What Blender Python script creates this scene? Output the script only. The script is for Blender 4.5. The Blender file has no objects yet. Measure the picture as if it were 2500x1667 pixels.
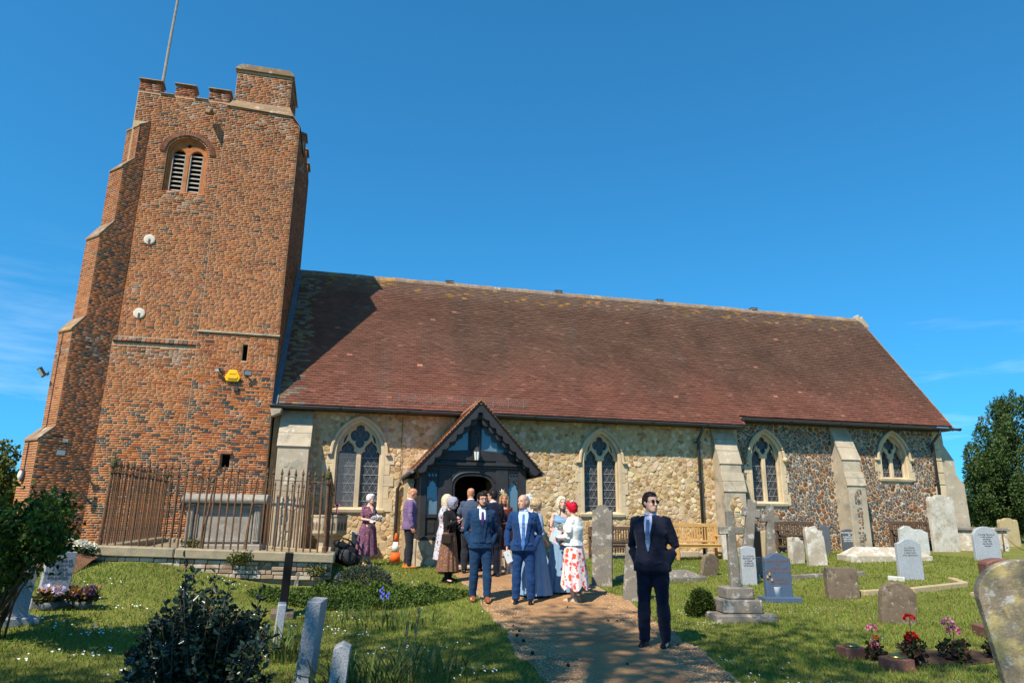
import bpy, bmesh, math, random
import numpy as np
from mathutils import Vector, Matrix, noise as mnoise
from mathutils.geometry import delaunay_2d_cdt
from mathutils.bvhtree import BVHTree
random.seed(7); rng = np.random.default_rng(7)
scene = bpy.context.scene; COL = scene.collection
rad = math.radians
# ---------------------------------------------------------------- camera
F = 1667.0                                     # focal length in pixels of a 2500 px wide frame (24 mm lens)
YAW, PIT, ROL, CAMH = rad(13.44), rad(14.24), rad(0.67), 1.53
FW = np.array([math.sin(YAW)*math.cos(PIT), math.cos(YAW)*math.cos(PIT), math.sin(PIT)])
_r = np.array([math.cos(YAW), -math.sin(YAW), 0.0]); _u = np.cross(_r, FW)
RT = math.cos(ROL)*_r + math.sin(ROL)*_u; UP = -math.sin(ROL)*_r + math.cos(ROL)*_u
CAM = np.array([0, 0, CAMH])
cd = bpy.data.cameras.new('camera'); cam = bpy.data.objects.new('camera', cd); COL.objects.link(cam)
cd.sensor_width = 36; cd.lens = 36*F/2500; cd.clip_end = 3000; cd.clip_start = .05
cam.matrix_world = Matrix(((RT[0], UP[0], -FW[0], 0), (RT[1], UP[1], -FW[1], 0), (RT[2], UP[2], -FW[2], CAMH), (0, 0, 0, 1)))
scene.camera = cam
# ---------------------------------------------------------------- sky, sun, exposure
AZ, EL = rad(45.0), rad(51.0)                  # sun stands behind the camera to the left, AZ off the church wall's normal
world = bpy.data.worlds.new('World'); scene.world = world; world.use_nodes = True
wn = world.node_tree.nodes; wl = world.node_tree.links
bg = wn['Background']; bg.inputs[1].default_value = 0.145
sky = wn.new('ShaderNodeTexSky'); sky.sky_type = 'NISHITA'; sky.sun_disc = False
sky.sun_elevation = EL; sky.sun_rotation = rad(225); sky.altitude = 1200; sky.air_density = 1.0; sky.dust_density = 0; sky.ozone_density = 8
tc = wn.new('ShaderNodeTexCoord'); mp = wn.new('ShaderNodeMapping'); mp.inputs['Scale'].default_value = (1.2, 1.2, 9)
mp.inputs['Rotation'].default_value = (rad(4), rad(-7), rad(20))
nz = wn.new('ShaderNodeTexNoise'); nz.inputs['Scale'].default_value = 2.2; nz.inputs['Detail'].default_value = 7; nz.inputs['Roughness'].default_value = .62
cr = wn.new('ShaderNodeValToRGB'); cr.color_ramp.elements[0].position = .56; cr.color_ramp.elements[1].position = .92
sx = wn.new('ShaderNodeSeparateXYZ'); mr = wn.new('ShaderNodeMapRange'); mr.inputs['From Min'].default_value = .02; mr.inputs['From Max'].default_value = .34
mr.inputs['To Min'].default_value = .5; mr.inputs['To Max'].default_value = .0
mm = wn.new('ShaderNodeMath'); mm.operation = 'MULTIPLY'; mx = wn.new('ShaderNodeMixRGB'); mx.inputs['Color2'].default_value = (7.5, 8.0, 8.6, 1)
wl.new(tc.outputs['Generated'], mp.inputs[0]); wl.new(mp.outputs[0], nz.inputs['Vector']); wl.new(nz.outputs[0], cr.inputs[0])
wl.new(tc.outputs['Generated'], sx.inputs[0]); wl.new(sx.outputs['Z'], mr.inputs['Value']); wl.new(cr.outputs[0], mm.inputs[0]); wl.new(mr.outputs[0], mm.inputs[1])
hs = wn.new('ShaderNodeHueSaturation'); hs.inputs['Saturation'].default_value = 1.10; hs.inputs['Value'].default_value = 1.0
sm = wn.new('ShaderNodeMapping'); sm.inputs['Scale'].default_value = (1, 1, .78); sm.inputs['Location'].default_value = (0, 0, .14); sv_ = wn.new('ShaderNodeVectorMath'); sv_.operation = 'NORMALIZE'
wl.new(tc.outputs['Generated'], sm.inputs[0]); wl.new(sm.outputs[0], sv_.inputs[0]); wl.new(sv_.outputs[0], sky.inputs['Vector'])
wl.new(sky.outputs[0], hs.inputs['Color']); wl.new(mm.outputs[0], mx.inputs['Fac']); tn = wn.new('ShaderNodeMixRGB'); tn.blend_type = 'MULTIPLY'; tn.inputs['Fac'].default_value = 1; tn.inputs['Color2'].default_value = (.48, 1.10, 1.0, 1); wl.new(hs.outputs[0], tn.inputs['Color1']); wl.new(tn.outputs[0], mx.inputs['Color1']); wl.new(mx.outputs[0], bg.inputs[0])
SUN = Vector((math.sin(AZ)*math.cos(EL), math.cos(AZ)*math.cos(EL), -math.sin(EL)))   # the way the light travels
sl = bpy.data.lights.new('sun', 'SUN'); sl.energy = 4.8; sl.angle = rad(.53); sl.color = (1, .91, .77)
so = bpy.data.objects.new('sun', sl); COL.objects.link(so); so.rotation_euler = SUN.to_track_quat('-Z', 'Y').to_euler(); so.location = (-20, -20, 30)
vs = scene.view_settings; vs.view_transform = 'Standard'; vs.look = 'None'; vs.gamma = 1; vs.use_curve_mapping = False; vs.exposure = 0.62
cy = scene.cycles; cy.max_bounces = 6; cy.diffuse_bounces = 3; cy.glossy_bounces = 3; cy.transmission_bounces = 4; cy.transparent_max_bounces = 6; cy.use_denoising = True
# ---------------------------------------------------------------- picture point -> place
def ray(x, y): return FW + RT*(x-1250)/F - UP*(y-833.5)/F
def atY(x, y, Y): d = ray(x, y); return CAM + d*(Y/d[1])
def atD(x, y, D): return CAM + ray(x, y)*D
def depth(p): return float((np.array(p)-CAM) @ FW)
def ss(t): t = np.clip(t, 0, 1); return t*t*(3-2*t)
def ground(x, y):
    x = np.asarray(x, float); y = np.asarray(y, float)
    c = (.33+.24*ss((x-8)/8))*ss((y-9.0)/8.0)
    l = .10+.55*ss((y-6.0)/9.0)
    z = c + (l-c)*ss((-x-.6)/3.0)
    z = z + .03*np.sin(x*.9+1.3)*np.sin(y*.8+.4) + .012*np.sin(x*2.3)*np.cos(y*2.9)
    f = ss((y-40)/60)
    return z*(1-f) + f*.2
def G(px, py):
    d = ray(px, py); t = 2.0
    for i in range(900):
        p = CAM+d*t
        if p[2] <= float(ground(p[0], p[1])): break
        t += .03
    return np.array([p[0], p[1], float(ground(p[0], p[1]))])
def gz(x, y): return float(ground(x, y))
# ---------------------------------------------------------------- objects
def link(o, parent=None):
    COL.objects.link(o)
    if parent is not None: o.parent = parent
    return o
def tag(o, label=None, cat=None, group=None, kind=None):
    if label: o['label'] = label
    if cat: o['category'] = cat
    if group: o['group'] = group
    if kind: o['kind'] = kind
    return o
def thing(name, label, cat, loc=(0, 0, 0), rz=0, group=None):
    o = bpy.data.objects.new(name, None); o.empty_display_size = .1; link(o); o.location = loc; o.rotation_euler = (0, 0, rz)
    return tag(o, label, cat, group)
def mesh_np(name, V, Fc, mat, parent=None, col=None, smooth=False, loc=None):
    """V (n,3), Fc (m,k) all faces alike or a list of index lists"""
    me = bpy.data.meshes.new(name); V = np.asarray(V, np.float32)
    if isinstance(Fc, np.ndarray):
        m, k = Fc.shape
        me.vertices.add(len(V)); me.vertices.foreach_set('co', V.ravel())
        me.loops.add(m*k); me.loops.foreach_set('vertex_index', Fc.astype(np.int32).ravel())
        me.polygons.add(m); me.polygons.foreach_set('loop_start', np.arange(0, m*k, k, dtype=np.int32))
        me.polygons.foreach_set('loop_total', np.full(m, k, np.int32)); me.update(calc_edges=True)
    else:
        me.from_pydata([tuple(map(float, v)) for v in V], [], [list(map(int, f)) for f in Fc])
    if col is not None:
        a = me.color_attributes.new('col', 'FLOAT_COLOR', 'POINT'); c = np.ones((len(V), 4), np.float32); c[:, :3] = np.asarray(col)[:, :3]; a.data.foreach_set('color', c.ravel())
    if smooth: me.polygons.foreach_set('use_smooth', np.ones(len(me.polygons), bool))
    if mat: me.materials.append(mat)
    o = bpy.data.objects.new(name, me); link(o, parent)
    if loc is not None: o.location = loc
    return o
class MB:
    def __init__(s): s.v = []; s.f = []
    def add(s, V, Fc):
        b = len(s.v); s.v += [tuple(p) for p in V]; s.f += [[i+b for i in f] for f in Fc]; return s
    def box(s, c, d, M=None, tap=1.0):
        x, y, z = d[0]/2, d[1]/2, d[2]/2; V = []
        for k in (-1, 1):
            t = tap if k > 0 else 1
            V += [(-x*t, -y*t, k*z), (x*t, -y*t, k*z), (x*t, y*t, k*z), (-x*t, y*t, k*z)]
        if M is not None: V = [M @ Vector(p) for p in V]
        V = [(p[0]+c[0], p[1]+c[1], p[2]+c[2]) for p in V]
        return s.add(V, [(3, 2, 1, 0), (4, 5, 6, 7), (0, 1, 5, 4), (1, 2, 6, 5), (2, 3, 7, 6), (3, 0, 4, 7)])
    def b2(s, x0, x1, y0, y1, z0, z1): return s.box(((x0+x1)/2, (y0+y1)/2, (z0+z1)/2), (x1-x0, y1-y0, z1-z0))
    def tube(s, pts, r, n=8, cap=True, flat=None):
        pts = [Vector(p) for p in pts]; R = r if hasattr(r, '__len__') else [r]*len(pts); V = []; up = Vector((0, 0, 1))
        for i, p in enumerate(pts):
            t = (pts[min(i+1, len(pts)-1)]-pts[max(i-1, 0)]).normalized()
            a = t.cross(up if abs(t.z) < .95 else Vector((0, 1, 0))).normalized(); b = t.cross(a)
            for k in range(n):
                th = 2*math.pi*k/n; V.append(p+(a*math.cos(th)+b*math.sin(th)*(flat or 1))*R[i])
        Fc = [(i*n+k, i*n+(k+1) % n, (i+1)*n+(k+1) % n, (i+1)*n+k) for i in range(len(pts)-1) for k in range(n)]
        if cap: Fc += [list(range(n))[::-1], [(len(pts)-1)*n+k for k in range(n)]]
        return s.add(V, Fc)
    def lathe(s, prof, c=(0, 0, 0), n=16, M=None):
        V = [Vector((r*math.cos(2*math.pi*k/n), r*math.sin(2*math.pi*k/n), z)) for r, z in prof for k in range(n)]
        if M is not None: V = [M @ p for p in V]
        V = [p+Vector(c) for p in V]
        Fc = [(i*n+k, i*n+(k+1) % n, (i+1)*n+(k+1) % n, (i+1)*n+k) for i in range(len(prof)-1) for k in range(n)]
        Fc += [list(range(n))[::-1], [(len(prof)-1)*n+k for k in range(n)]]
        return s.add(V, Fc)
    def prism(s, poly, ext, M=None):
        """poly: 2D points (x,z) front outline; ext: (y0,y1)"""
        n = len(poly); V = [Vector((p[0], ext[0], p[1])) for p in poly]+[Vector((p[0], ext[1], p[1])) for p in poly]
        if M is not None: V = [M @ p for p in V]
        return s.add(V, [list(range(n)), list(range(2*n-1, n-1, -1))]+[((i+1) % n, i, n+i, n+(i+1) % n) for i in range(n)])
    def build(s, name, mat, parent=None, bevel=0, smooth=False, loc=None, col=None, rough=0):
        me = bpy.data.meshes.new(name); me.from_pydata([tuple(map(float, p)) for p in s.v], [], s.f)
        if bevel or rough:
            bm = bmesh.new(); bm.from_mesh(me)
            bmesh.ops.remove_doubles(bm, verts=bm.verts, dist=1e-6) if rough else None
            if bevel:
                ed = [e for e in bm.edges if len(e.link_faces) == 2 and e.calc_face_angle(0) > .4]
                bmesh.ops.bevel(bm, geom=ed, offset=bevel, segments=1, affect='EDGES', clamp_overlap=True)
            if rough:
                for v in bm.verts: v.co += Vector((mnoise.noise(v.co*9), mnoise.noise(v.co*9+Vector((7, 1, 3))), mnoise.noise(v.co*9+Vector((2, 9, 5)))))*rough
            bm.to_mesh(me); bm.free()
        bm = bmesh.new(); bm.from_mesh(me); bmesh.ops.recalc_face_normals(bm, faces=bm.faces); bm.to_mesh(me); bm.free()
        if smooth: me.polygons.foreach_set('use_smooth', np.ones(len(me.polygons), bool))
        if mat: me.materials.append(mat)
        o = bpy.data.objects.new(name, me); link(o, parent)
        if loc is not None: o.location = loc
        return o
def copy_tree(o, parent=None):
    c = o.copy(); COL.objects.link(c); c.parent = parent
    for ch in list(o.children): copy_tree(ch, c)
    return c
def plate(name, outline, holes, y0, y1, mat, parent=None, bevel=0, smooth=False):
    """flat plate of outline (x,z) with holes, from y0 (front) back to y1"""
    cu = bpy.data.curves.new(name, 'CURVE'); cu.dimensions = '2D'; cu.fill_mode = 'BOTH'; cu.extrude = (y1-y0)/2-bevel; cu.bevel_depth = bevel; cu.bevel_resolution = 0; cu.offset = -bevel
    for L in [outline]+holes:
        sp = cu.splines.new('POLY'); sp.points.add(len(L)-1); sp.use_cyclic_u = True
        for p, q in zip(sp.points, L): p.co = (q[0], q[1], 0, 1)
    t = bpy.data.objects.new(name, cu); me = bpy.data.meshes.new_from_object(t); bpy.data.objects.remove(t); bpy.data.curves.remove(cu)
    n = len(me.vertices); co = np.zeros(n*3, np.float32); me.vertices.foreach_get('co', co); co = co.reshape(n, 3)
    w = np.stack([co[:, 0], (y0+y1)/2-co[:, 2], co[:, 1]], 1); me.vertices.foreach_set('co', w.ravel()); me.materials.clear(); me.update()
    me.polygons.foreach_set('use_smooth', np.zeros(len(me.polygons), bool))
    if mat: me.materials.append(mat)
    o = bpy.data.objects.new(name, me); link(o, parent); return o
# ---------------------------------------------------------------- materials
def nd(nt, t, **kw):
    n = nt.nodes.new(t)
    for k, v in kw.items(): setattr(n, k, v)
    return n
def mat(name, base, rough=.8, var=.25, vs_=2.5, bump=.3, bs=40, src=None, stains=(), metal=0, spec=.15, dist=.01, sheen=0, fine=0, trans=0, coat=0):
    """procedural surface: base colour (or a colour attribute / the object's colour), broad tone changes, shaped stains, relief"""
    m = bpy.data.materials.new(name); m.use_nodes = True; nt = m.node_tree; B = nt.nodes['Principled BSDF']; L = nt.links.new
    tcn = nd(nt, 'ShaderNodeTexCoord'); co = tcn.outputs['Object']
    if src == 'attr': a = nd(nt, 'ShaderNodeAttribute', attribute_name='col'); c = a.outputs['Color']
    elif src == 'obj': a = nd(nt, 'ShaderNodeObjectInfo'); c = a.outputs['Color']
    else: a = nd(nt, 'ShaderNodeRGB'); a.outputs[0].default_value = (*base, 1); c = a.outputs[0]
    if src == 'obj': g = nd(nt, 'ShaderNodeNewGeometry'); co = g.outputs['Position']
    def tex(scale, det=5, ro=.6):
        n = nd(nt, 'ShaderNodeTexNoise'); n.inputs['Scale'].default_value = scale; n.inputs['Detail'].default_value = det; n.inputs['Roughness'].default_value = ro; L(co, n.inputs['Vector']); return n.outputs[0]
    def vary(c, scale, amt, det=5):
        mrn = nd(nt, 'ShaderNodeMapRange'); L(tex(scale, det), mrn.inputs['Value']); mrn.inputs['From Min'].default_value = .25; mrn.inputs['From Max'].default_value = .75; mrn.inputs['To Min'].default_value = 1-amt; mrn.inputs['To Max'].default_value = 1+amt
        mx = nd(nt, 'ShaderNodeVectorMath', operation='SCALE'); L(c, mx.inputs[0]); L(mrn.outputs[0], mx.inputs['Scale']); return mx.outputs[0]
    if var: c = vary(c, vs_, var)
    if fine: c = vary(c, bs*1.3, fine, 3)
    for sc, scale, lo, hi, amt in stains:
        r = nd(nt, 'ShaderNodeMapRange'); L(tex(scale, 6, .68), r.inputs['Value']); r.inputs['From Min'].default_value = lo; r.inputs['From Max'].default_value = hi; r.inputs['To Max'].default_value = amt
        x = nd(nt, 'ShaderNodeMixRGB'); x.inputs['Color2'].default_value = (*sc, 1); L(r.outputs[0], x.inputs['Fac']); L(c, x.inputs['Color1']); c = x.outputs[0]
    L(c, B.inputs['Base Color']); B.inputs['Roughness'].default_value = rough; B.inputs['Metallic'].default_value = metal; B.inputs['Specular IOR Level'].default_value = spec
    if sheen: B.inputs['Sheen Weight'].default_value = sheen
    if coat: B.inputs['Coat Weight'].default_value = coat
    if trans: B.inputs['Subsurface Weight'].default_value = trans; B.inputs['Subsurface Radius'].default_value = (.02, .03, .01)
    if bump:
        b = nd(nt, 'ShaderNodeBump'); b.inputs['Strength'].default_value = bump; b.inputs['Distance'].default_value = dist; L(tex(bs, 4), b.inputs['Height']); L(b.outputs[0], B.inputs['Normal'])
    return m
LICH = ((.62, .34, .05), 5, .60, .68, .8); WHITE = ((.62, .6, .55), 4, .58, .68, .6); GREY = ((.16, .15, .13), 2.2, .52, .68, .7); MOSS = ((.10, .11, .03), 3, .55, .68, .7)
M = {}
M['mortar'] = mat('mortar', (.46, .33, .20), .95, .2, 1.5, .5, 60)
M['brick'] = mat('brick_face', None, .9, .22, 1.1, .5, 70, 'attr', stains=(((.5, .47, .43), 2.3, .63, .72, .55),), fine=.12)
M['brick1'] = mat('brick_face_single', None, .9, .22, 1.1, .5, 70, 'obj', stains=(((.5, .47, .43), 2.3, .63, .72, .55),), fine=.12)
M['tile'] = mat('roof_tile', None, .85, .22, .8, .3, 60, 'attr', fine=.1)
M['tile1'] = mat('roof_tile_single', None, .85, .22, .8, .3, 60, 'obj', fine=.1)
M['stone'] = mat('rubble_stone', None, .9, .2, 3, .6, 45, 'attr', fine=.14)
M['flint'] = mat('knapped_flint', None, .55, .25, 14, .6, 60, 'attr', fine=.2)
M['ashlar'] = mat('dressed_limestone', (.56, .44, .28), .85, .16, 1.6, .25, 50, stains=(((.36, .25, .13), 1.8, .52, .72, .6), ((.30, .27, .22), 5, .57, .7, .5)), fine=.08)
M['ashlar_old'] = mat('weathered_limestone', (.42, .35, .25), .9, .2, 1.6, .4, 40, stains=(GREY, WHITE, ((.6, .32, .06), 9, .67, .72, .8)), fine=.1)
M['coping'] = mat('lichened_coping', (.25, .165, .10), .92, .25, 2, .5, 40, stains=(((.44, .25, .06), 2.6, .56, .68, .7), WHITE, ((.12, .1, .08), 5, .56, .7, .6)), fine=.12)
M['timber'] = mat('black_painted_timber', (.022, .021, .021), .55, .3, 6, .35, 60, spec=.45)
M['timber_dk_shade'] = mat('dark_boards_and_shade', (.015, .012, .010), .8, .3, 6, .3, 50)  # porch boards; also the shade painted onto the inner arch
M['iron'] = mat('rusty_iron', (.13, .075, .045), .85, .35, 9, .4, 80, stains=(((.30, .12, .04), 7, .5, .62, .8), ((.05, .04, .035), 12, .55, .66, .7)))
M['gutter'] = mat('black_gutter', (.045, .046, .05), .38, .15, 4, .08, 30, spec=.5)
M['lead'] = mat('lead_flashing', (.16, .17, .19), .6, .2, 4, .2, 30)
M['came'] = mat('lead_came', (.30, .31, .32), .5, .1, 6, 0)
M['glass'] = mat('leaded_glass', (.045, .045, .045), .3, .5, 7, .5, 12, spec=.4, dist=.03)
M['glass_sky'] = mat('porch_glass', (.10, .17, .22), .1, .1, 3, .05, 4, spec=.8)
M['white'] = mat('white_paint', (.78, .77, .74), .5, .06, 4, .05, 30)
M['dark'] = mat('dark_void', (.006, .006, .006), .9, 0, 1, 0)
# ================================================================= the church
church = thing('church', 'old village church with red brick tower, long tiled roof and black timber porch', 'church', (0, 19.5, .33))
church.location = (0, 0, 0)
BR = {'o': (.49, .16, .05), 'r': (.40, .125, .048), 'b': (.32, .105, .048), 'd': (.21, .088, .05), 'k': (.085, .066, .06)}
allb = []                                        # every brick: centre, u, n, half sizes, colour
def lichen(x, z):
    n = mnoise.noise(Vector((x*1.7, z*1.3, 5)))*.5+.5; a = .55*math.exp(-((z-5.5)/.28)**2)*(x < -4.05)+.5*math.exp(-((z-9.95)/.28)**2)*math.exp(-((x+4.95)/.6)**2)+.30*ss((z-12.2)/.8)+.25*math.exp(-((z-12.4)/.5)**2)*(x > -4.05)
    return float(a*ss((n-.28)/.35))
def brick_face(O, u, n, spans, z0, z1, tone, course=.057, diaper=None, seed=0):
    """courses of bricks on a vertical face; spans(z) gives the free stretches along u"""
    r = np.random.default_rng(seed); O = np.array(O, float); u = np.array(u, float); n = np.array(n, float); k = 0; z = z0
    while z+course*.9 < z1:
        zc = z+course/2
        for a, b in spans(zc):
            s = a; head = (k % 2 == 0); first = True
            while s < b-.02:
                w = (.115 if head else .228)*r.uniform(.93, 1.07)
                if first: w *= (.5+.5*((k*.37) % 1)); first = False
                if r.random() < .22: head = not head
                e = min(s+w, b)
                if b-e < .05: e = b
                L = e-s-.011
                if L > .02:
                    p = O+u*((s+e)/2); p[2] = zc+r.normal()*.0012
                    t = tone(zc, (s+e)/2); q = r.random(); c = 'o' if q < t[0] else 'r' if q < t[1] else 'b' if q < t[2] else 'd' if q < t[3] else 'k'
                    if diaper and diaper(s, e, zc) and (L < .2 or r.random() < .35): c = 'k'
                    cc = np.array(BR[c])*(.90-.14*min(max((zc-6)/5, 0), 1))*r.uniform(.9, 1.1)*np.array([1, r.uniform(.95, 1.07), r.uniform(.92, 1.1)])
                    lk = lichen(p[0], zc)
                    if r.random() < lk: cc = cc*.45+np.array((.40, .36, .31))*.55*r.uniform(.6, 1.2)
                    elif r.random() < lk*1.2: cc = cc*.5
                    allb.append((p, u, n, L/2, (course-.0115)/2*r.uniform(.93, 1.03), r.uniform(.004, .008), cc, head and not (L > .2)))
                s = e; head = (k % 2 == 0) if r.random() < .6 else not head
        z += course; k += 1
lo_t = lambda z, s: (.60, .91, .975, .996)          # orange lower stage
hi_t = lambda z, s: (.34, .79, .95, .99)
def tone(z, s):
    f = min(max((z-5)/6, 0), 1); g = .5+.5*math.sin(s*2.1+z*1.7)*math.sin(z*.9+s)
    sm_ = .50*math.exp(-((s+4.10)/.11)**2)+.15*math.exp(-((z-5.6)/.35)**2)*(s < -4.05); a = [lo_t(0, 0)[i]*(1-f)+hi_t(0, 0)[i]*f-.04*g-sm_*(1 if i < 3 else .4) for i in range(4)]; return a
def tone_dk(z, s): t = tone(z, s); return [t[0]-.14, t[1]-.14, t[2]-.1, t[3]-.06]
ZS1, ZS2 = 5.87, 6.19
# cores (mortar) of the tower
tw = MB(); tw.b2(-6.5, -4.0, 19.22, 23.8, 0, ZS1); tw.b2(-6.5, -4.0, 19.56, 23.8, ZS1, 13.2)
tw.b2(-4.05, -2.0, 19.32, 23.8, 0, ZS2); tw.b2(-4.05, -2.0, 19.15, 23.8, ZS2, 12.63)
tw.b2(-4.02, -2.0, 21.0, 23.8, 12.63, 13.2)
tw.prism([(-4.05, 12.63), (-2.0, 12.63), (-2.38, 13.05), (-3.97, 13.05)], (19.15, 21.2))
tw.b2(-3.95, -2.38, 19.42, 21.0, 13.05, 14.45)
wall_t = None
BX = -6.05; S2 = math.sqrt(.5)
stages = [(12.02, .28), (10.62, .55), (8.5, .84), (5.9, 1.10), (3.14, 1.41)]   # top of each face, reach from the wall
tops = [12.26, 11.0, 9.0, 6.3, 3.47]
Mb = Matrix(((S2, S2, 0, BX), (-S2, S2, 0, 19.3), (0, 0, 1, 0), (0, 0, 0, 1)))  # buttress frame: y runs into the tower, x runs to the right side
TB = .65
def bprof():
    P = []
    prev = 0.0
    for (zt, d), tp in zip(stages, tops):
        P.append((prev, tp)); P.append((d, zt)); prev = d
    P.append((prev, -.3)); return P
pf = bprof()
V = [Mb @ Vector((xx, -d, z)) for xx in (0, -TB) for d, z in pf]+[Mb @ Vector((xx, 1.2, z)) for xx in (0, -TB) for z in (pf[0][1], -.3)]
n_ = len(pf); A = list(range(n_)); B_ = [i+n_ for i in A]
Fc = [A+[2*n_+1, 2*n_], (B_+[2*n_+3, 2*n_+2])[::-1]]+[(i+1, i, n_+i, n_+i+1) for i in range(n_-1)]
tw.add(V, Fc)
tower_wall = tw.build('tower_wall', M['mortar'], church); tag(tower_wall, 'red brick tower wall with dark diamond pattern')
# the faces with real openings in them
WC, WA, WZ0, WZS, WAP = -4.98, .54, 10.2, 11.42, 11.93
def tudor(cx, zs, a, rise, n=12):
    L = [(cx+a*math.cos(math.pi/2*i/n)**.75 if i < n else cx, zs+rise*(math.sin(math.pi/2*i/n)*.86+.14*(i/n)**3)) for i in range(n+1)]
    return L+[(2*cx-x, z) for x, z in L[:-1][::-1]]
plate('wall_face', [(-6.5, ZS1), (-4.0, ZS1), (-4.0, 13.2), (-6.5, 13.2)], [[(WC-WA, WZ0), (WC+WA, WZ0)]+tudor(WC, WZS, WA, WAP-WZS)], 19.30, 19.56, M['mortar'], tower_wall)
plate('wall_face', [(-4.05, 0), (-2.0, 0), (-2.0, ZS2), (-4.05, ZS2)], [[(x0, z0), (x1, z0), (x1, z1), (x0, z1)] for x0, x1, z0, z1 in ((-2.9, -2.76, 5.45, 5.91), (-3.12, -2.9, 2.63, 2.97))], 19.07, 19.32, M['mortar'], tower_wall)
def main_spans(z):
    sp = [(-6.06, -4.06)]; cut = []
    if WZ0-.02 < z < WAP:
        h = WA if z < WZS else WA*math.sqrt(max(0, 1-((z-WZS)/(WAP-WZS))**2))**1.0
        if h > .03: cut.append((WC-h, WC+h))
    if z > 12.25: sp = [(-6.49, -4.06)]
    return subtract(sp, cut)
def subtract(sp, cut):
    for c0, c1 in cut:
        o = []
        for a, b in sp:
            if c1 <= a or c0 >= b: o.append((a, b)); continue
            if c0 > a: o.append((a, c0))
            if c1 < b: o.append((c1, b))
        sp = o
    return sp
def tur_spans(z):
    cut = []
    if 5.43 < z < 5.92: cut.append((-2.9, -2.76))
    if 2.62 < z < 2.98: cut.append((-3.12, -2.9))
    return subtract([(-4.05, -2.0)], cut)
def diamonds(c0, P, z0, z1):
    return lambda s, e, z: z0 < z < z1 and any(((c0+sg*(z-z0)-s) % P) < (e-s) for sg in (-1, 1))
diaper_main = diamonds(-5.3, .74, 1.0, 4.3); diaper_tur = diamonds(-3.0, .78, 1.0, 5.0)
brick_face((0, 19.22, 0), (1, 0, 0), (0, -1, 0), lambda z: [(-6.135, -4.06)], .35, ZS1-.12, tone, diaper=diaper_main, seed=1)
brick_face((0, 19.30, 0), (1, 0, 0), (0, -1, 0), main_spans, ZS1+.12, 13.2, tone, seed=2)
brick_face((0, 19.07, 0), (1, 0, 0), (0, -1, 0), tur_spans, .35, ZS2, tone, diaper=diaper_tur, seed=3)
brick_face((0, 19.15, 0), (1, 0, 0), (0, -1, 0), lambda z: [(-4.05, -2.0 if z < 12.6 else -2.0-(z-12.6)*.62)], ZS2+.06, 12.98, tone, seed=4)
brick_face((0, 19.42, 0), (1, 0, 0), (0, -1, 0), lambda z: [(-3.95, -2.38)], 13.4, 14.4, hi_t, seed=5)
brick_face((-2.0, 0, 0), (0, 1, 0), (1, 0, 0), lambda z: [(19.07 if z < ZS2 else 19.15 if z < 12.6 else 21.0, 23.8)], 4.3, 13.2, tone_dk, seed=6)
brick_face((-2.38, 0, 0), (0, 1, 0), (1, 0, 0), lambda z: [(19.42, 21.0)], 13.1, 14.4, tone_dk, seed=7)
ul = Mb.to_3x3() @ Vector((1, 0, 0)); uo = Mb.to_3x3() @ Vector((0, -1, 0))
def reach(z):
    for i, ((zt, d), tp) in enumerate(zip(stages, tops)):
        pd = stages[i-1][1] if i else 0
        if z > tp: return pd
        if z > zt: return pd+(d-pd)*(tp-z)/(tp-zt)
    return stages[-1][1]
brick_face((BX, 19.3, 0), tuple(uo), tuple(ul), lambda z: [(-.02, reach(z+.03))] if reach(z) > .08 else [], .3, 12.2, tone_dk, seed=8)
for i, (zt, d) in enumerate(stages):
    c = Mb @ Vector((0, -d, 0)); zb = tops[i+1] if i < 4 else .1
    brick_face((c.x, c.y, 0), tuple(-ul), tuple(uo), lambda z: [(0, TB)], zb, zt, tone, seed=20+i)
# arch ring and recess of the belfry opening
def box_quads(P, U, N, hl, hz, pr, C_, back=.02):
    """all bricks at once -> verts, quads, colours"""
    n = len(P); P = np.array(P); U = np.array(U); N = np.array(N); hl = np.array(hl)[:, None]; hz = np.array(hz)[:, None]; pr = np.array(pr)[:, None]; Z = np.array([[0, 0, 1.0]]); V = []
    ch = .0035
    for (a, b) in ((-1, -1), (1, -1), (1, 1), (-1, 1)): V.append(P+U*hl*a+Z*hz*b-N*back)
    for (a, b) in ((-1, -1), (1, -1), (1, 1), (-1, 1)): V.append(P+U*(hl-ch)*a+Z*(hz-ch)*b+N*pr)
    V = np.stack(V, 1).reshape(-1, 3); q = np.array([(4, 5, 6, 7), (0, 1, 5, 4), (1, 2, 6, 5), (2, 3, 7, 6), (3, 0, 4, 7)])
    Fq = (q[None]+8*np.arange(n)[:, None, None]).reshape(-1, 4); Cc = np.repeat(np.array(C_), 8, 0); return V, Fq, Cc
vis = []
for b in allb:
    v = b[0]-CAM; dd = np.linalg.norm(v); vis.append(-(v @ b[2])/dd*b[3]*b[4]/dd**2 if (b[1][0] != 0 and 1.0 < b[0][2] < 6.2 and b[0][0] > -6.1 and b[0][0] < -4.2 or b[0][2] > 2.4 and b[0][2] < 6) else 0)
order = np.argsort(-np.array(vis)); single = set(order[:300].tolist())
rest = [b for i, b in enumerate(allb) if i not in single]
V, Fq, Cc = box_quads(*[[b[k] for b in rest] for k in (0, 1, 2, 3, 4, 5, 6)])
tag(mesh_np('brickwork', V, Fq, M['brick'], tower_wall, Cc), kind='stuff')
V, Fq, _ = box_quads([np.zeros(3)], [np.array([1., 0, 0])], [np.array([0, -1., 0])], [.5], [.5], [.5], [(1, 1, 1)], .5)
ub = mesh_np('brick', V, Fq, M['brick1'], tower_wall); um = ub.data; first = True
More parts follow.
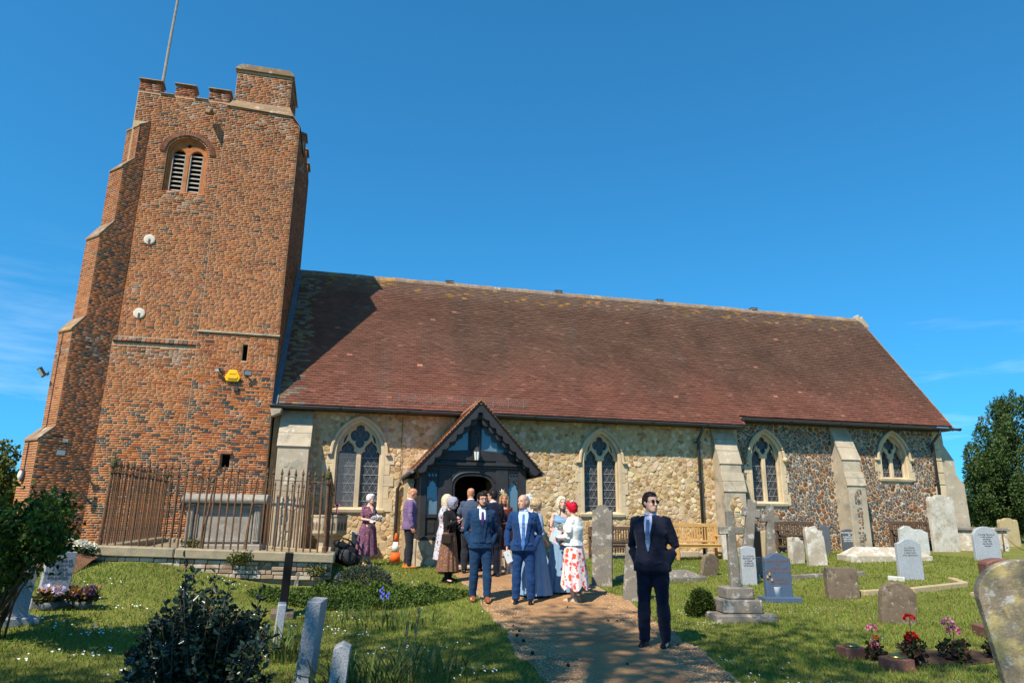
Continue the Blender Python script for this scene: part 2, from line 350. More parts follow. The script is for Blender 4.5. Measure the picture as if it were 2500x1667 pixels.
for i in sorted(single):
    p, u, n, hl, hz, pr, cc, hd = allb[i]
    o = ub if first else link(bpy.data.objects.new('brick', um), tower_wall); first = False
    R_ = Matrix((tuple(u), tuple(-np.array(n)), (0, 0, 1))).transposed()
    o.matrix_local = Matrix.Translation(Vector(p)+Vector(n)*(pr-.012)/2*1.0) @ R_.to_4x4() @ Matrix.Diagonal((2*hl, pr+.02, 2*hz, 1)); o.color = (*cc, 1)
def arch_pts(cx, zs, a, rise, n=14, full=True):
    R = (a*a+rise*rise)/(2*a); L = []
    th = math.asin(min(1, rise/R))
    for i in range(n+1):
        t = th*i/n; L.append((cx+a-R+R*math.cos(t), zs+R*math.sin(t)))
    Rr = [(2*cx-x, z) for x, z in L[:-1][::-1]]
    return L+Rr                                        # from right spring over the apex to the left spring
rest2 = []
out = tudor(WC, WZS, WA+.06, WAP-WZS+.06, 16)
ring = MB()
for i in range(len(out)-1):
    for j in range(2):
        p = Vector((out[i][0], 0, out[i][1])).lerp(Vector((out[i+1][0], 0, out[i+1][1])), .25+.5*j); t = Vector((out[i+1][0]-out[i][0], 0, out[i+1][1]-out[i][1])).normalized(); nn = Vector((t.z, 0, -t.x))
        if nn.dot(Vector((p.x-WC, 0, p.z-WZS+.3))) < 0: nn = -nn
        Rm = Matrix((t, (0, 1, 0), nn)).transposed(); l = (Vector(out[i])-Vector(out[i+1])).length
        ring.box((p.x+nn.x*.06, 19.287, p.z+nn.z*.06), (l/2-.006, .06, .15), Rm)
M['ringbrick'] = mat('arch_brick', (.26, .12, .075), .9, .35, 9, .4, 60, fine=.2)
M['ringorange'] = mat('moulded_orange_brick', (.42, .15, .055), .85, .3, 6, .4, 50, fine=.15)
win = ring.build('belfry_window', M['ringbrick'], church, bevel=.004); tag(win, 'brick belfry window with two louvred lights')
fr = []
for sgn in (-1, 1):
    c0 = WC+sgn*.235; fr.append([(c0-.185, WZ0+.06), (c0+.185, WZ0+.06)]+tudor(c0, WZS-.08, .185, .24, 8))
fr.append([(WC-.07, WZS+.30), (WC, WZS+.22), (WC+.07, WZS+.30), (WC, WZS+.37)])
def op(m): return [(WC-WA+m, WZ0+m), (WC+WA-m, WZ0+m)]+tudor(WC, WZS, WA-m, WAP-WZS-m)
plate('reveal', op(.004), [op(.05)], 19.36, 19.45, M['ringorange'], win, bevel=.02)
plate('tracery', op(.04), fr, 19.42, 19.52, M['ringorange'], win, bevel=.012)
for sgn in (-1, 1):
    c0 = WC+sgn*.235
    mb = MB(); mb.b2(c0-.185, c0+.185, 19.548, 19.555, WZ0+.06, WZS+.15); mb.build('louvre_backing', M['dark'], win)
    M.setdefault('greywood', mat('weathered_oak', (.30, .26, .21), .85, .3, 8, .4, 60))
    for e in (-1, 1):
        mb = MB(); mb.b2(c0+e*.165-.016, c0+e*.165+.016, 19.43, 19.49, WZ0+.07, WZS+.02); mb.build('louvre_frame', M['greywood'], win)
    for k in range(9):
        mb = MB(); mb.box((c0, 19.49, WZ0+.14+k*.138), (.3, .012, .10), Matrix.Rotation(rad(-38), 3, 'X')); mb.build('louvre_slat', M['greywood'], win)
# string courses, copings, merlons
stc = MB(); stc.b2(-6.1, -4.06, 19.26, 19.31, ZS1-.12, ZS1+.10); stc = stc.build('string_course', M['mortar'], church); r_ = random.Random(6)
for k in range(18):
    mb = MB(); mb.box((-6.05+k*.113, 19.245, ZS1-.01), (.103, .11, .15), Matrix.Rotation(rad(-32), 3, 'X')); o = mb.build('brick', M['brick1'], stc, bevel=.006); c_ = r_.choice(((.16, .085, .055), (.10, .07, .055), (.24, .10, .05), (.20, .15, .11))); o.color = (*c_, 1)
mb = MB(); mb.prism([(19.02, ZS2-.02), (19.02, ZS2+.02), (19.16, ZS2+.06), (19.16, ZS2-.02)], (-4.07, -1.97), Matrix(((0, 1, 0, 0), (1, 0, 0, 0), (0, 0, 1, 0), (0, 0, 0, 1)))); mb.build('string_course', M['ashlar_old'], church)
XY = Matrix(((0, 1, 0, 0), (1, 0, 0, 0), (0, 0, 1, 0), (0, 0, 0, 1)))
def coping(x0, x1, y0, y1, z, h=.10, name='coping_stone', along='x'):
    mb = MB()
    if along == 'x': mb.prism([(y0-.05, z), (y1+.05, z), (y1+.03, z+.03), ((y0+y1)/2, z+h), (y0-.03, z+.04)], (x0-.03, x1+.03), XY)
    else: mb.prism([(x0-.05, z), (x1+.05, z), (x1+.03, z+.04), ((x0+x1)/2, z+h), (x0-.03, z+.03)], (y0-.03, y1+.03))
    return mb.build(name, M['coping'], church, bevel=.008)
def merlon(*a): mb = MB(); mb.b2(*a); return mb.build('merlon', M['ringbrick'], church)
for x0, x1 in ((-6.5, -5.93), (-5.55, -5.02), (-4.63, -4.06)):
    merlon(x0, x1, 19.32, 19.66, 13.18, 13.58); brick_face((0, 19.32, 0), (1, 0, 0), (0, -1, 0), lambda z, a=x0, b=x1: [(a, b)], 13.2, 13.6, hi_t, seed=40); coping(x0, x1, 19.3, 19.68, 13.58)
for x0, x1 in ((-5.93, -5.55), (-5.02, -4.63)): coping(x0+.04, x1-.04, 19.3, 19.68, 13.2, .07)
for y0, y1 in ((21.2, 21.75), (22.2, 22.75), (23.2, 23.8)):
    merlon(-2.36, -2.02, y0, y1, 13.18, 13.58); coping(-2.38, -2.0, y0, y1, 13.58, along='y')
for y0, y1 in ((20.2, 20.8), (21.3, 21.9), (22.4, 23.0)): merlon(-6.5, -6.16, y0, y1, 13.18, 13.58); coping(-6.5, -6.16, y0, y1, 13.58, along='y')
nb = len(rest); 
extra = allb[len(rest)+len(single):]
V, Fq, Cc = box_quads(*[[b[k] for b in extra] for k in (0, 1, 2, 3, 4, 5, 6)]); tag(mesh_np('parapet_brickwork', V, Fq, M['brick'], tower_wall, Cc), kind='stuff')
tv = [(-4.06, 19.10, 13.02), (-2.22, 19.10, 12.94), (-2.36, 19.41, 13.40), (-3.96, 19.41, 13.40), (-4.06, 19.5, 12.9), (-2.22, 19.5, 12.9)]
mb = MB(); mb.add(tv, [(0, 1, 2, 3), (0, 3, 4), (1, 5, 2), (0, 4, 5, 1)]); mb.build('turret_weathering', M['coping'], church)
mb = MB(); mb.add([(-2.22, 19.10, 12.94), (-1.965, 19.10, 12.60), (-1.965, 20.98, 12.60), (-2.36, 20.98, 13.3), (-2.36, 19.41, 13.38)], [(0, 1, 2, 3, 4)]); mb.build('turret_weathering', M['coping'], church)
mb = MB(); mb.prism([(-4.02, 14.43), (-2.31, 14.43), (-2.33, 14.50), (-2.48, 14.62), (-3.84, 14.62), (-4.0, 14.50)], (19.35, 21.08)); mb.build('turret_coping', M['coping'], church, bevel=.01)
for i, ((zt, d), tp) in enumerate(zip(stages, tops)):
    pd = stages[i-1][1] if i else 0.0; mb = MB()
    L = [(xx, -pp, zz) for xx in (.015, -TB-.015) for pp, zz in ((pd-.01, tp+.025), (d+.03, zt+.012), (d+.03, zt-.03), (pd-.01, tp-.05))]
    mb.add([Mb @ Vector(q) for q in L], [(0, 1, 5, 4), (1, 2, 6, 5), (0, 3, 2, 1), (4, 5, 6, 7)]); mb.build('buttress_weathering', M['coping'], church)
mb = MB(); mb.box((0, 0, 0), (.05, .05, 1.04)); o = mb.build('corner_brick', M['ringbrick'], church); cq = Mb @ Vector((-.018, -.262, 11.52)); o.location = cq; o.rotation_euler = (0, 0, rad(-45))
# slits
for x0, x1, z0, z1 in ((-2.9, -2.76, 5.45, 5.91), (-3.12, -2.9, 2.63, 2.97)):
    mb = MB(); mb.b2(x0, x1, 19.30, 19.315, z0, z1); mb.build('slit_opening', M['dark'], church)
mb = MB(); mb.b2(-3.22, -2.86, 18.99, 19.08, 2.97, 3.04); mb.box((-3.15, 19.03, 2.8), (.05, .08, .35)); mb.build('slit_hood', M['ringbrick'], church, bevel=.006)
# flagpole and gargoyle
mb = MB(); mb.tube([(-6.05, 19.75, 13.1), (-6.03, 19.8, 15.5), (-5.95, 19.85, 19.5)], [.045, .04, .03], 8); mb.build('flagpole', M['greywood'], church)
mb = MB(); mb.box((-4.48, 18.98, 12.66), (.2, .36, .1), Matrix.Rotation(rad(8), 3, 'X')); mb.box((-4.48, 18.83, 12.57), (.13, .1, .22), Matrix.Rotation(rad(-25), 3, 'X')); mb.build('water_spout', M['coping'], church, bevel=.015)
# wall anchor plates
for x, z in ((-5.62, 8.71), (-5.60, 6.61)):
    mb = MB(); mb.lathe([(.145, 0), (.145, .02), (.12, .032), (.03, .034), (.03, .05), (.001, .055)], (x, 19.29, z), 24, Matrix.Rotation(rad(90), 3, 'X'))
    M.setdefault('plate', mat('painted_iron_plate', (.62, .58, .48), .7, .15, 6, .15, 40, stains=(((.28, .13, .05), 9, .58, .66, .8),)))
    a = mb.build('wall_anchor', M['plate'], church); mb = MB(); mb.box((x+.0, 19.238, z-.06), (.03, .012, .14)); mb.build('anchor_bolt', M['iron'], a)
# ================================================================= nave, chancel, windows
XR0, XN, XE = -2.0, 12.05, 20.0
YN, YC = 19.5, 19.7                                  # nave and chancel wall faces
WINS = [dict(cx=.36, a=.60, sill=1.62, zs=3.13, rise=.86, Y=YN, n='w1'), dict(cx=7.45, a=.54, sill=1.58, zs=3.1, rise=.84, Y=YN, n='w2'),
        dict(cx=13.14, a=.51, sill=1.97, zs=3.36, rise=.80, Y=YC, n='w3'), dict(cx=18.03, a=.49, sill=2.84, zs=3.5, rise=.80, Y=YC, n='w4')]
def wout(w, m=0): return [(w['cx']-w['a']-m, w['sill']-m), (w['cx']+w['a']+m, w['sill']-m)]+arch_pts(w['cx'], w['zs'], w['a']+m, w['rise']+m)
nave_wall = plate('nave_wall', [(-1.95, 0), (XN, 0), (XN, 4.5), (-1.95, 4.5)], [wout(w, .02) for w in WINS[:2]]+[[(2.62, .3), (3.66, .3)]+arch_pts(3.14, 1.9, .52, .6)], YN, YN+.6, M['mortar'], church)
chancel_wall = plate('chancel_wall', [(XN, 0), (XE, 0), (XE, 4.75), (XN, 4.75)], [wout(w, .02) for w in WINS[2:]], YC, YC+.6, M['mortar'], church)
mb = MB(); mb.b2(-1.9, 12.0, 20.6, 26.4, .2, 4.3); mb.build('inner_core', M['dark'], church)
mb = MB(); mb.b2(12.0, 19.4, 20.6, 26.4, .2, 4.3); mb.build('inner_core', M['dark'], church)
mb = MB(); mb.prism([(19.72, 0), (26.3, 0), (26.3, 4.6), (23.0, 9.25), (19.72, 4.75)], (19.6, 20.0), XY); mb.build('east_wall', M['mortar'], church)
mb = MB(); mb.b2(-1.9, 19.8, 26.0, 26.5, 0, 4.6); mb.build('north_wall', M['mortar'], church)
def voronoi(pts):
    vs, es, fs, *_ = delaunay_2d_cdt([Vector(p) for p in pts], [], [], 0, 1e-7)
    cc = []; inc = [[] for _ in vs]
    for k, f in enumerate(fs):
        a, b, c = (vs[i] for i in f); d = 2*(a.x*(b.y-c.y)+b.x*(c.y-a.y)+c.x*(a.y-b.y))
        if abs(d) < 1e-9: cc.append((a+b+c)/3)
        else:
            A_, B2, C2 = a.length_squared, b.length_squared, c.length_squared
            cc.append(Vector(((A_*(b.y-c.y)+B2*(c.y-a.y)+C2*(a.y-b.y))/d, (A_*(c.x-b.x)+B2*(a.x-c.x)+C2*(b.x-a.x))/d)))
        for i in f: inc[i].append(k)
    cells = []
    for i, v in enumerate(vs):
        P = [cc[k] for k in inc[i]]
        if len(P) < 4: continue
        P.sort(key=lambda p: math.atan2(p.y-v.y, p.x-v.x)); cells.append((v, P))
    return cells
def pin(p, poly):
    x, y = p; c = False; n = len(poly)
    for i in range(n):
        x0, y0 = poly[i]; x1, y1 = poly[i-1]
        if (y0 > y) != (y1 > y) and x < (x1-x0)*(y-y0)/(y1-y0)+x0: c = not c
    return c
def rubble(x0, x1, z0, z1, size, excl, Y, colf, mat_, name, parent, joint=.012, proud=(.02, .05), seed=1, big=None, sep=0, frame=None, lip=.35):
    r = np.random.default_rng(seed); pts = []; n = int((x1-x0)*(z1-z0)/size**2*1.5); bigs = []
    grid = {}
    def ok(p, d):
        gx, gy = int(p[0]/.2), int(p[1]/.2)
        for i in range(gx-2, gx+3):
            for j in range(gy-2, gy+3):
                for q, e in grid.get((i, j), ()):
                    if (q[0]-p[0])**2+((q[1]-p[1])*1.2)**2 < max(d, e)**2: return False
        return True
    def put(p, d): pts.append((p, d)); grid.setdefault((int(p[0]/.2), int(p[1]/.2)), []).append((p, d))
    if big:
        for i in range(big[0]*3):
            if sum(1 for q in pts) >= big[0]: break
            p = (r.uniform(x0, x1), r.uniform(z0, z1)); d = r.uniform(*big[1])
            if ok(p, d): put(p, d)
    nb = len(pts)
    for i in range(n*6):
        p = (r.uniform(x0-.2, x1+.2), r.uniform(z0-.2, z1+.2)); d = size*r.uniform(.62, 1.15)
        if ok(p, d): put(p, d)
    cells = voronoi([p for p, d in pts]); key = {(round(p[0], 4), round(p[1], 4)): (i < nb, d) for i, (p, d) in enumerate(pts)}
    V = []; Fc = []; C_ = []; singles = []; bx = []
    for v, P in cells:
        isb, d = key.get((round(v.x, 4), round(v.y, 4)), (False, size))
        if not (x0 < v.x < x1 and z0 < v.y < z1): continue
        c = sum(P, Vector((0, 0)))/len(P)
        if any(e(c.x, c.y) for e in excl): continue
        R_ = d*1.15
        Q = []
        for p in P:
            dv = p-v
            if dv.length > R_: dv = dv*(R_/dv.length)
            p = v+dv; p.x = min(max(p.x, x0), x1); p.y = min(max(p.y, z0), z1)
            dc = p-c; l = dc.length
            if l > 1e-5: Q.append(c+dc*max(.3, (l-joint*.75)/l))
        if len(Q) < 4: continue
        # soften corners
        Q2 = []
        for i in range(len(Q)): a, b = Q[i], Q[(i+1) % len(Q)]; Q2 += [a.lerp(b, .13), a.lerp(b, .87)]
        pr = r.uniform(*proud); co = colf(r, isb, c); n_ = len(Q2); b0 = len(V); tilt = Vector((r.normal(), r.normal()))*.10
        for s_, h in ((1, -.02), (.97, pr*.55), (.72, pr)):
            for q in Q2: dd = (q-c)*s_; V.append((c.x+dd.x, Y-h-(dd.dot(tilt) if h > 0 else 0), c.y+dd.y))
        V.append((c.x+r.normal()*.01, Y-pr*r.uniform(.9, 1.25), c.y)); C_ += [co]*(3*n_+1)
        for ringi in range(2):
            for i in range(n_): j = (i+1) % n_; Fc.append((b0+ringi*n_+i, b0+ringi*n_+j, b0+(ringi+1)*n_+j, b0+(ringi+1)*n_+i))
        for i in range(n_): Fc.append((b0+2*n_+i, b0+2*n_+(i+1) % n_, b0+3*n_))
        bx.append((b0, len(V), len(Fc)-3*n_, len(Fc), (c.x, Y, c.y), abs(sum(Q2[i].x*Q2[(i+1) % n_].y-Q2[(i+1) % n_].x*Q2[i].y for i in range(n_))), co))
    sel = set()
    if sep:
        o_ = sorted(range(len(bx)), key=lambda i: -bx[i][5]/depth(bx[i][4])**2)[:sep]; sel = set(o_)
    RV = []; RF = []; RC = []; nm = 'flint' if name.startswith('flint') else 'stone'
    for i, (v0, v1, f0, f1, c, ar, co) in enumerate(bx):
        if i in sel:
            o = mesh_np(nm, np.array(V[v0:v1])-np.array(c), [[k-v0 for k in f] for f in Fc[f0:f1]], mat_, parent, np.array(C_[v0:v1]), loc=c)
        else:
            b = len(RV); RV += V[v0:v1]; RF += [[k-v0+b for k in f] for f in Fc[f0:f1]]; RC += C_[v0:v1]
    if RV: tag(mesh_np(name, RV, RF, mat_, parent, np.array(RC)), kind='stuff')
def tan_col(r, b, c):
    q = r.random(); base = (.54, .39, .22) if q < .5 else (.47, .31, .15) if q < .74 else (.60, .48, .31) if q < .92 else (.36, .22, .095)
    return np.array(base)*r.uniform(.86, 1.12)*np.array([1, r.uniform(.94, 1.05), r.uniform(.88, 1.1)])
def flint_col(r, b, c):
    if b: return np.array((.20, .095, .045))*r.uniform(.7, 1.35)
    q = r.random(); base = (.13, .115, .105) if q < .28 else (.22, .19, .16) if q < .52 else (.36, .31, .25) if q < .66 else (.27, .145, .07) if q < .90 else (.09, .08, .075)
    return np.array(base)*r.uniform(.75, 1.25)
def wex(w, m):
    poly = wout(w, m); return lambda x, z: pin((x, z), poly)
NB = [(-1.78, -.95), (11.15, 11.85)]; CB = [(15.63, 16.27)]
exN = [wex(w, .1) for w in WINS[:2]]+[lambda x, z: any(a-.02 < x < b+.02 for a, b in NB), lambda x, z: abs(x-3.2) < min(1.45, (4.25-z)*.85)]
exN += [lambda x, z, w=w: abs(x-w['cx']) < w['a']+.17 and w['sill']-.15 < z < w['zs'] for w in WINS[:2]]
exC = [wex(w, .1) for w in WINS[2:]]+[lambda x, z: 15.63 < x < 16.27 or x > 19.75]
exC += [lambda x, z, w=w: abs(x-w['cx']) < w['a']+.13 and w['sill']-.14 < z < w['zs'] for w in WINS[2:]]
M['stonemortar'] = mat('sandy_mortar', (.51, .38, .22), .95, .25, 5, .8, 40, fine=.2); nave_wall.data.materials[0] = M['stonemortar']
rubble(-.95, 11.95, .25, 4.45,   .108, exN, YN, tan_col, M['stone'], 'stonework', nave_wall, joint=.007, proud=(.003, .020), seed=3, sep=300, big=(170, (.15, .21)))
rubble(12.08, 19.95, .25, 4.7, .072, exC, YC, flint_col, M['flint'], 'flintwork', chancel_wall, joint=.013, proud=(.012, .03), seed=4, big=(330, (.10, .165)), sep=300)
M['flintmortar'] = mat('flint_mortar', (.50, .40, .27), .95, .2, 2, .5, 60); chancel_wall.data.materials[0] = M['flintmortar']
# dressed stone and tracery
def quat(cx, cz, r, tip=0):
    L = []
    for i in range(48):
        t = 2*math.pi*i/48; rr = r*(.62+.38*abs(math.cos(2*t))**.8); x, z = rr*math.cos(t), rr*math.sin(t)
        if z < 0: z *= 1+tip
        else: z *= 1.1
        L.append((cx+x, cz+z))
    return L
def light_head(cx, z0, zs, a, rise):
    """a cusped lancet light"""
    L = [(cx-a, z0), (cx+a, z0), (cx+a, zs)]; R = []
    pts = [(1.0, .0), (.98, .16), (.80, .27), (.62, .24), (.70, .42), (.62, .60), (.42, .74), (.20, .86), (0, 1.0)]
    for px, pz in pts: R.append((px*a, zs+pz*rise))
    return L+[(cx+x, z) for x, z in R]+[(cx-x, z) for x, z in R[:-1][::-1]]
for wi, w in enumerate(WINS):
    cx, a, zs, rise, Y, sill = w['cx'], w['a'], w['zs'], w['rise'], w['Y'], w['sill']
    lab = ['pointed window with protective panels beside the tower', 'pointed two light window right of the porch', 'tall pointed window in the flint wall', 'small high pointed window near the east end'][wi]
    sur = plate('window', wout(w, .115), [wout(w, .0)], Y-.035, Y+.25, M['ashlar'], church, bevel=.018); tag(sur, lab)
    holes = [light_head(cx+s*(a/2+.015), sill+.02, zs-.05, a/2-.055, .40*rise/.84) for s in (-1, 1)]
    holes.append(quat(cx, zs+.50*rise/.84, .235*a/.54, .35))
    for s in (-1, 1): holes.append([(cx+s*x*a/.54, zs+z*rise/.84) for x, z in ((.34, .28), (.40, .26), (.435, .16), (.40, .42), (.30, .56), (.27, .50), (.31, .38))])
    plate('tracery', wout(w, .02), holes, Y+.10, Y+.20, M['ashlar'], sur, bevel=.022)
    mb = MB(); mb.box((cx, Y+.05, sill+.0), (2*a+.3, .26, .09), Matrix.Rotation(rad(14), 3, 'X')); mb.build('sill', M['ashlar'], sur, bevel=.01)
    g = plate('glass', wout(w, .0), [], Y+.215, Y+.225, M['glass'], sur)
    lat = MB(); poly = wout(w, -.01); q = .085 if wi < 3 else .07
    for sg in (-1, 1):
        dz, dx = 1.72, sg
        k = -60
        while k < 60:
            c0 = k*q*2.0; run = None; N_ = 90; zz0 = sill; L = []
            for i in range(N_+1):
                z = sill+(zs+rise-sill)*i/N_; x = cx+c0+(z-sill)/dz*dx
                ins = pin((x, z), poly)
                if ins: L.append((x, z))
                if (not ins or i == N_) and L:
                    if len(L) > 2: lat.tube([(L[0][0], Y+.208, L[0][1]), (L[-1][0], Y+.208, L[-1][1])], .0034, 4, False)
                    L = []
            k += 1
    for k in range(1, 9):
        z = sill+k*.235
        if z < zs: lat.b2(cx-a, cx+a, Y+.195, Y+.203, z-.007, z+.007)
    lat.build('lead_lattice', M['came'], sur); tag(sur.children[-1], kind='stuff')
    # long-and-short jamb stones
    r = random.Random(wi); z = sill-.05; k = 0
    while z < zs-.05:
        h = r.uniform(.26, .36); h = min(h, zs-z)
        for s in (-1, 1):
            ww = .25 if (k+(s > 0)) % 2 else .14
            x0 = cx+s*(a+.10); x1 = cx+s*(a+.10+ww*(.75 if wi else 1.1)); mb = MB(); mb.b2(min(x0, x1), max(x0, x1), Y-.028, Y+.1, z+.004, z+h-.004); mb.build('jamb_stone', M['ashlar'], sur, bevel=.006)
        z += h; k += 1
    hp = [(p[0], Y-.06, p[1]) for p in arch_pts(cx, zs, a+.145, rise+.145, 18)]
    mb = MB(); mb.tube(hp, .045, 6); mb.build('hood_mould', M['ashlar'], sur)
    for s in (-1, 1):
        mb = MB(); mb.box((cx+s*(a+.19), Y-.06, zs-.02), (.14, .1, .07)) if wi != 2 else mb.lathe([(.03, -.1), (.08, -.05), (.085, .02), (.05, .07)], (cx+s*(a+.17), Y-.07, zs), 10)
        mb.build('hood_stop', M['ashlar'] if wi else M['ashlar_old'], sur, bevel=.012)
# pale outline panels over the two big nave windows: clear sheets held off the stone
M['sheet'] = mat('clear_sheet', (.35, .36, .36), .12, 0, 1, 0); bs_ = M['sheet'].node_tree.nodes['Principled BSDF']; bs_.inputs['Alpha'].default_value = .10; 
w = WINS[0]; mb = MB(); mb.b2(w['cx']-.56, w['cx']-.02, YN+.045, YN+.049, w['sill']+.05, w['zs']-.0); mb.build('clear_panel', M['sheet'], church)
# buttresses
def buttress(x0, x1, prof, Y, m_side, panel=None, name='buttress'):
    P = [(Y+.3, prof[0][1])]+[(y, z) for y, z in prof]+[(prof[-1][0], .0), (Y+.3, .0)]
    mb = MB(); mb.prism(P, (x0, x1), XY); b = mb.build(name, m_side, church, bevel=.01); 
    for i in range(len(prof)-1):
        (ya, za), (yb, zb) = prof[i], prof[i+1]
        if abs(ya-yb) > .08:                         # sloping courses
            n = max(2, int(math.hypot(ya-yb, za-zb)/.33)); 
            for k in range(n):
                f0, f1 = k/n, (k+1)/n; A_ = Vector((ya+(yb-ya)*f0, za+(zb-za)*f0)); B2 = Vector((ya+(yb-ya)*f1, za+(zb-za)*f1)); t = (B2-A_).normalized(); nn = Vector((t.y, -t.x)); nn = nn if nn.x < 0 else -nn
                ex = .05 if k == n-1 else -.006
                Q = [A_+nn*.02, B2+t*ex+nn*.02, B2+t*ex-nn*.05, A_-nn*.05]
                mb = MB(); mb.prism([(q.x, q.y) for q in Q], (x0-.03, x1+.03), XY); mb.build('weathering_stone', M['ashlar_old'], b, bevel=.006)
    return b
b1 = buttress(-1.74, -.95, [(19.46, 4.22), (18.92, 3.25), (18.9, 0.2)], YN, M['ashlar_old'])
b2_ = buttress(11.15, 11.85, [(19.49, 4.25), (19.06, 3.16), (19.03, 2.85), (18.9, 2.33), (18.88, .2)], YN, M['ashlar_old'])
b3 = buttress(15.63, 16.27, [(19.7, 4.52), (19.2, 3.42), (19.18, 3.0), (19.07, 2.60), (19.05, .2)], YC, M['ashlar_old'])
mb = MB(); mb.prism([(20.0, 4.6), (20.18, 4.6), (20.2, 4.05), (20.56, 3.52), (20.56, 3.05), (20.84, 2.72), (20.86, 0), (19.9, 0)], (19.72, 20.35)); eb = mb.build('east_buttress', M['ashlar_old'], church, bevel=.012)
r = random.Random(5)
for k, (z, wd) in enumerate([(.35, .3), (.75, .42), (1.1, .3), (1.5, .44), (1.9, .28), (2.3, .4), (2.7, .3), (3.1, .36), (3.5, .26), (3.9, .34), (4.25, .26)]):
    mb = MB(); mb.b2(20.0-wd, 20.0, YC-.02, YC+.2, z+.005, z+.36); mb.build('quoin', M['ashlar'], eb, bevel=.006)
# flint panels let into the stepped buttress
for x0, x1, z0, z1, Y in ((15.82, 16.06, 2.75, 2.95, 19.185), (15.80, 16.08, 1.95, 2.45, 19.065), (15.84, 16.05, 1.2, 1.9, 19.06), (15.8, 16.07, .6, 1.15, 19.055)):
    rubble(x0, x1, z0, z1, .06, [], Y, flint_col, M['flint'], 'flint_panel', b3, joint=.01, proud=(.008, .018), seed=int(z0*10))
for x0, x1, z0, z1 in ((11.3, 11.62, 2.45, 2.8), (11.28, 11.7, .5, 2.15)):
    rubble(x0, x1, z0, z1, .13, [], 19.035 if z0 > 2.3 else 18.885, tan_col, M['stone'], 'stone_panel', b2_, joint=.012, proud=(.01, .02), seed=int(z0*9))
rubble(-1.6, -1.1, .4, 2.9, .2, [], 18.905, lambda r, b, c: np.array((.46, .40, .30))*r.uniform(.8, 1.2), M['stone'], 'stone_panel', b1, joint=.01, proud=(.004, .012), seed=77)
# ---------------------------------------------------------------- roof
EY, EZ, RY, RZ = 19.05, 4.34, 23.0, 9.48
sv = Vector((0, RY-EY, RZ-EZ)); SLn = sv.length; su = sv.normalized(); sn = Vector((0, -su.z, su.y))
roof = MB(); roof.add([(-2.0, EY+.02, EZ-.02), (XN, EY+.02, EZ-.02), (XN, 19.27, EZ+.2659), (20.2, 19.27, EZ+.2659), (20.2, RY, RZ-.02), (-2.0, RY, RZ-.02)], [(0, 1, 2, 3, 4, 5)])
roof.add([(-2.0, RY, RZ-.02), (20.2, RY, RZ-.02), (20.2, 26.95, 4.34), (-2.0, 26.95, 4.34)], [(0, 1, 2, 3)])
M['under'] = mat('roof_under', (.035, .02, .016), .95, .1, 2, .2, 20); roof_o = roof.build('roof', M['under'], church); tag(roof_o, 'steep plain tiled roof, brown with orange lichen towards the ridge')
def tile_rows(origin, uvec, svec, nvec, L, W, gauge, tw_, colf, skip=None, seed=1, thick=.014):
    r = np.random.default_rng(seed); out = []; o = np.array(origin); u = np.array(uvec); s = np.array(svec); n = np.array(nvec)
    for k in range(int(L/gauge)):
        off = (k % 2)*tw_/2; nt = int(W/tw_)+2; wob = r.normal(size=nt)*.0025; ws = math.sin(k*.7)*.002
        for j in range(nt):
            a = max(j*tw_-off, 0); b = min((j+1)*tw_-off, W)
            if b-a < .03: continue
            sc = k*gauge
            if skip and skip((a+b)/2, sc): continue
            out.append((a+.002, b-.002, sc, min(sc+gauge*1.5, L), wob[j]+ws, colf(r, (a+b)/2, sc)))
    A = np.array([t[:5] for t in out]); C_ = np.array([t[5] for t in out]); th = thick; lift = thick*1.7
    jit = r.normal(size=len(A))*.003
    def P(x, sd, h): return o+np.outer(x, u)+np.outer(sd, s)+np.outer(h, n)
    z0 = A[:, 4]
    V = np.stack([P(A[:, 0], A[:, 2]+jit, z0+lift), P(A[:, 1], A[:, 2]+jit, z0+lift), P(A[:, 1], A[:, 3], z0+.002), P(A[:, 0], A[:, 3], z0+.002), P(A[:, 0], A[:, 2]+jit, z0+lift-th), P(A[:, 1], A[:, 2]+jit, z0+lift-th)], 1)
    return V, C_
def roof_col(r, x, s):
    X = x-2.0; f = s/SLn
    n1 = mnoise.noise(Vector((X*.55, s*.18, 3)))*.5+.5; n2 = mnoise.noise(Vector((X*1.6, s*.35, 9)))*.5+.5; n3 = mnoise.noise(Vector((X*2.5, s*2.2, 21)))*.5+.5
    red = np.array((.200, .078, .052)); brown = np.array((.122, .068, .046)); grey = np.array((.24, .19, .15))
    k = ss((f-.05)/.5+(n1-.5)*1.1)*.85
    if X < 3: k *= .35+.22*max(X+1.5, 0)/4.5*2
    c = red*(1-k)+brown*k
    c = c*(1-.22*ss((n2-.55)/.25)*float(f > .1))+grey*.10*ss((n2-.62)/.2)
    if f > .80: c = c*(1-.35*(f-.8)/.2)+grey*.35*(f-.8)/.2
    if n3 > .64-.2*max(0, f-.75)/.25 and f > .85 and r.random() < .28: c = np.array((.32, .17, .055))*r.uniform(.6, 1.1)
    if X < -1.25 and r.random() < .5: c = np.array((.21, .165, .12)) if r.random() < .75 else np.array((.26, .17, .07))
    if r.random() < .003: c = np.array((.40, .17, .11))
    if r.random() < .03: c = c*1.35
    return c*r.uniform(.88, 1.12)
V, Cc = tile_rows((-2.0, EY, EZ), (1, 0, 0), su, sn, SLn, 22.2, .098, .166, roof_col, skip=lambda x, s: x-2.0 > XN and s < .30)
near = np.argsort([((v[:4].mean(0)-CAM)**2).sum() if v[0][0] > -1.9 else 1e9 for v in V])
q = np.array([(0, 1, 2, 3), (4, 5, 1, 0), (0, 3, 4, 4), (5, 2, 1, 1)])[:2]
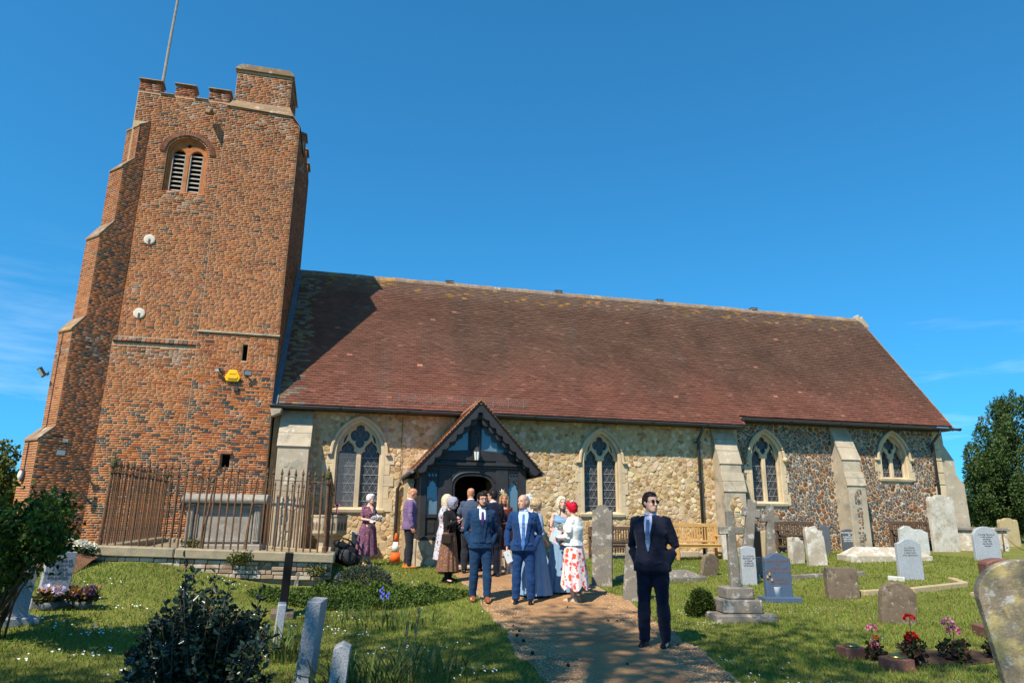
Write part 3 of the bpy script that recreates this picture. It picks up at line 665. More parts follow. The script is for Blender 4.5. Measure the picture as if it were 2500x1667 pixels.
def tiles_mesh(name, V, Cc, m, parent):
    n = len(V); Fq = (q[None]+6*np.arange(n)[:, None, None]).reshape(-1, 4); return mesh_np(name, V.reshape(-1, 3), Fq, m, parent, np.repeat(Cc, 6, 0))
sel = near[:300]; keep = np.ones(len(V), bool); keep[sel] = False
tag(tiles_mesh('tiling', V[keep], Cc[keep], M['tile'], roof_o), kind='stuff')
tm = None
for i in sel:
    c = V[i][0]
    if tm is None or abs((V[i][1]-V[i][0])[0]-.162) > .002:
        o = mesh_np('roof_tile', V[i]-c, q, M['tile1'], roof_o, loc=c); tm = tm or (o.data if abs((V[i][1]-V[i][0])[0]-.162) < .002 else None)
    else: o = link(bpy.data.objects.new('roof_tile', tm), roof_o); o.location = c
    o.color = (*Cc[i], 1)
# ridge tiles
r = random.Random(3); x = -2.0; k = 0
M['ridge'] = mat('ridge_tile', (.22, .155, .11), .9, .3, 3, .4, 40, stains=(((.45, .25, .06), 2.2, .54, .64, .8), WHITE))
while x < 20.1:
    L = min(.45, 20.2-x); mb = MB(); pr = [(RY-.13, RZ-.13), (RY-.10, RZ-.03), (RY-.05, RZ+.03), (RY, RZ+.05), (RY+.05, RZ+.03), (RY+.10, RZ-.03), (RY+.13, RZ-.13)]
    mb.prism(pr, (x+.004, x+L-.004), XY); o = mb.build('ridge_tile', M['ridge'], roof_o); o.location = (0, 0, r.uniform(-.008, .01))
    if k in (11, 20, 29, 38): mb = MB(); mb.b2(x+.10, x+.36, RY-.10, RY+.12, RZ+.03, RZ+.08); mb.build('ridge_vent', M['ridge'], roof_o); mb = MB(); mb.b2(x+.09, x+.37, RY-.11, RY+.11, RZ+.08, RZ+.10); mb.build('vent_cap', M['under'], roof_o)
    x += .45; k += 1
# verge, finial stub, flashing
mb = MB(); mb.add([(20.2, EY+.2, EZ+.26), (20.26, EY+.2, EZ+.26), (20.26, RY, RZ+.03), (20.2, RY, RZ+.03), (20.2, EY+.25, EZ+.15), (20.26, EY+.25, EZ+.15), (20.26, RY, RZ-.1), (20.2, RY, RZ-.1)], [(0, 1, 2, 3), (1, 5, 6, 2), (0, 3, 7, 4), (0, 4, 5, 1)]); mb.build('verge', M['ridge'], roof_o)
mb = MB(); mb.prism([(20.0, 9.4), (20.5, 9.1), (20.56, 9.2), (20.28, 9.62), (20.2, 9.52), (20.1, 9.68), (20.02, 9.6)], (22.86, 23.14)); mb.build('gable_finial', M['ashlar_old'], church, bevel=.02)
mb = MB(); mb.add([tuple(Vector((-1.985, EY, EZ))+su*t+sn*h) for t, h in ((-.05, .02), (SLn, .02), (SLn, .22), (-.05, .22))]+[tuple(Vector((-1.86, EY, EZ))+su*t+sn*.045) for t in (-.05, SLn)], [(0, 1, 2, 3), (0, 4, 5, 1)]); mb.build('flashing', M['lead'], church)
# gutters and downpipes
def gutter(x0, x1, y, z):
    seg = 1.83; x = x0; i = 0
    while x < x1-.05:
        e = min(x+seg, x1); mb = MB(); P = [(y+.065*math.cos(t), z+.065*math.sin(t)) for t in np.linspace(math.pi, 2*math.pi, 9)]+[(y+.06, z+.01), (y-.06, z+.01)]
        mb.prism(P, (x, e-.004), XY); mb.build('gutter', M['gutter'], church)
        mb = MB(); P = [(y+.073*math.cos(t), z+.073*math.sin(t)) for t in np.linspace(math.pi, 2*math.pi, 9)]+[(y+.06, z+.02), (y-.073, z+.02)]
        mb.prism(P, (e-.05, e+.02), XY); mb.build('gutter_bracket', M['timber'], church); x = e
gutter(-2.05, 12.0, EY-.05, EZ-.045); gutter(12.02, 20.42, 19.2, EZ+.22)
mb = MB(); mb.b2(-2.0, 12.0, EY+.02, YN, EZ-.1, EZ-.02); mb.build('soffit', M['timber'], church)
mb = MB(); mb.b2(12.05, 20.15, 19.28, YC, EZ+.15, EZ+.23); mb.build('soffit', M['timber'], church)
def pipe(x, y, ztop, zbot, yt):
    mb = MB(); mb.tube([(x, yt, ztop), (x, yt+.02, ztop-.12), (x, y, ztop-.42), (x, y, zbot)], .048, 10); d = mb.build('downpipe', M['gutter'], church, smooth=True)
    for z in (ztop-.5, ztop-1.7, zbot+.9):
        mb = MB(); mb.lathe([(.06, -.03), (.06, .03)], (x, y, z), 10); mb.b2(x-.11, x+.11, y+.03, y+.06, z-.03, z+.03); mb.build('pipe_clip', M['gutter'], d)
pipe(10.62, 19.38, 4.28, .3, 19.02); pipe(19.6, 19.58, 4.5, .3, 19.22)
mb = MB(); mb.tube([(1.52, 19.40, 2.36), (1.45, 19.40, 2.2), (1.44, 19.41, .3)], .045, 4); mb.build('downpipe', M['timber'], church)
mb = MB(); mb.tube([(1.5, 19.44, 4.2), (1.5, 19.44, 2.4)], .008, 5); mb.build('lightning_cable', M['timber'], church)
# white corbel under the eaves end
mb = MB(); mb.prism([(-2.04, 4.22), (-1.72, 4.22), (-1.76, 4.08), (-1.98, 3.98)], (18.98, 19.3)); mb.build('corbel', M['ashlar_old'], church, bevel=.02)
# snow guard above the porch
sg = MB()
for x in np.linspace(1.35, 4.95, 9): 
    b = Vector((x, EY+.12, EZ+.2)); sg.tube([b, b+Vector((0, -.06, .26))], .010, 5)
for h in (.02, .09, .16, .23): 
    b = Vector((1.2, EY+.12-.06*h/.26, EZ+.2+h)); sg.tube([b, b+Vector((3.85, 0, 0))], .0025, 4)
for x in np.linspace(1.2, 5.05, 60): b = Vector((x, EY+.12, EZ+.2)); sg.tube([b, b+Vector((.05, -.055, .24))], .0016, 3)
M['galv'] = mat('galvanised_wire', (.30, .26, .24), .5, .1, 5, 0, metal=.3); tag(sg.build('snow_guard', M['galv'], church), kind='stuff')
# low plinth along the foot of the walls
r = random.Random(11); x = 4.9
while x < 20:
    L = r.uniform(.3, .6); Y = (YN if x < 11.1 else YC)
    if not (11 < x+L and x < 12): mb = MB(); mb.b2(x, x+L-.01, Y-.10-r.uniform(0, .02), Y+.1, .1, .52+r.uniform(-.02, .03)); mb.build('plinth_stone', M['ashlar_old'], church, bevel=.015)
    x += L
# ================================================================= timber porch
porch = bpy.data.objects.new('porch', None); link(porch, church); tag(porch, 'black timber framed porch with scalloped bargeboards and tiled gable roof')
PY = 16.95; PX = 3.2; PG = .33
def pt(name, m=None, bevel=.008, **k): return lambda mb: mb.build(name, m or M['timber'], porch, bevel=bevel)
def bx(name, x0, x1, y0, y1, z0, z1, m=None, bevel=.008): mb = MB(); mb.b2(x0, x1, y0, y1, z0, z1); return mb.build(name, m or M['timber'], porch, bevel=bevel)
# stone plinths either side of the door
M['plinth_mortar'] = M['mortar']
for x0, x1 in ((1.78, 2.5), (3.78, 4.5)):
    pl = bx('plinth', x0, x1, PY-.02, 19.4, .0, .92, M['mortar'])
    rubble(x0, x1, .2, .92, .2, [], PY-.022, lambda r, b, c: np.array((.46, .39, .27))*r.uniform(.75, 1.2), M['stone'], 'stonework', pl, joint=.016, proud=(.01, .03), seed=int(x0*10), sep=30)
for x in (1.775, 4.505):                                     # rubble on the outer flanks
    mb = MB(); mb.b2(x-.06 if x < 3 else x, x if x < 3 else x+.06, PY, 19.42, .1, .95 if x > 3 else .95); mb.build('flank_wall', M['ashlar_old'], porch, bevel=.015)
# rear half of the left flank is solid stone
mb = MB(); mb.b2(1.62, 1.80, 18.35, 19.45, .1, 2.42); fl = mb.build('flank_wall', M['mortar'], porch)
rubble(1.62, 1.80, .3, 2.4, .16, [], 18.345, tan_col, M['stone'], 'stonework', fl, joint=.016, proud=(.01, .03), seed=71)
# posts
for x0, x1 in ((1.82, 1.97), (2.25, 2.56), (3.68, 4.0), (4.27, 4.46)): bx('post', x0, x1, PY, PY+.16, .92, 2.82)
bx('sill_beam', 1.80, 2.56, PY-.02, PY+.18, .92, 1.02); bx('sill_beam', 3.68, 4.48, PY-.02, PY+.18, .92, 1.02)
for x0, x1 in ((1.97, 2.25), (4.0, 4.27)):
    bx('rail', x0, x1, PY+.03, PY+.13, 1.44, 1.52); bx('panel', x0, x1, PY+.07, PY+.10, 1.02, 1.44, M['timber'], .004)
    bx('panel_moulding', x0+.05, x1-.05, PY+.055, PY+.07, 1.08, 1.38, M['timber'], .01)
    g = plate('pane', [(x0, 1.52), (x1, 1.52), (x1, 2.55), (x0, 2.55)], [], PY+.08, PY+.086, M['glass_sky'], porch)
    cx = (x0+x1)/2; a = (x1-x0)/2
    hs = [light_head(cx, 1.525, 2.14, a-.012, .2)]
    for s in (-1, 0, 1): hs.append(quat(cx+s*a*.55, 2.455, .042)); 
    for s in (-.5, .5): hs.append([(cx+s*a-.03, 2.33), (cx+s*a, 2.30), (cx+s*a+.03, 2.33), (cx+s*a, 2.40)])
    plate('tracery', [(x0-.003, 1.52), (x1+.003, 1.52), (x1+.003, 2.56), (x0-.003, 2.56)], hs, PY+.03, PY+.075, M['timber'], porch, bevel=.006)
    bx('head_rail', x0, x1, PY+.01, PY+.15, 2.56, 2.82)
# door arch
def four(cx, zs, a, rise, n=14):
    L = [(cx+a*(math.cos(math.pi/2*i/n))**.62 if i < n else cx, zs+rise*(math.sin(math.pi/2*i/n)*.9+.1*i/n)) for i in range(n+1)]; return L+[(2*cx-x, z) for x, z in L[:-1][::-1]]
plate('door_arch', [(2.5, .36), (3.74, .36), (3.74, 2.82), (2.5, 2.82)], [[(2.63, .3), (3.61, .3)]+four(3.12, 2.18, .49, .30)], PY+.02, PY+.14, M['timber'], porch, bevel=.02)
mb = MB(); mb.tube([(x, PY+.012, z) for x, z in [(3.665, 1.0)]+four(3.12, 2.2, .545, .34)+[(2.575, 1.0)]], .024, 6); mb.build('arch_moulding', M['timber'], porch)
# tie beam, rail, gable
plate('tie_beam', [(1.9, 2.82), (4.4, 2.82), (4.35, 3.0), (3.9, 3.05), (3.14, 3.10), (2.4, 3.05), (1.95, 3.0)], [], PY+.0, PY+.2, M['timber'], porch, bevel=.012)
bx('moulded_rail', 1.85, 4.44, PY-.06, PY+.04, 2.70, 2.755); bx('moulded_rail', 1.85, 4.44, PY-.035, PY+.04, 2.65, 2.69)
ap = 4.27; sl_ = (ap-2.60)/(1.50)
plate('gable_glass', [(2.0, 3.0), (4.3, 3.0), (PX, 4.05)], [], PY+.10, PY+.106, M['glass_sky'], porch)
bx('king_post', 2.98, 3.30, PY+.02, PY+.14, 3.08, 4.1); bx('king_rib', 3.06, 3.22, PY-.01, PY+.02, 3.12, 3.5, bevel=.015)
plate('niche_panel', [(3.02, 3.12), (3.26, 3.12), (3.26, 3.6), (3.02, 3.6)], [[(3.07, 3.16), (3.21, 3.16)]+arch_pts(3.14, 3.4, .07, .12, 6)], PY-.012, PY+.03, M['timber'], porch, bevel=.006)
def verge(off, zt=0): return None
def rafters(name, top, width, y0, y1, scallop, m):
    for s in (-1, 1):
        dirv = Vector((s*1.56, -(top-2.58))).normalized(); nn = Vector((-dirv.y*s, dirv.x*s)); nn = nn if nn.y < 0 else -nn; A_ = Vector((PX, top)); L = Vector((1.56, top-2.58)).length
        up_ = [A_+dirv*(L*i/20) for i in range(21)]; dn = []
        N_ = 9
        for i in range(N_*8+1):
            t = i/(N_*8); ph = (t*N_) % 1.0; d = width+(scallop*(abs(math.sin(math.pi*ph))-.5)*1.1 if scallop else 0)
            p = A_+dirv*(L*t)+nn*d
            if (p.x-PX)*s < .0: p.x = PX
            dn.append(p)
        plate(name, [(p.x, p.y) for p in up_]+[(p.x, p.y) for p in dn[::-1]], [], y0, y1, m, porch, bevel=.006)
rafters('bargeboard', 4.28, .19, PY-.30, PY-.25, .06, M['timber'])
rafters('inner_bargeboard', 4.12, .20, PY-.20, PY-.16, .07, M['timber'])
rafters('rafter', 4.20, .17, PY-.02, PY+.14, 0, M['timber'])
plate('ogee_point', [(2.92, 3.72), (3.0, 3.80), (3.1, 3.82), (3.16, 3.9), (3.19, 4.04), (3.21, 4.04), (3.24, 3.9), (3.30, 3.82), (3.4, 3.80), (3.48, 3.72), (3.5, 4.0), (3.2, 4.25), (2.9, 4.0)], [], PY-.245, PY-.2, M['timber'], porch, bevel=.006)
# roof
prt = MB(); YB = 19.48
for s in (-1, 1):
    E_ = Vector((PX+s*1.60, PY-.32, 2.54)); dv = Vector((-s*1.60, 0, 4.30-2.54)); L = dv.length; du = dv.normalized(); nv = Vector((s*du.z, 0, abs(du.x)))
    mb = MB(); mb.add([tuple(E_), tuple(E_+Vector((0, YB-E_.y, 0))), tuple(E_+dv+Vector((0, YB-E_.y, 0))), tuple(E_+dv)]+[tuple(p+nv*-.04) for p in (E_, E_+Vector((0, YB-E_.y, 0)), E_+dv+Vector((0, YB-E_.y, 0)), E_+dv)], [(0, 1, 2, 3), (7, 6, 5, 4), (0, 3, 7, 4), (0, 4, 5, 1)]); rs = mb.build('porch_roof', M['timber_dk_shade'], porch)
    pc = lambda r, x, s_: (np.array((.46, .20, .10)) if r.random() < .6 else np.array((.34, .16, .095)))*r.uniform(.75, 1.25)
    V, Cc = tile_rows(E_+nv*.0, (0, 1, 0), du, nv, L, YB-E_.y, .098, .166, pc, seed=30+s, thick=.016)
    edge = np.abs(V[:, 0, 1]-E_.y) < .1
    # verge tiles get their thickness shown at the gable: separate pieces
    Vt = V.copy(); n = len(V)
    tag(tiles_mesh('tiling', V[~edge], Cc[~edge], M['tile'], rs), kind='stuff')
    for v, c_ in zip(V[edge], Cc[edge]):
        b = np.concatenate([v[:4]+np.array(nv)*.004, v[:4]-np.array(nv)*.030])
        o = mesh_np('verge_tile', b-v[0], np.array([(0, 1, 2, 3), (7, 6, 5, 4), (0, 3, 7, 4), (1, 0, 4, 5), (2, 1, 5, 6)]), M['tile1'], rs, loc=v[0]); o.color = (*c_, 1)
    mb = MB(); mb.tube([(E_.x+s*.03, E_.y+.02, 2.52), (E_.x+s*.03, YB, 2.50)], .05, 8); mb.build('gutter', M['lead'], porch)
y = PY-.32
while y < YB:
    mb = MB(); mb.prism([(PX-.14, 4.20), (PX-.08, 4.31), (PX, 4.36), (PX+.08, 4.31), (PX+.14, 4.20)], (y+.003, min(y+.3, YB)-.003)); mb.build('ridge_tile', M['ringbrick'], porch); y += .3
# sides: balusters over added boards that keep the porch interior dark, wall plate
for x in (1.86, 4.42):
    bx('side_rail', x-.06, x+.06, PY+.16, 18.4 if x < 3 else 19.4, .95, 1.05); bx('wall_plate', x-.07, x+.07, PY+.16, 19.4, 2.42, 2.56); bx('shade_boarding', x+(.03 if x < 3 else -.05), x+(.05 if x < 3 else -.03), PY+.16, 19.45, 1.0, 2.5, M['timber_dk_shade'], 0)
    for k in range(9): bx('baluster', x-.035, x+.025, PY+.24+k*.15, PY+.29+k*.15, 1.05, 2.42)
bx('floor', 1.9, 4.4, PY, 19.9, .30, .35, M['ashlar_old'], 0)
bx('door_step', 2.4, 3.85, PY-.35, PY, .24, .36, M['ashlar_old'], .02)
# inner doorway seen through the porch
sd = plate('inner_arch', [(2.35, .3), (3.95, .3), (3.95, 3.2), (2.35, 3.2)], [[(2.62, .25), (3.66, .25)]+arch_pts(3.14, 1.9, .52, .6)], YN-.05, YN+.1, M['timber_dk_shade'], porch, bevel=.03)  # stone arch coloured near black, porch shade put into its colour
M['oakdoor'] = mat('dark_oak_door', (.06, .03, .018), .6, .3, 8, .3, 50)
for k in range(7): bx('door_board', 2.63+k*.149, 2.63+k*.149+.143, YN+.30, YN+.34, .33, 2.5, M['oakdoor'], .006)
# two old door leaves folded back inside the arch
for x in (2.66, 3.56): bx('door_leaf', x-.0, x+.03, PY+.15, PY+.75, .37, 2.15, M['oakdoor'], .006)
# house number carved lettering on the post is too faint to read; the lantern hangs on the tie beam
lan = thing('lantern', 'black wall lantern with frosted panes hung on the porch tie beam', 'lantern', (3.16, PY-.14, 2.95))
M['frost'] = mat('frosted_glass', (.75, .76, .70), .3, .05, 3, 0)
mb = MB(); mb.lathe([(.03, .20), (.075, .13), (.09, .11), (.085, .10)], n=6); mb.build('cap', M['timber'], lan)
mb = MB(); mb.lathe([(.055, -.12), (.075, .10)], n=6); mb.build('pane', M['frost'], lan)
for k in range(6):
    a = math.pi/3*k; mb = MB(); mb.tube([(.058*math.cos(a), .058*math.sin(a), -.13), (.08*math.cos(a), .08*math.sin(a), .11)], .008, 4); mb.build('frame_bar', M['timber'], lan)
mb = MB(); mb.lathe([(.012, -.19), (.03, -.16), (.062, -.13), (.062, -.115)], n=8); mb.build('base', M['timber'], lan)
mb = MB(); mb.tube([(0, 0, .2), (0, .02, .27), (0, .14, .25)], .014, 6); mb.build('bracket', M['timber'], lan)
# ================================================================= ground, path
def grid_mesh(name, xs, ys, zf, m, kind='structure', label=None):
    X, Y = np.meshgrid(xs, ys); Z = zf(X, Y); V = np.stack([X, Y, Z], -1).reshape(-1, 3); nx, ny = len(xs), len(ys)
    i = np.arange(nx*ny).reshape(ny, nx); Fq = np.stack([i[:-1, :-1], i[:-1, 1:], i[1:, 1:], i[1:, :-1]], -1).reshape(-1, 4)
    o = mesh_np(name, V, Fq, m, smooth=True); tag(o, label, kind=kind); return o
M['turf'] = mat('turf', (.15, .155, .032), .95, .3, 1.2, .6, 45, stains=(((.20, .15, .06), .9, .56, .7, .6),), fine=.3)
xs = np.concatenate([[-900, -300, -120, -60, -35], np.arange(-24, 30, .3), [36, 60, 120, 300, 900]]); ys = np.concatenate([[-300, -100, -40, -20], np.arange(-10, 34, .3), [40, 60, 100, 200, 500, 1400]])
gnd = grid_mesh('ground', xs, ys, ground, M['turf'], label='churchyard lawn of mown grass')
# gravel path from the porch to the camera
PL = [G(*p) for p in ((1345, 1690), (1300, 1640), (1235, 1545), (1180, 1470), (1135, 1425), (1108, 1402))]
PR = [G(*p) for p in ((1830, 1690), (1760, 1640), (1650, 1540), (1520, 1462), (1440, 1420), (1400, 1400))]
PL = [(1.1, -6), (1.25, 2), (PL[0][0]-.25, PL[0][1]-2)]+[(p[0], p[1]) for p in PL]+[(2.15, 16.4)]; PR = [(4.4, -6), (4.3, 2), (PR[0][0]-.1, PR[0][1]-2)]+[(p[0], p[1]) for p in PR]+[(4.15, 16.4)]
def resample(L, ys_):
    L = sorted(L, key=lambda p: p[1]); return np.interp(ys_, [p[1] for p in L], [p[0] for p in L])
pys = np.arange(-4, 16.61, .12); lx = resample(PL, pys); rx = resample(PR, pys)
lx = lx+.05*np.sin(pys*2.1)+.03*np.sin(pys*5.3); rx = rx+.06*np.sin(pys*1.7+1)+.04*np.sin(pys*4.9)
NW = 15; V = []
for y, a, b in zip(pys, lx, rx):
    for k in range(NW):
        x = a+(b-a)*k/(NW-1); V.append((x, y, gz(x, y)+.006+.018*math.sin(math.pi*k/(NW-1))))
i = np.arange(len(V)).reshape(-1, NW); Fq = np.stack([i[:-1, :-1], i[:-1, 1:], i[1:, 1:], i[1:, :-1]], -1).reshape(-1, 4)
M['gravel'] = mat('gravel', (.36, .20, .095), .95, .25, 1.3, 1.0, 90, stains=(((.46, .30, .15), 1.1, .52, .66, .6), ((.16, .10, .055), 2.4, .55, .66, .6)), fine=.5, dist=.012)
tag(mesh_np('path', V, Fq, M['gravel'], smooth=True), 'brown gravel path leading to the church porch', kind='structure')
def on_path(x, y, m=0): return (x > np.interp(y, pys, lx)-m) & (x < np.interp(y, pys, rx)+m) & (y < 16.6)
# edging stones along the path
M['edging'] = mat('edging_stone', (.30, .24, .17), .95, .25, 3, .5, 40)
r = random.Random(2)
for L in (lx, rx):
    for k in range(int((4-pys[0])/.12), len(pys)-8, 8):
        if r.random() < .45: continue
        a = Vector((L[k], pys[k], 0)); b = Vector((L[k+7], pys[k+7], 0)); c = (a+b)/2; d = b-a
        mb = MB(); mb.box((0, 0, 0), (.035, d.length, .10)); o = mb.build('edging_stone', M['edging'], None, bevel=.01); o.location = (c.x, c.y, gz(c.x, c.y)-.03); o.rotation_euler = (math.atan2(gz(b.x, b.y)-gz(a.x, a.y), d.length), 0, -math.atan2(d.x, d.y)); o.parent = bpy.data.objects['path']
# loose stones on the path
n = 26000; y = 3.5+10*rng.random(n)**1.3; x = np.interp(y, pys, lx)+(np.interp(y, pys, rx)-np.interp(y, pys, lx))*rng.random(n); s = rng.uniform(.004, .013, n)
oc = np.array([(1, 0, 0), (0, 1, 0), (-1, 0, 0), (0, -1, 0), (0, 0, .7), (0, 0, -.7)], float); P = np.stack([x, y, ground(x, y)+.016], 1)
V = (P[:, None]+oc[None]*s[:, None, None]*rng.uniform(.6, 1.4, (n, 6, 1))).reshape(-1, 3); tf = np.array([(0, 1, 4), (1, 2, 4), (2, 3, 4), (3, 0, 4)]); Fq = (tf[None]+6*np.arange(n)[:, None, None]).reshape(-1, 3)
cc = np.repeat(np.array((.42, .27, .15))*rng.uniform(.4, 1.6, (n, 1)), 6, 0); M['pebble'] = mat('pebble', None, .9, .1, 5, 0, src='attr')
tag(mesh_np('loose_gravel', V, Fq, M['pebble'], None, cc), 'loose brown gravel scattered over the path', 'gravel', kind='stuff')
# ================================================================= railed tomb enclosure
enc = thing('tomb_railing', 'rusty spear topped iron railing on a low stone kerb before the tower', 'railing', (-2.2, 16.4, .6)); enc.location = (0, 0, 0)
CORN = {'FL': (-4.15, 14.0, .93), 'FR': (-.27, 14.0, .79), 'BR': (-.27, 18.7, .60), 'BL': (-4.25, 18.7, .92)}
RAIL = {'FL': 2.21, 'FR': 2.09, 'BR': 1.98, 'BL': 2.24}
M['kerb'] = mat('mossy_kerb', (.34, .28, .18), .95, .25, 2, .5, 35, stains=(MOSS, ((.55, .45, .3), 3, .56, .68, .5), GREY), fine=.15)
M['oldbrick'] = mat('worn_brick', None, .95, .25, 3, .6, 40, 'obj', stains=(((.55, .52, .45), 5, .55, .64, .7),))
def lerp3(a, b, t): return Vector(a).lerp(Vector(b), t)
for a, b in (('FL', 'FR'), ('FR', 'BR'), ('BR', 'BL'), ('BL', 'FL')):
    A_, B2 = Vector(CORN[a]), Vector(CORN[b]); d = B2-A_; L = d.length; n = max(2, round(L/1.25)); ang = math.atan2(d.y, d.x)
    ox = Vector((d.y, -d.x, 0)).normalized()
    for k in range(n):
        c = A_.lerp(B2, (k+.5)/n); mb = MB(); mb.box((0, 0, 0), (L/n-.012+(.3 if k in (0, n-1) else 0)*0, .40, .17)); o = mb.build('kerb_stone', M['kerb'], enc, bevel=.02, rough=.006)
        Lx = L/n; 
        if k in (0, n-1) and a[0] == b[0]: c = c+(d.normalized()*(-.1 if k == 0 else .1)); o.scale = ((Lx+.2)/Lx, 1, 1)
        o.location = (c.x, c.y, c.z-.085); o.rotation_euler = (0, -math.atan2(d.z, math.hypot(d.x, d.y)), ang)
    if (a, b) in (('FL', 'FR'), ('FR', 'BR')):               # brick plinth below the kerb
        rows = 4; r = random.Random(4)
        for q_ in range(rows):
            s = -.05+(.1 if q_ % 2 else 0)
            while s < L-.05:
                w = r.choice((.225, .225, .112))*r.uniform(.92, 1.05); c = A_.lerp(B2, min(1, (s+w/2)/L))+ox*(.08+r.uniform(-.012, .012)); z = c.z-.17-.045-q_*.078+r.uniform(-.004, .004)
                if r.random() > .05 and z > gz(c.x, c.y)-.06:
                    mb = MB(); mb.box((0, 0, 0), (w-.012, .12, .066)); o = mb.build('brick', M['oldbrick'], enc, bevel=.007); o.location = (c.x, c.y, z); o.rotation_euler = (0, r.uniform(-.02, .02), ang+r.uniform(-.03, .03))
                    cc = r.choice(((.40, .31, .22), (.34, .24, .16), (.46, .40, .31), (.27, .18, .12))); o.color = (*cc, 1)
                s += w
    c = (A_+B2)/2; mb = MB(); mb.box((0, 0, 0), (L, .1, .75)); o = mb.build('plinth_core', M['kerb'], enc); o.location = (c.x, c.y, c.z-.56); o.rotation_euler = (0, 0, ang)
# bars, rails, spear heads, posts
def bar_mesh():
    mb = MB(); mb.tube([(0, 0, 0), (0, 0, 1.0)], .0115, 6)
    return mb
spear = MB(); spear.lathe([(.012, 0), (.024, .012), (.012, .03), (.012, .05), (.028, .085), (.014, .14), (.001, .19)], n=6)
bm0 = MB(); bm0.tube([(0, 0, 0), (0, 0, 1)], .0165, 6); bo = bm0.build('bar', M['iron'], enc); so_ = spear.build('spear_head', M['iron'], bo)
barm, spm = bo.data, so_.data; bpy.data.objects.remove(so_); bpy.data.objects.remove(bo)
def add_bar(p, h, lean=(0, 0), head=True):
    o = link(bpy.data.objects.new('bar', barm), enc); o.location = p; o.scale = (1, 1, h); o.rotation_euler = (lean[0], lean[1], 0)
    if head:
        s = link(bpy.data.objects.new('spear_head', spm), o); s.location = (0, 0, .999); s.scale = (1, 1, 1/h)
r = random.Random(8)
for a, b, n in (('FL', 'FR', 30), ('FR', 'BR', 32), ('BL', 'FL', 32), ('BR', 'BL', 28)):
    A_, B2 = Vector(CORN[a]), Vector(CORN[b]); ra, rb = RAIL[a], RAIL[b]
    for k in range(1, n):
        t = k/n; p = A_.lerp(B2, t); zr = ra+(rb-ra)*t; ln = (r.uniform(-.012, .012), r.uniform(-.012, .012)); h = zr-p.z+.02; head = True
        if a == 'FL' and .60 < t < .69:
            if t < .625: continue
            if t < .66: continue
            continue
        if a == 'FL' and t < .6 and k % 7 == 3: h -= .02
        add_bar(p, h+.03, ln, head)
    segs = [(0, 1)] if a != 'FL' else [(0, .575), (.695, 1)]
    if a == 'FR': segs = [(0, .45), (.45, 1)]
    for t0, t1 in segs:
        P = [A_.lerp(B2, t) for t in np.linspace(t0, t1, 5)]; mb = MB()
        pts = [Vector((p.x, p.y, ra+(rb-ra)*t+.006*math.sin(9*t))) for p, t in zip(P, np.linspace(t0, t1, 5))]
        for i in range(4):
            c = (pts[i]+pts[i+1])/2; d = pts[i+1]-pts[i]; Rm = Matrix.Rotation(math.atan2(d.y, d.x), 3, 'Z') @ Matrix.Rotation(-math.atan2(d.z, math.hypot(d.x, d.y)), 3, 'Y'); mb.box(c, (d.length+.004, .04, .014), Rm)
        mb.build('rail', M['iron'], enc)
M['urn'] = mat('mossy_iron', (.10, .09, .035), .9, .3, 9, .3, 60)
for a in ('FL', 'FR', 'BL', 'BR'):
    p = CORN[a]; h = RAIL[a]-p[2]; o = bpy.data.objects.new('corner_post', None); 
    mb = MB(); mb.tube([(0, 0, 0), (0, 0, .1), (0, 0, .12), (0, 0, h+.06)], [.045, .045, .03, .028], 8); mb.lathe([(.05, h-.02), (.05, h+.02)], n=8)
    o = mb.build('corner_post', M['iron'], enc, loc=p); o.rotation_euler = (0, {'FL': .03, 'FR': -.02}.get(a, 0), 0)
    mb = MB(); mb.lathe([(.03, h+.06), (.055, h+.10), (.06, h+.16), (.045, h+.21), (.02, h+.23), (.03, h+.25), (.012, h+.29), (.004, h+.34)], n=10); mb.build('urn_finial', M['urn'], o)
for x, lean in ((-2.45, .0), (-1.70, -.0)):                  # stout stays either side of the gap
    mb = MB(); mb.tube([(x, 14.02, .86), (x+.02, 14.03, 1.3), (x+.09, 14.05, 2.15)], [.035, .022, .016], 7); mb.build('stay', M['iron'], enc)
# inside surface of the enclosure
mb = MB(); mb.add([(-4.1, 14.1, .80), (-.35, 14.1, .68), (-.35, 18.6, .55), (-4.15, 18.6, .82)], [(0, 1, 2, 3)]); mb.build('paving', M['kerb'], enc)
# chest tomb
M['tomb'] = mat('grey_tomb_stone', (.27, .245, .205), .9, .22, 3, .5, 45, stains=(((.42, .39, .34), 4, .54, .64, .6), ((.16, .14, .11), 7, .55, .66, .6)), fine=.25)
tb = thing('chest_tomb', 'grey stone chest tomb with moulded lid inside the iron railing', 'tomb', (-2.36, 16.0, .72), rad(-1)); tb.scale = (.80, 1, 1)
mb = MB(); mb.b2(-1.0, 1.0, -.42, .42, 0, .16); mb.build('base', M['tomb'], tb, bevel=.02)
mb = MB(); mb.b2(-.86, .86, -.34, .34, .16, .98); mb.build('chest', M['tomb'], tb, bevel=.01)
plate('front_panel', [(-.70, .2), (.70, .2), (.70, .94), (-.70, .94)], [[(-.62, .27), (.62, .27), (.62, .89), (-.62, .89)]], -.365, -.34, M['tomb'], tb, bevel=.006)
for x in (-.82, .82):
    mb = MB(); mb.b2(x-.085, x+.085, -.40, -.30, .20, .92); mb.build('pilaster', M['tomb'], tb, bevel=.02)
    for dx in (-.04, 0, .04): mb = MB(); mb.b2(x+dx-.012, x+dx+.012, -.41, -.39, .26, .84); mb.build('reed', M['tomb'], tb, bevel=.008)
    mb = MB(); mb.b2(x-.10, x+.10, -.42, -.3, .92, .98); mb.build('capital', M['tomb'], tb, bevel=.015)
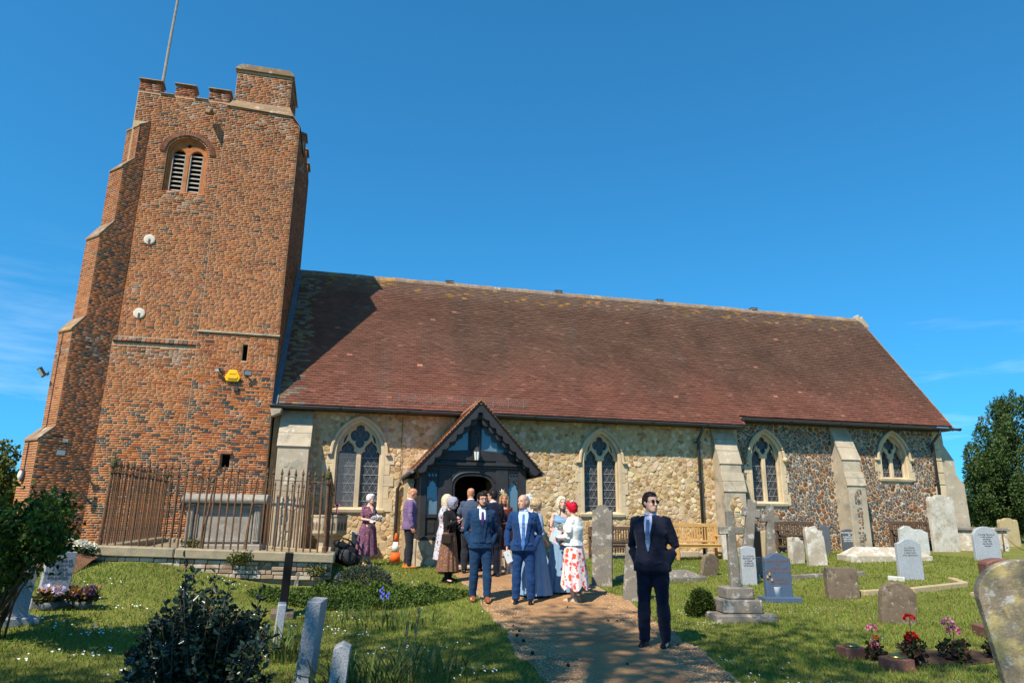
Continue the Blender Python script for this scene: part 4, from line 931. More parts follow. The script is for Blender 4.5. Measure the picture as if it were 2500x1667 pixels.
mb = MB(); mb.prism([(-.5, 0), (.5, 0), (.52, .05), (.52, .09), (.40, .16), (.3, .19), (-.3, .19), (-.40, .16), (-.52, .09), (-.52, .05)], (-1.04, 1.04), XY); mb.build('lid', M['tomb'], tb, bevel=.012).location = (0, 0, .98)
# ================================================================= headstones
STM = {}
def stmat(key, base, stains=(), rough=.85, bump=.4, fine=.2, var=.2, **k):
    if key not in STM: STM[key] = mat('stone_'+key, base, rough, var, 4, bump, 50, stains=stains, fine=fine, **k)
    return STM[key]
LCH = (((.10, .09, .07), 3, .48, .62, .7), ((.46, .43, .37), 6, .55, .62, .8), ((.42, .27, .07), 9, .60, .66, .7))
SM = {
 'oldgrey': lambda: stmat('old_grey', (.20, .175, .145), LCH), 'brown': lambda: stmat('brown', (.17, .125, .085), (((.085, .065, .05), 3, .46, .6, .75), ((.30, .25, .18), 7, .55, .64, .6), ((.40, .38, .33), 13, .60, .66, .7), ((.16, .15, .05), 4, .58, .68, .6))),
 'granite': lambda: stmat('grey_granite', (.34, .36, .38), (), .5, .1, .35, .08), 'pale': lambda: stmat('pale', (.50, .50, .46), (((.33, .32, .26), 3, .48, .66, .65), ((.26, .27, .16), 6, .57, .68, .5)), .8, .3, .15),
 'portland': lambda: stmat('portland', (.52, .48, .40), (((.27, .22, .15), 3, .47, .62, .7), ((.58, .55, .49), 9, .55, .63, .6), ((.42, .28, .10), 7, .6, .67, .6)), .9, .4), 'slate': lambda: stmat('slate', (.09, .10, .11), (), .5, .15, .1),
 'blue': lambda: stmat('blue_granite', (.075, .11, .17), (), .3, .05, .25, .08), 'eroded': lambda: stmat('eroded', (.42, .36, .27), (((.62, .59, .53), 4, .50, .60, .85), ((.30, .17, .06), 5, .58, .68, .6)), .95, .9),
 'black': lambda: stmat('black_granite', (.012, .012, .014), (), .12, 0, .1, .05), 'red': lambda: stmat('red_granite', (.17, .08, .06), (((.26, .13, .1), 12, .55, .62, .6),), .45, .1, .4, .1), 'fgrey': lambda: stmat('speckled', (.30, .31, .32), (), .6, .15, .6, .08),
 'lichen': lambda: stmat('lichened', (.22, .18, .125), (((.42, .34, .14), 5, .50, .60, .8), ((.45, .44, .40), 12, .56, .63, .7), ((.10, .085, .05), 3.5, .55, .66, .7)), .95, .7), 'yellow': lambda: stmat('yellow', (.42, .33, .18), (((.28, .22, .12), 4, .54, .68, .6),)), }
def profile(kind, w, h):
    a = w/2; L = [(-a, 0), (a, 0)]
    if kind == 'round': s = h-a*.75; L += [(a*math.cos(t), s+a*.75*math.sin(t)) for t in np.linspace(0, math.pi, 15)]
    elif kind == 'segment': L += [(a*math.cos(t)/math.cos(.62)*1.0 if 0 else a-2*a*i/12, h-.13*w*(((i-6)/6)**2)) for i, t in enumerate(np.linspace(0, math.pi, 13))]
    elif kind == 'ogee': L += [(a, h-.17*w), (a*.8, h-.155*w), (a*.6, h-.10*w), (a*.35, h-.02*w), (a*.15, h-.0), (0, h), (-a*.15, h), (-a*.35, h-.02*w), (-a*.6, h-.10*w), (-a*.8, h-.155*w), (-a, h-.17*w)]
    elif kind == 'shoulder': L += [(a, h-.30*w), (a*.94, h-.24*w), (a*.80, h-.24*w), (a*.76, h-.30*w), (a*.62, h-.20*w), (a*.4, h-.04*w), (a*.2, h), (-a*.2, h), (-a*.4, h-.04*w), (-a*.62, h-.20*w), (-a*.76, h-.30*w), (-a*.8, h-.24*w), (-a*.94, h-.24*w), (-a, h-.30*w)]
    elif kind == 'scroll': L += [(a, h-.20*w), (a*.92, h-.08*w), (a*.7, h-.06*w), (a*.58, h-.14*w), (a*.45, h-.05*w), (a*.2, h), (-a*.2, h), (-a*.45, h-.05*w), (-a*.58, h-.14*w), (-a*.7, h-.06*w), (-a*.92, h-.08*w), (-a, h-.20*w)]
    elif kind == 'gothic': L += [(a, h-.5*w), (a*.8, h-.27*w), (a*.4, h-.07*w), (0, h), (-a*.4, h-.07*w), (-a*.8, h-.27*w), (-a, h-.5*w)]
    elif kind == 'slant': L += [(a, h-.16*w), (a*.5, h-.03*w), (0, h), (-a, h-.10*w)]
    elif kind == 'tri': L += [(a, h-.25*w), (0, h), (-a, h-.25*w)]
    elif kind == 'broken': L += [(a, h*.72), (a*.85, h*.80), (a*.9, h*.88), (a*.5, h*.90), (a*.2, h), (-a*.4, h*.97), (-a*.75, h), (-a, h*.9)]
    else: L += [(a, h), (-a, h)]
    return L
def headstone(label, m, kind, px, base, top, wpx, thick=.11, rz=0, lean=0, back=0, D=None, text=None, base_m=None, group='headstones in the churchyard', rough=0, name='headstone', sink=.12, cat='headstone', bevel=.008):
    """base: pixel (x,y) where it meets the grass; top: pixel y of its top; wpx: width in pixels"""
    g = G(px, base); dd = depth(g); h = float(atY(px, top, g[1])[2]-g[2]); w = wpx*dd/F/max(.35, math.cos(rz))
    o = thing(name, label, cat, (g[0], g[1], g[2]), 0, group); o.rotation_euler = Matrix.Rotation(rz, 4, 'Z').to_euler(); o.rotation_euler = (back, lean, rz)
    mb = MB(); P = [(x, z if z > 0 else -sink) for x, z in profile(kind, w, h)]; mb.prism(P, (-thick/2, thick/2)); s = mb.build('slab', SM[m](), o, bevel=bevel, rough=rough)
    if text: inscription(o, text, w, h, thick)
    if base_m:
        mb = MB(); mb.b2(-w/2-.1, w/2+.1, -thick/2-.14, thick/2+.10, -.1, .08); mb.build('base', SM[base_m](), o, bevel=.01)
    return o, w, h, g
TXT = {}
def inscription(o, spec, w, h, thick):
    """cut letters: lines of text in the colour named"""
    colr, z0, size, lines = spec
    if colr not in TXT: TXT[colr] = mat('lettering_'+colr, {'black': (.03, .03, .03), 'gold': (.19, .095, .04), 'white': (.8, .8, .78), 'dark': (.14, .13, .11)}[colr], .6, 0, 1, 0)
    cu = bpy.data.curves.new('inscription', 'FONT'); cu.body = '\n'.join(lines); cu.size = size; cu.align_x = 'CENTER'; cu.space_line = 1.05; cu.extrude = .0015
    t = bpy.data.objects.new('inscription', cu); me = bpy.data.meshes.new_from_object(t); bpy.data.objects.remove(t); bpy.data.curves.remove(cu); me.materials.clear(); me.materials.append(TXT[colr])
    ob = bpy.data.objects.new('inscription', me); link(ob, o); tag(ob, kind='stuff'); ob.rotation_euler = (rad(90), 0, 0); ob.location = (0, -thick/2-.002, z0*h)
LN = ['IN LOVING MEMORY', 'OF A DEAR', 'MOTHER', 'AND FATHER', 'REST IN PEACE']
Zr = lambda u, v: (1700+.3401*u, 1142+.3401*v)
def HS(label, m, kind, u0, u1, v0, v1, **k):
    x0, y0 = Zr(u0, v0); x1, y1 = Zr(u1, v1); return headstone(label, m, kind, (x0+x1)/2, y1, y0, x1-x0, **k)
# right of the path, near the benches
headstone('tall narrow lichened headstone with hooded top before the brown bench', 'oldgrey', 'shoulder', 1470, 1430, 1232, 44, .13, rad(-28), rad(1.5), 0)
headstone('shorter grey headstone just left of the man in sunglasses', 'oldgrey', 'slant', 1543, 1466, 1324, 38, .12, rad(-30), rad(5), 0)
HS('small brown half sunk stone tilted over in the grass', 'brown', 'round', 20, 148, 612, 775, rz=rad(10), lean=rad(16), thick=.12, rough=.012)
HS('white grey granite headstone behind the front cross', 'granite', 'segment', 330, 432, 560, 838, rz=rad(-14), thick=.12, text=('black', .72, .045, ['IN LOVING', 'MEMORY OF', 'A DEAR', 'HUSBAND', 'AND DAD']))
o_, w_, h_, g_ = HS('blue granite headstone with gold lettering and a white pot', 'blue', 'ogee', 500, 690, 612, 955, rz=rad(-9), thick=.12, base_m='blue', text=('gold', .82, .06, ['IN LOVING MEMORY', 'OF', 'A DEAR WIFE', 'MOTHER AND NAN', '', 'ALWAYS IN', 'OUR HEARTS']))
HS('square topped dark brown weathered headstone', 'brown', 'flat', 942, 1165, 712, 937, rz=rad(-10), thick=.16, rough=.01, back=rad(-3))
HS('squat brown round headed stone leaning to the right', 'brown', 'round', 1325, 1560, 818, 1118, rz=rad(-14), thick=.14, lean=rad(7), rough=.01)
HS('pale grey granite headstone with a curved shouldered top', 'granite', 'ogee', 1450, 1640, 508, 800, rz=rad(-4), thick=.10, text=('dark', .76, .05, ['IN LOVING', 'MEMORY OF', 'A DEAR DAD', 'AND GRANDAD']))
HS('pale headstone behind the grey granite one, left of a pair', 'pale', 'ogee', 1470, 1590, 416, 640, rz=rad(-5), thick=.10)
HS('pale headstone behind the grey granite one, right of a pair', 'pale', 'ogee', 1556, 1678, 440, 625, rz=rad(-8), thick=.10)
HS('pale lettered headstone leaning well over to the left', 'pale', 'scroll', 1205, 1335, 320, 560, rz=rad(-8), lean=rad(-9), thick=.12, text=('dark', .78, .042, ['IN LOVING', 'MEMORY OF', 'A BELOVED', 'HUSBAND AND', 'FATHER', 'ALSO HIS WIFE', 'AT REST']))
HS('dark mossy headstone tucked behind the pale leaning one', 'lichen', 'round', 1345, 1465, 395, 575, rz=rad(-20), lean=rad(-6), thick=.13, rough=.01)
HS('dark slate headstone with white lettering', 'slate', 'segment', 1050, 1160, 438, 595, rz=rad(-6), thick=.08, text=('white', .80, .06, ['IN LOVING MEMORY', 'OF', 'A DEAR FATHER', 'AND HUSBAND', 'REST IN PEACE']))
HS('tall eroded white and brown headstone with carved scrolls', 'eroded', 'broken', 805, 935, 418, 700, rz=rad(-12), thick=.16, rough=.03, lean=rad(-3))
HS('short eroded white stump of a headstone', 'eroded', 'broken', 665, 775, 497, 685, rz=rad(10), thick=.18, rough=.035, lean=rad(3))
HS('plain blue grey headstone half hidden behind the eroded one', 'slate', 'tri', 895, 965, 406, 615, rz=rad(-20), thick=.10)
HS('tiny grey headstone close to the flint wall', 'oldgrey', 'segment', 968, 1028, 446, 575, thick=.1)
HS('very large pale headstone with scrolled top by the east corner', 'portland', 'scroll', 1695, 1900, 195, 600, rz=rad(-3), thick=.14, rough=.006)
HS('grey marble headstone with curly lettering, chain beside it', 'granite', 'round', 2000, 2195, 420, 660, rz=rad(-8), thick=.10, text=('black', .74, .055, ['In Loving Memory of', 'a dear husband', 'and father', '1 Dec 1906', 'also his wife', 'reunited']))
HS('yellowish double scalloped headstone under the yew', 'yellow', 'scroll', 2185, 2335, 360, 565, rz=rad(-5), thick=.14)
HS('narrow whitish headstone left of the front cross', 'portland', 'flat', 195, 262, 478, 660, rz=rad(-10), lean=rad(-3), thick=.1, rough=.01)
HS('thin black headstone between the leaning crosses', 'black', 'flat', 428, 468, 452, 660, rz=rad(-35), thick=.1)
HS('mossy yellow brown headstone behind the crosses', 'yellow', 'segment', 472, 545, 452, 640, rz=rad(-8), thick=.12)
HS('dark weathered block of stone below the crosses', 'oldgrey', 'flat', 440, 502, 640, 775, rz=rad(-8), thick=.2, rough=.01)
HS('small pale stone stump with rounded head behind the leaning cross', 'portland', 'gothic', 430, 490, 358, 600, rz=rad(-8), thick=.12)
# low stones
def low_tomb(label, pa, pb, w, h, m, name='ledger_tomb', cat='tomb', ridge=.6):
    a = G(*pa); b = G(*pb); c = (a+b)/2; d = b-a; L = math.hypot(d[0], d[1]); o = thing(name, label, cat, (c[0], c[1], c[2]), math.atan2(d[1], d[0]), None)
    mb = MB(); mb.b2(-L/2, L/2, -w/2, w/2, -.1, h*.4); mb.build('plinth', SM[m](), o, bevel=.02)
    mb = MB(); mb.add([(-L/2+.04, -w/2+.04, h*.4), (L/2-.04, -w/2+.04, h*.4), (L/2-.04, w/2-.04, h*.4), (-L/2+.04, w/2-.04, h*.4), (-L/2+.3, -.05, h), (L/2-.3, -.05, h), (L/2-.3, .05, h), (-L/2+.3, .05, h)], [(0, 1, 5, 4), (1, 2, 6, 5), (2, 3, 7, 6), (3, 0, 4, 7), (4, 5, 6, 7)])
    mb.build('coped_top', SM[m](), o, bevel=.012, rough=.006); return o
low_tomb('white coffin shaped ledger tomb lying behind the pale granite headstone', Zr(1060, 665), Zr(1640, 655), .7, .32, 'eroded')
low_tomb('mossy grey ledger tomb lying behind the man in sunglasses', (1520, 1420), (1705, 1412), .6, .20, 'oldgrey')
a = G(*Zr(1900, 590)); b = G(*Zr(2290, 595)); c = (a+b)/2; L = float(np.hypot(*(b-a)[:2]))
ct = thing('chest_tomb', 'whitewashed brick chest tomb with flat lid at the far right', 'tomb', (c[0], c[1]+.3, c[2]), math.atan2(b[1]-a[1], b[0]-a[0]))
mb = MB(); mb.b2(-L/2, L/2, -.35, .35, -.05, .62); mb.build('chest', SM['eroded'](), ct, bevel=.01); mb = MB(); mb.b2(-L/2-.08, L/2+.08, -.43, .43, .62, .72); mb.build('lid', SM['oldgrey'](), ct, bevel=.015)
# crosses
def cross(label, m, px, base, top, wpx, arm_y, arm_w, steps, rz=0, lean=0, back=0):
    g = G(px, base); dd = depth(g); s = dd/F; h = float(atY(px, top, g[1])[2]-g[2]); w = wpx*s; az = float(atY(px, arm_y, g[1])[2]-g[2]); aw = arm_w*s
    o = thing('stone_cross', label, 'cross', tuple(g), rz, 'stone crosses'); z = 0
    for (bw, bh) in steps: mb = MB(); mb.b2(-bw/2, bw/2, -bw*.42, bw*.42, z-(.08 if z == 0 else 0), z+bh); mb.build('step', SM[m](), o, bevel=.018, rough=.005); z += bh
    Mx = Matrix.Translation((0, 0, z)) @ Matrix.Rotation(lean, 4, 'Y') @ Matrix.Rotation(back, 4, 'X'); t = w*.72
    H_ = (h-z)/math.cos(lean); A_ = (az-z)/math.cos(lean)
    mb = MB(); mb.add([Mx @ Vector(p) for p in [(-w*.56, -t*.56, -.03), (w*.56, -t*.56, -.03), (w*.56, t*.56, -.03), (-w*.56, t*.56, -.03), (-w*.46, -t*.46, H_), (w*.46, -t*.46, H_), (w*.46, t*.46, H_), (-w*.46, t*.46, H_)]], [(3, 2, 1, 0), (4, 5, 6, 7), (0, 1, 5, 4), (1, 2, 6, 5), (2, 3, 7, 6), (3, 0, 4, 7)]); mb.build('shaft', SM[m](), o, bevel=.015, rough=.004)
    mb = MB(); mb.add([Mx @ Vector((x, y, zz)) for zz in (A_-w*.46, A_+w*.46) for x, y in ((-aw/2, -t*.47), (aw/2, -t*.47), (aw/2, t*.47), (-aw/2, t*.47))], [(3, 2, 1, 0), (4, 5, 6, 7), (0, 1, 5, 4), (1, 2, 6, 5), (2, 3, 7, 6), (3, 0, 4, 7)]); mb.build('arm', SM[m](), o, bevel=.015, rough=.004)
    return o
cross('grey stone cross standing on three steps, the front one', 'oldgrey', 1800, 1508, 1246, 22, 1294, 62, [(.95, .09), (.62, .20), (.44, .17)], rad(-8), rad(-1.0))
cross('stone cross leaning to the right behind the front cross', 'oldgrey', 1822, 1420, 1220, 23, 1251, 44, [(.5, .18)], rad(-20), rad(9))
cross('right hand stone cross with a broad arm, tilting slightly', 'oldgrey', 1883, 1400, 1230, 19, 1266, 43, [(.5, .18)], rad(-8), rad(4))
# kerb sets round graves
def kerbrun(label, pts, w=.14, h=.14, m='yellow'):
    P = [G(*Zr(*p)) for p in pts]; o = thing('grave_kerb', label, 'kerb', tuple(P[0]))
    for a, b in zip(P[:-1], P[1:]):
        d = b-a; c = (a+b)/2-P[0]; mb = MB(); mb.box((0, 0, 0), (math.hypot(d[0], d[1]), w, h)); k = mb.build('kerb_stone', SM[m](), o, bevel=.012); k.location = (c[0], c[1], c[2]+h*.15); k.rotation_euler = (0, -math.atan2(d[2], math.hypot(d[0], d[1])), math.atan2(d[1], d[0]))
kerbrun('low stone kerb of a grave right of the leaning brown stone', [(1190, 915), (1540, 895), (1930, 850), (1830, 815)])
kerbrun('low stone kerb in the grass behind the square brown stone', [(690, 800), (1200, 770)], m='oldgrey')
kerbrun('small flat grave edging at the foot of the red granite stone', [(1990, 930), (2100, 925)], m='yellow')
kerbrun('pale stone base block beside the pale granite headstone', [(1375, 800), (1500, 812)], .22, .12, 'pale')
# far left headstones
o_, w_, h_, g_ = headstone('grey lettered headstone with two tubs of purple flowers at the left', 'fgrey', 'flat', 122, 1475, 1345, 52, .10, rad(33), rad(4), 0, text=('dark', .80, .05, ['IN LOVING', 'MEMORY OF', 'A DEAR', 'MUM AND DAD', 'REUNITED']), base_m='fgrey')
LEFT_STONE = (g_, w_)
headstone('broad grey headstone cut off by the left edge of the picture', 'fgrey', 'segment', 2, 1525, 1370, 80, .12, rad(35), rad(3), 0, base_m='fgrey')
headstone('polished black granite headstone seen edge on before the tomb kerb', 'black', 'flat', 688, 1505, 1348, 20, .30, rad(4), rad(2), 0, base_m='brown')
headstone('grey speckled granite headstone seen edge on beside the holly', 'fgrey', 'flat', 738, 1700, 1462, 34, .36, rad(-8), rad(5), 0, bevel=.004)
headstone('short grey granite stone with sloping top at the bottom edge', 'fgrey', 'tri', 818, 1720, 1568, 40, .24, rad(-4), rad(4), 0, bevel=.004)
headstone('small grey stone half hidden behind the holly bush', 'granite', 'flat', 676, 1570, 1472, 20, .3, rad(5), rad(3), 0)
headstone('little grey stump of stone beyond the black headstone', 'oldgrey', 'gothic', 722, 1430, 1395, 10, .1, rad(10), rad(5), 0)
# red granite memorial and the big lichened slab in the right foreground
o, w, h, g = headstone('red granite memorial with carved rope top at the right edge', 'red', 'segment', 2468, 1560, 1362, 70, .26, rad(-22), rad(-1), 0, base_m=None, name='memorial', cat='memorial', bevel=.02, text=('dark', .55, .04, ['IN MEMORY']))
mb = MB(); mb.b2(-w/2-.14, w/2+.14, -.30, .28, -.1, .16); mb.build('base', SM['red'](), o, bevel=.015)
mb = MB(); mb.tube([(-w*.4+w*.8*t, -.05+.05*math.sin(14*t), h-.03-.10*(abs(t-.5)*2)**2+.015*math.sin(23*t)) for t in np.linspace(0, 1, 30)], .024, 7); mb.tube([(-w*.4+w*.8*t, -.05+.05*math.sin(14*t+2), h-.03-.10*(abs(t-.5)*2)**2+.015*math.sin(23*t+2)) for t in np.linspace(0, 1, 30)], .024, 7); mb.build('carved_rope', SM['red'](), o, smooth=True)
headstone('big lichen covered slab close to the camera at the right edge', 'lichen', 'round', 2612, 1800, 1362, 200, .10, rad(-24), rad(-9), 0, rough=.004)
# ================================================================= benches and small things
M['teak'] = mat('new_yellow_oak', (.52, .30, .10), .6, .15, 6, .15, 60); M['oldwood'] = mat('weathered_brown_bench', (.115, .075, .05), .8, .3, 8, .3, 60)
def bench(label, x0, x1, y, m, h=.9, rz=0):
    W = x1-x0; o = thing('bench', label, 'bench', ((x0+x1)/2, y, gz((x0+x1)/2, y)), rz, 'benches along the church wall'); a = W/2; n = max(8, int(W/.085))
    for x in (-a, a):
        for yy, hh in ((-.28, .64), (.25, h)): mb = MB(); mb.b2(x-.035, x+.035, yy-.035, yy+.035, 0, hh); mb.build('leg', m, o, bevel=.006)
        mb = MB(); mb.b2(x-.045, x+.045, -.34, .25, .62, .665); mb.build('armrest', m, o, bevel=.01)
        mb = MB(); mb.b2(x-.025, x+.025, -.25, .22, .14, .2); mb.build('stretcher', m, o)
        plate('brace', [(x+(.03 if x < 0 else -.03), .36), (x+(.22 if x < 0 else -.22), .36), (x+(.10 if x < 0 else -.1), .32), (x+(.05 if x < 0 else -.05), .2), (x+(.03 if x < 0 else -.03), .18)], [], -.30, -.26, m, o)
    for z in (h-.09, .46): mb = MB(); mb.b2(-a+.03, a-.03, .24, .275, z, z+(.10 if z > .6 else .06)); mb.build('back_rail', m, o, bevel=.006)
    for k in range(n): x = -a+.08+(W-.16)*k/(n-1); mb = MB(); mb.b2(x-.018, x+.018, .25, .268, .5, h-.08); mb.build('back_slat', m, o)
    for k in range(6): mb = MB(); mb.b2(-a, a, -.33+k*.092, -.33+k*.092+.078, .40, .425); mb.build('seat_slat', m, o, bevel=.004)
    mb = MB(); mb.b2(-a, a, -.31, -.28, .33, .40); mb.build('seat_rail', m, o)
    return o
xw = lambda px, Y: float(atY(px, 1300, Y)[0])
bench('weathered brown slatted bench under the middle window', xw(1447, 19.0), xw(1556, 19.0), 19.0, M['oldwood'])
bench('new golden oak bench beside the downpipe', xw(1642, 18.55), xw(1757, 18.55), 18.55, M['teak'], .98)
bench('dark brown slatted bench below the tall flint wall window', xw(1908, 19.2), xw(1998, 19.2), 19.2, M['oldwood'])
bench('dark bench behind the pale headstones near the east end', xw(2190, 19.2), xw(2283, 19.2), 19.2, M['oldwood'])
# old font beside the window
ft = thing('stone_font', 'octagonal stone font bowl carved with pointed arches beside the window', 'font', (-.28, 18.6, gz(-.28, 18.6)))
oct_ = Matrix.Rotation(rad(22.5), 3, 'Z')
mb = MB(); mb.lathe([(.44, -.05), (.44, .12), (.36, .16), (.30, .22), (.26, .38), (.28, .52), (.36, .58), (.38, .62)], n=8, M=oct_); mb.build('pedestal', M['ashlar_old'], ft, bevel=.012)
fb = mb = MB(); mb.lathe([(.40, .62), (.47, .68), (.47, 1.06), (.49, 1.09), (.49, 1.13)], n=8, M=oct_); fb = mb.build('bowl', M['ashlar_old'], ft, bevel=.012)
mb = MB(); mb.lathe([(.45, 1.13), (.45, 1.16), (.03, 1.165)], n=24); mb.build('lid', M['timber'], ft)
for k in range(8):
    a = math.pi/4*k-math.pi/2; ap_ = .47*math.cos(math.pi/8); n_ = Vector((math.cos(a), math.sin(a), 0)); t_ = Vector((-n_.y, n_.x, 0))
    for s in (-1, 0, 1):
        P = [(-.04, .76), (.04, .76)]+arch_pts(0, .88, .04, .09, 5); c = n_*(ap_+.002)+t_*s*.11
        mb = MB(); mb.add([c+t_*p[0]+Vector((0, 0, p[1])) for p in P]+[c+n_*.001+t_*p[0]*.6+Vector((0, 0, p[1])) for p in P], [list(range(len(P)))]); mb.build('carved_arch', SM['brown'](), ft)
cx = thing('candle_cross', 'small pink cross standing on the font lid', 'cross', (-.12, 18.55, gz(-.28, 18.6)+1.165)); M['pink'] = mat('pink_paint', (.62, .16, .18), .5, .1, 3, 0)
mb = MB(); mb.b2(-.02, .02, -.015, .015, 0, .26); mb.build('upright', M['pink'], cx); mb = MB(); mb.b2(-.07, .07, -.015, .015, .19, .225); mb.build('arm', M['pink'], cx)
wt = thing('stone_trough', 'small grey framed memorial stone leaning on the wall beside the font', 'stone', (.55, 19.2, gz(.5, 19.2)))
mb = MB(); mb.b2(-.25, .25, -.06, .06, 0, .72); mb.build('slab', SM['oldgrey'](), wt, bevel=.01); plate('frame', [(-.25, 0), (.25, 0), (.25, .72), (-.25, .72)], [[(-.18, .08), (.18, .08), (.18, .64), (-.18, .64)]], -.085, -.06, SM['granite'](), wt, bevel=.006)
# traffic cone
g = np.array([1.36, 17.9, 0]); tcn_ = thing('traffic_cone', 'orange and white traffic cone at the porch corner', 'cone', (g[0], g[1], gz(g[0], g[1])))
tcn_.scale = (.8, .8, .72); M['conered'] = mat('cone_orange', (.80, .13, .02), .5, .1, 4, .05, 20); M['conewhite'] = mat('cone_sleeve', (.75, .70, .64), .5, .15, 6, .05, 20)
mb = MB(); mb.lathe([(.055, 1.0), (.035, 1.01), (.0345, 1.0)][::-1] if 0 else [(.175, .03), (.125, .36)], n=20); mb.build('lower_band', M['conered'], tcn_, smooth=True)
mb = MB(); mb.lathe([(.126, .36), (.074, .70)], n=20); mb.build('reflective_sleeve', M['conewhite'], tcn_, smooth=True)
mb = MB(); mb.lathe([(.073, .70), (.03, .98), (.02, .99)], n=20); mb.build('tip', M['conered'], tcn_, smooth=True)
mb = MB(); mb.b2(-.22, .22, -.22, .22, 0, .035); mb.build('base', M['timber'], tcn_, bevel=.012)
# rucksack
g = G(840, 1382); bp = thing('rucksack', 'bulky black rucksack leaning by the railing corner', 'bag', (g[0], g[1]-.1, gz(g[0], g[1])), rad(15)); M['nylon'] = mat('black_nylon', (.018, .019, .022), .55, .3, 9, .6, 25); M['nylon2'] = mat('grey_nylon', (.05, .05, .055), .6, .2, 9, .4, 25)
def soft(name, c, d, m, parent, rot=(0, 0, 0), sub=2, puff=.0):
    bm = bmesh.new(); bmesh.ops.create_cube(bm, size=1); bmesh.ops.subdivide_edges(bm, edges=bm.edges, cuts=4, use_grid_fill=True)
    for v in bm.verts:
        p = v.co*2; q = Vector((p.x*math.sqrt(1-p.y**2/2*.7-p.z**2/2*.7+p.y**2*p.z**2/3*.5), p.y*math.sqrt(max(.05, 1-p.z**2/2*.7-p.x**2/2*.7+p.z**2*p.x**2/3*.5)), p.z*math.sqrt(max(.05, 1-p.x**2/2*.7-p.y**2/2*.7+p.x**2*p.y**2/3*.5))))
        q += Vector((mnoise.noise(q*2.2+Vector(c)*9), mnoise.noise(q*2.2+Vector((5, 2, 8))), mnoise.noise(q*2.2+Vector((1, 7, 3)))))*.10
        v.co = Vector((q.x*d[0]/2, q.y*d[1]/2, q.z*d[2]/2))
    me = bpy.data.meshes.new(name); bm.to_mesh(me); bm.free(); me.polygons.foreach_set('use_smooth', np.ones(len(me.polygons), bool)); me.materials.append(m)
    o = bpy.data.objects.new(name, me); link(o, parent); o.location = c; o.rotation_euler = rot; return o
soft('main_body', (0, .02, .27), (.62, .36, .48), M['nylon'], bp, (0, rad(24), 0)); soft('front_pocket', (.02, -.16, .22), (.38, .16, .30), M['nylon2'], bp, (0, rad(24), 0)); soft('top_flap', (-.12, 0, .46), (.36, .34, .16), M['nylon'], bp, (0, rad(30), 0)); soft('side_pocket', (.24, -.04, .14), (.2, .26, .22), M['nylon'], bp, (0, rad(20), 0))
for dx in (-.12, .10): mb = MB(); mb.tube([(dx-.12, -.20, .44), (dx-.02, -.255, .3), (dx+.08, -.22, .1)], .018, 4, flat=.3); mb.build('strap', M['nylon2'], bp)
mb = MB(); mb.tube([(-.22, 0, .5), (-.1, .0, .63), (.1, 0, .56), (.22, 0, .42)], .02, 6); mb.build('handle', M['nylon'], bp, smooth=True)
# wall lamps, alarm box on the tower
def flood(label, p, aim=0, tilt=25, size=.24):
    o = thing('floodlight', label, 'floodlight', tuple(p), aim); Rm = Matrix.Rotation(rad(tilt), 3, 'X')
    mb = MB(); mb.box((0, -.14, 0), (size, .06, size*.72), Rm); mb.build('housing', M['gutter'], o, bevel=.01); mb = MB(); mb.box(Rm @ Vector((0, -.034, 0))+Vector((0, -.14, 0)), (size*.82, .006, size*.52), Rm); mb.build('lens', M['frost'], o)
    mb = MB(); mb.tube([(0, .02, -.02), (0, -.07, -.03), (0, -.13, 0)], .024, 6); mb.b2(-.05, .05, -.012, 0, -.07, .03); mb.build('bracket', M['gutter'], o); return o
flood('square floodlight on the brick turret right of the yellow alarm box', atY(602, 912, 19.06), rad(20), 20, .2)
flood('small lamp left of the yellow alarm box on the turret', atY(543, 905, 19.06), rad(-40), 30, .15)
bl = Mb @ Vector((-TB-.0, -1.12, 4.85)); flood('big floodlight sticking out on the left edge of the buttress', (bl.x-.05, bl.y, bl.z-.02), rad(-60), 35, .34)
bl = Mb @ Vector((.0, -.95, 2.85)); flood('small black floodlight on the shaded side of the buttress', (bl.x, bl.y, bl.z), rad(45), 10, .22)
bl = Mb @ Vector((.0, -.82, 3.15)); flood('black camera lamp above the floodlight on the buttress', (bl.x, bl.y, bl.z), rad(20), 30, .14)
bl = Mb @ Vector((-.40, -1.42, 2.3)); wlmp = thing('bulkhead_lamp', 'oval glass bulkhead lamp low on the buttress end', 'lamp', (bl.x, bl.y, bl.z), rad(-45))
mb = MB(); mb.lathe([(.09, 0), (.09, .04), (.06, .06)], n=16, M=Matrix.Diagonal((1, 1, 1.0)) @ Matrix.Rotation(rad(90), 3, 'X')); mb.build('housing', M['gutter'], wlmp); wlmp.scale = (1, 1, 1.6)
mb = MB(); mb.lathe([(.07, .05), (.06, .09), (.03, .11), (.005, .115)], n=16, M=Matrix.Rotation(rad(90), 3, 'X')); mb.build('glass', M['frost'], wlmp, smooth=True)
al = thing('alarm_box', 'yellow six sided alarm box on the brick turret', 'alarm', tuple(atY(569, 918, 19.06))); M['yellow'] = mat('yellow_plastic', (.85, .50, .02), .35, .05, 4, 0)
P = [(-.09, .16), (.09, .16), (.20, -.05), (.15, -.15), (-.15, -.15), (-.20, -.05)]
mb = MB(); mb.prism(P, (-.07, 0)); mb.build('case', M['yellow'], al, bevel=.015)
mb = MB(); mb.prism([(x*.7, z*.7) for x, z in P], (-.085, -.07)); mb.build('raised_face', M['yellow'], al, bevel=.008)
for z, s in ((.03, .16), (-.09, .22)): mb = MB(); mb.b2(-s/2, s/2, -.0875, -.0852, z, z+.022); mb.build('lettering_band', M['ringorange'], al)
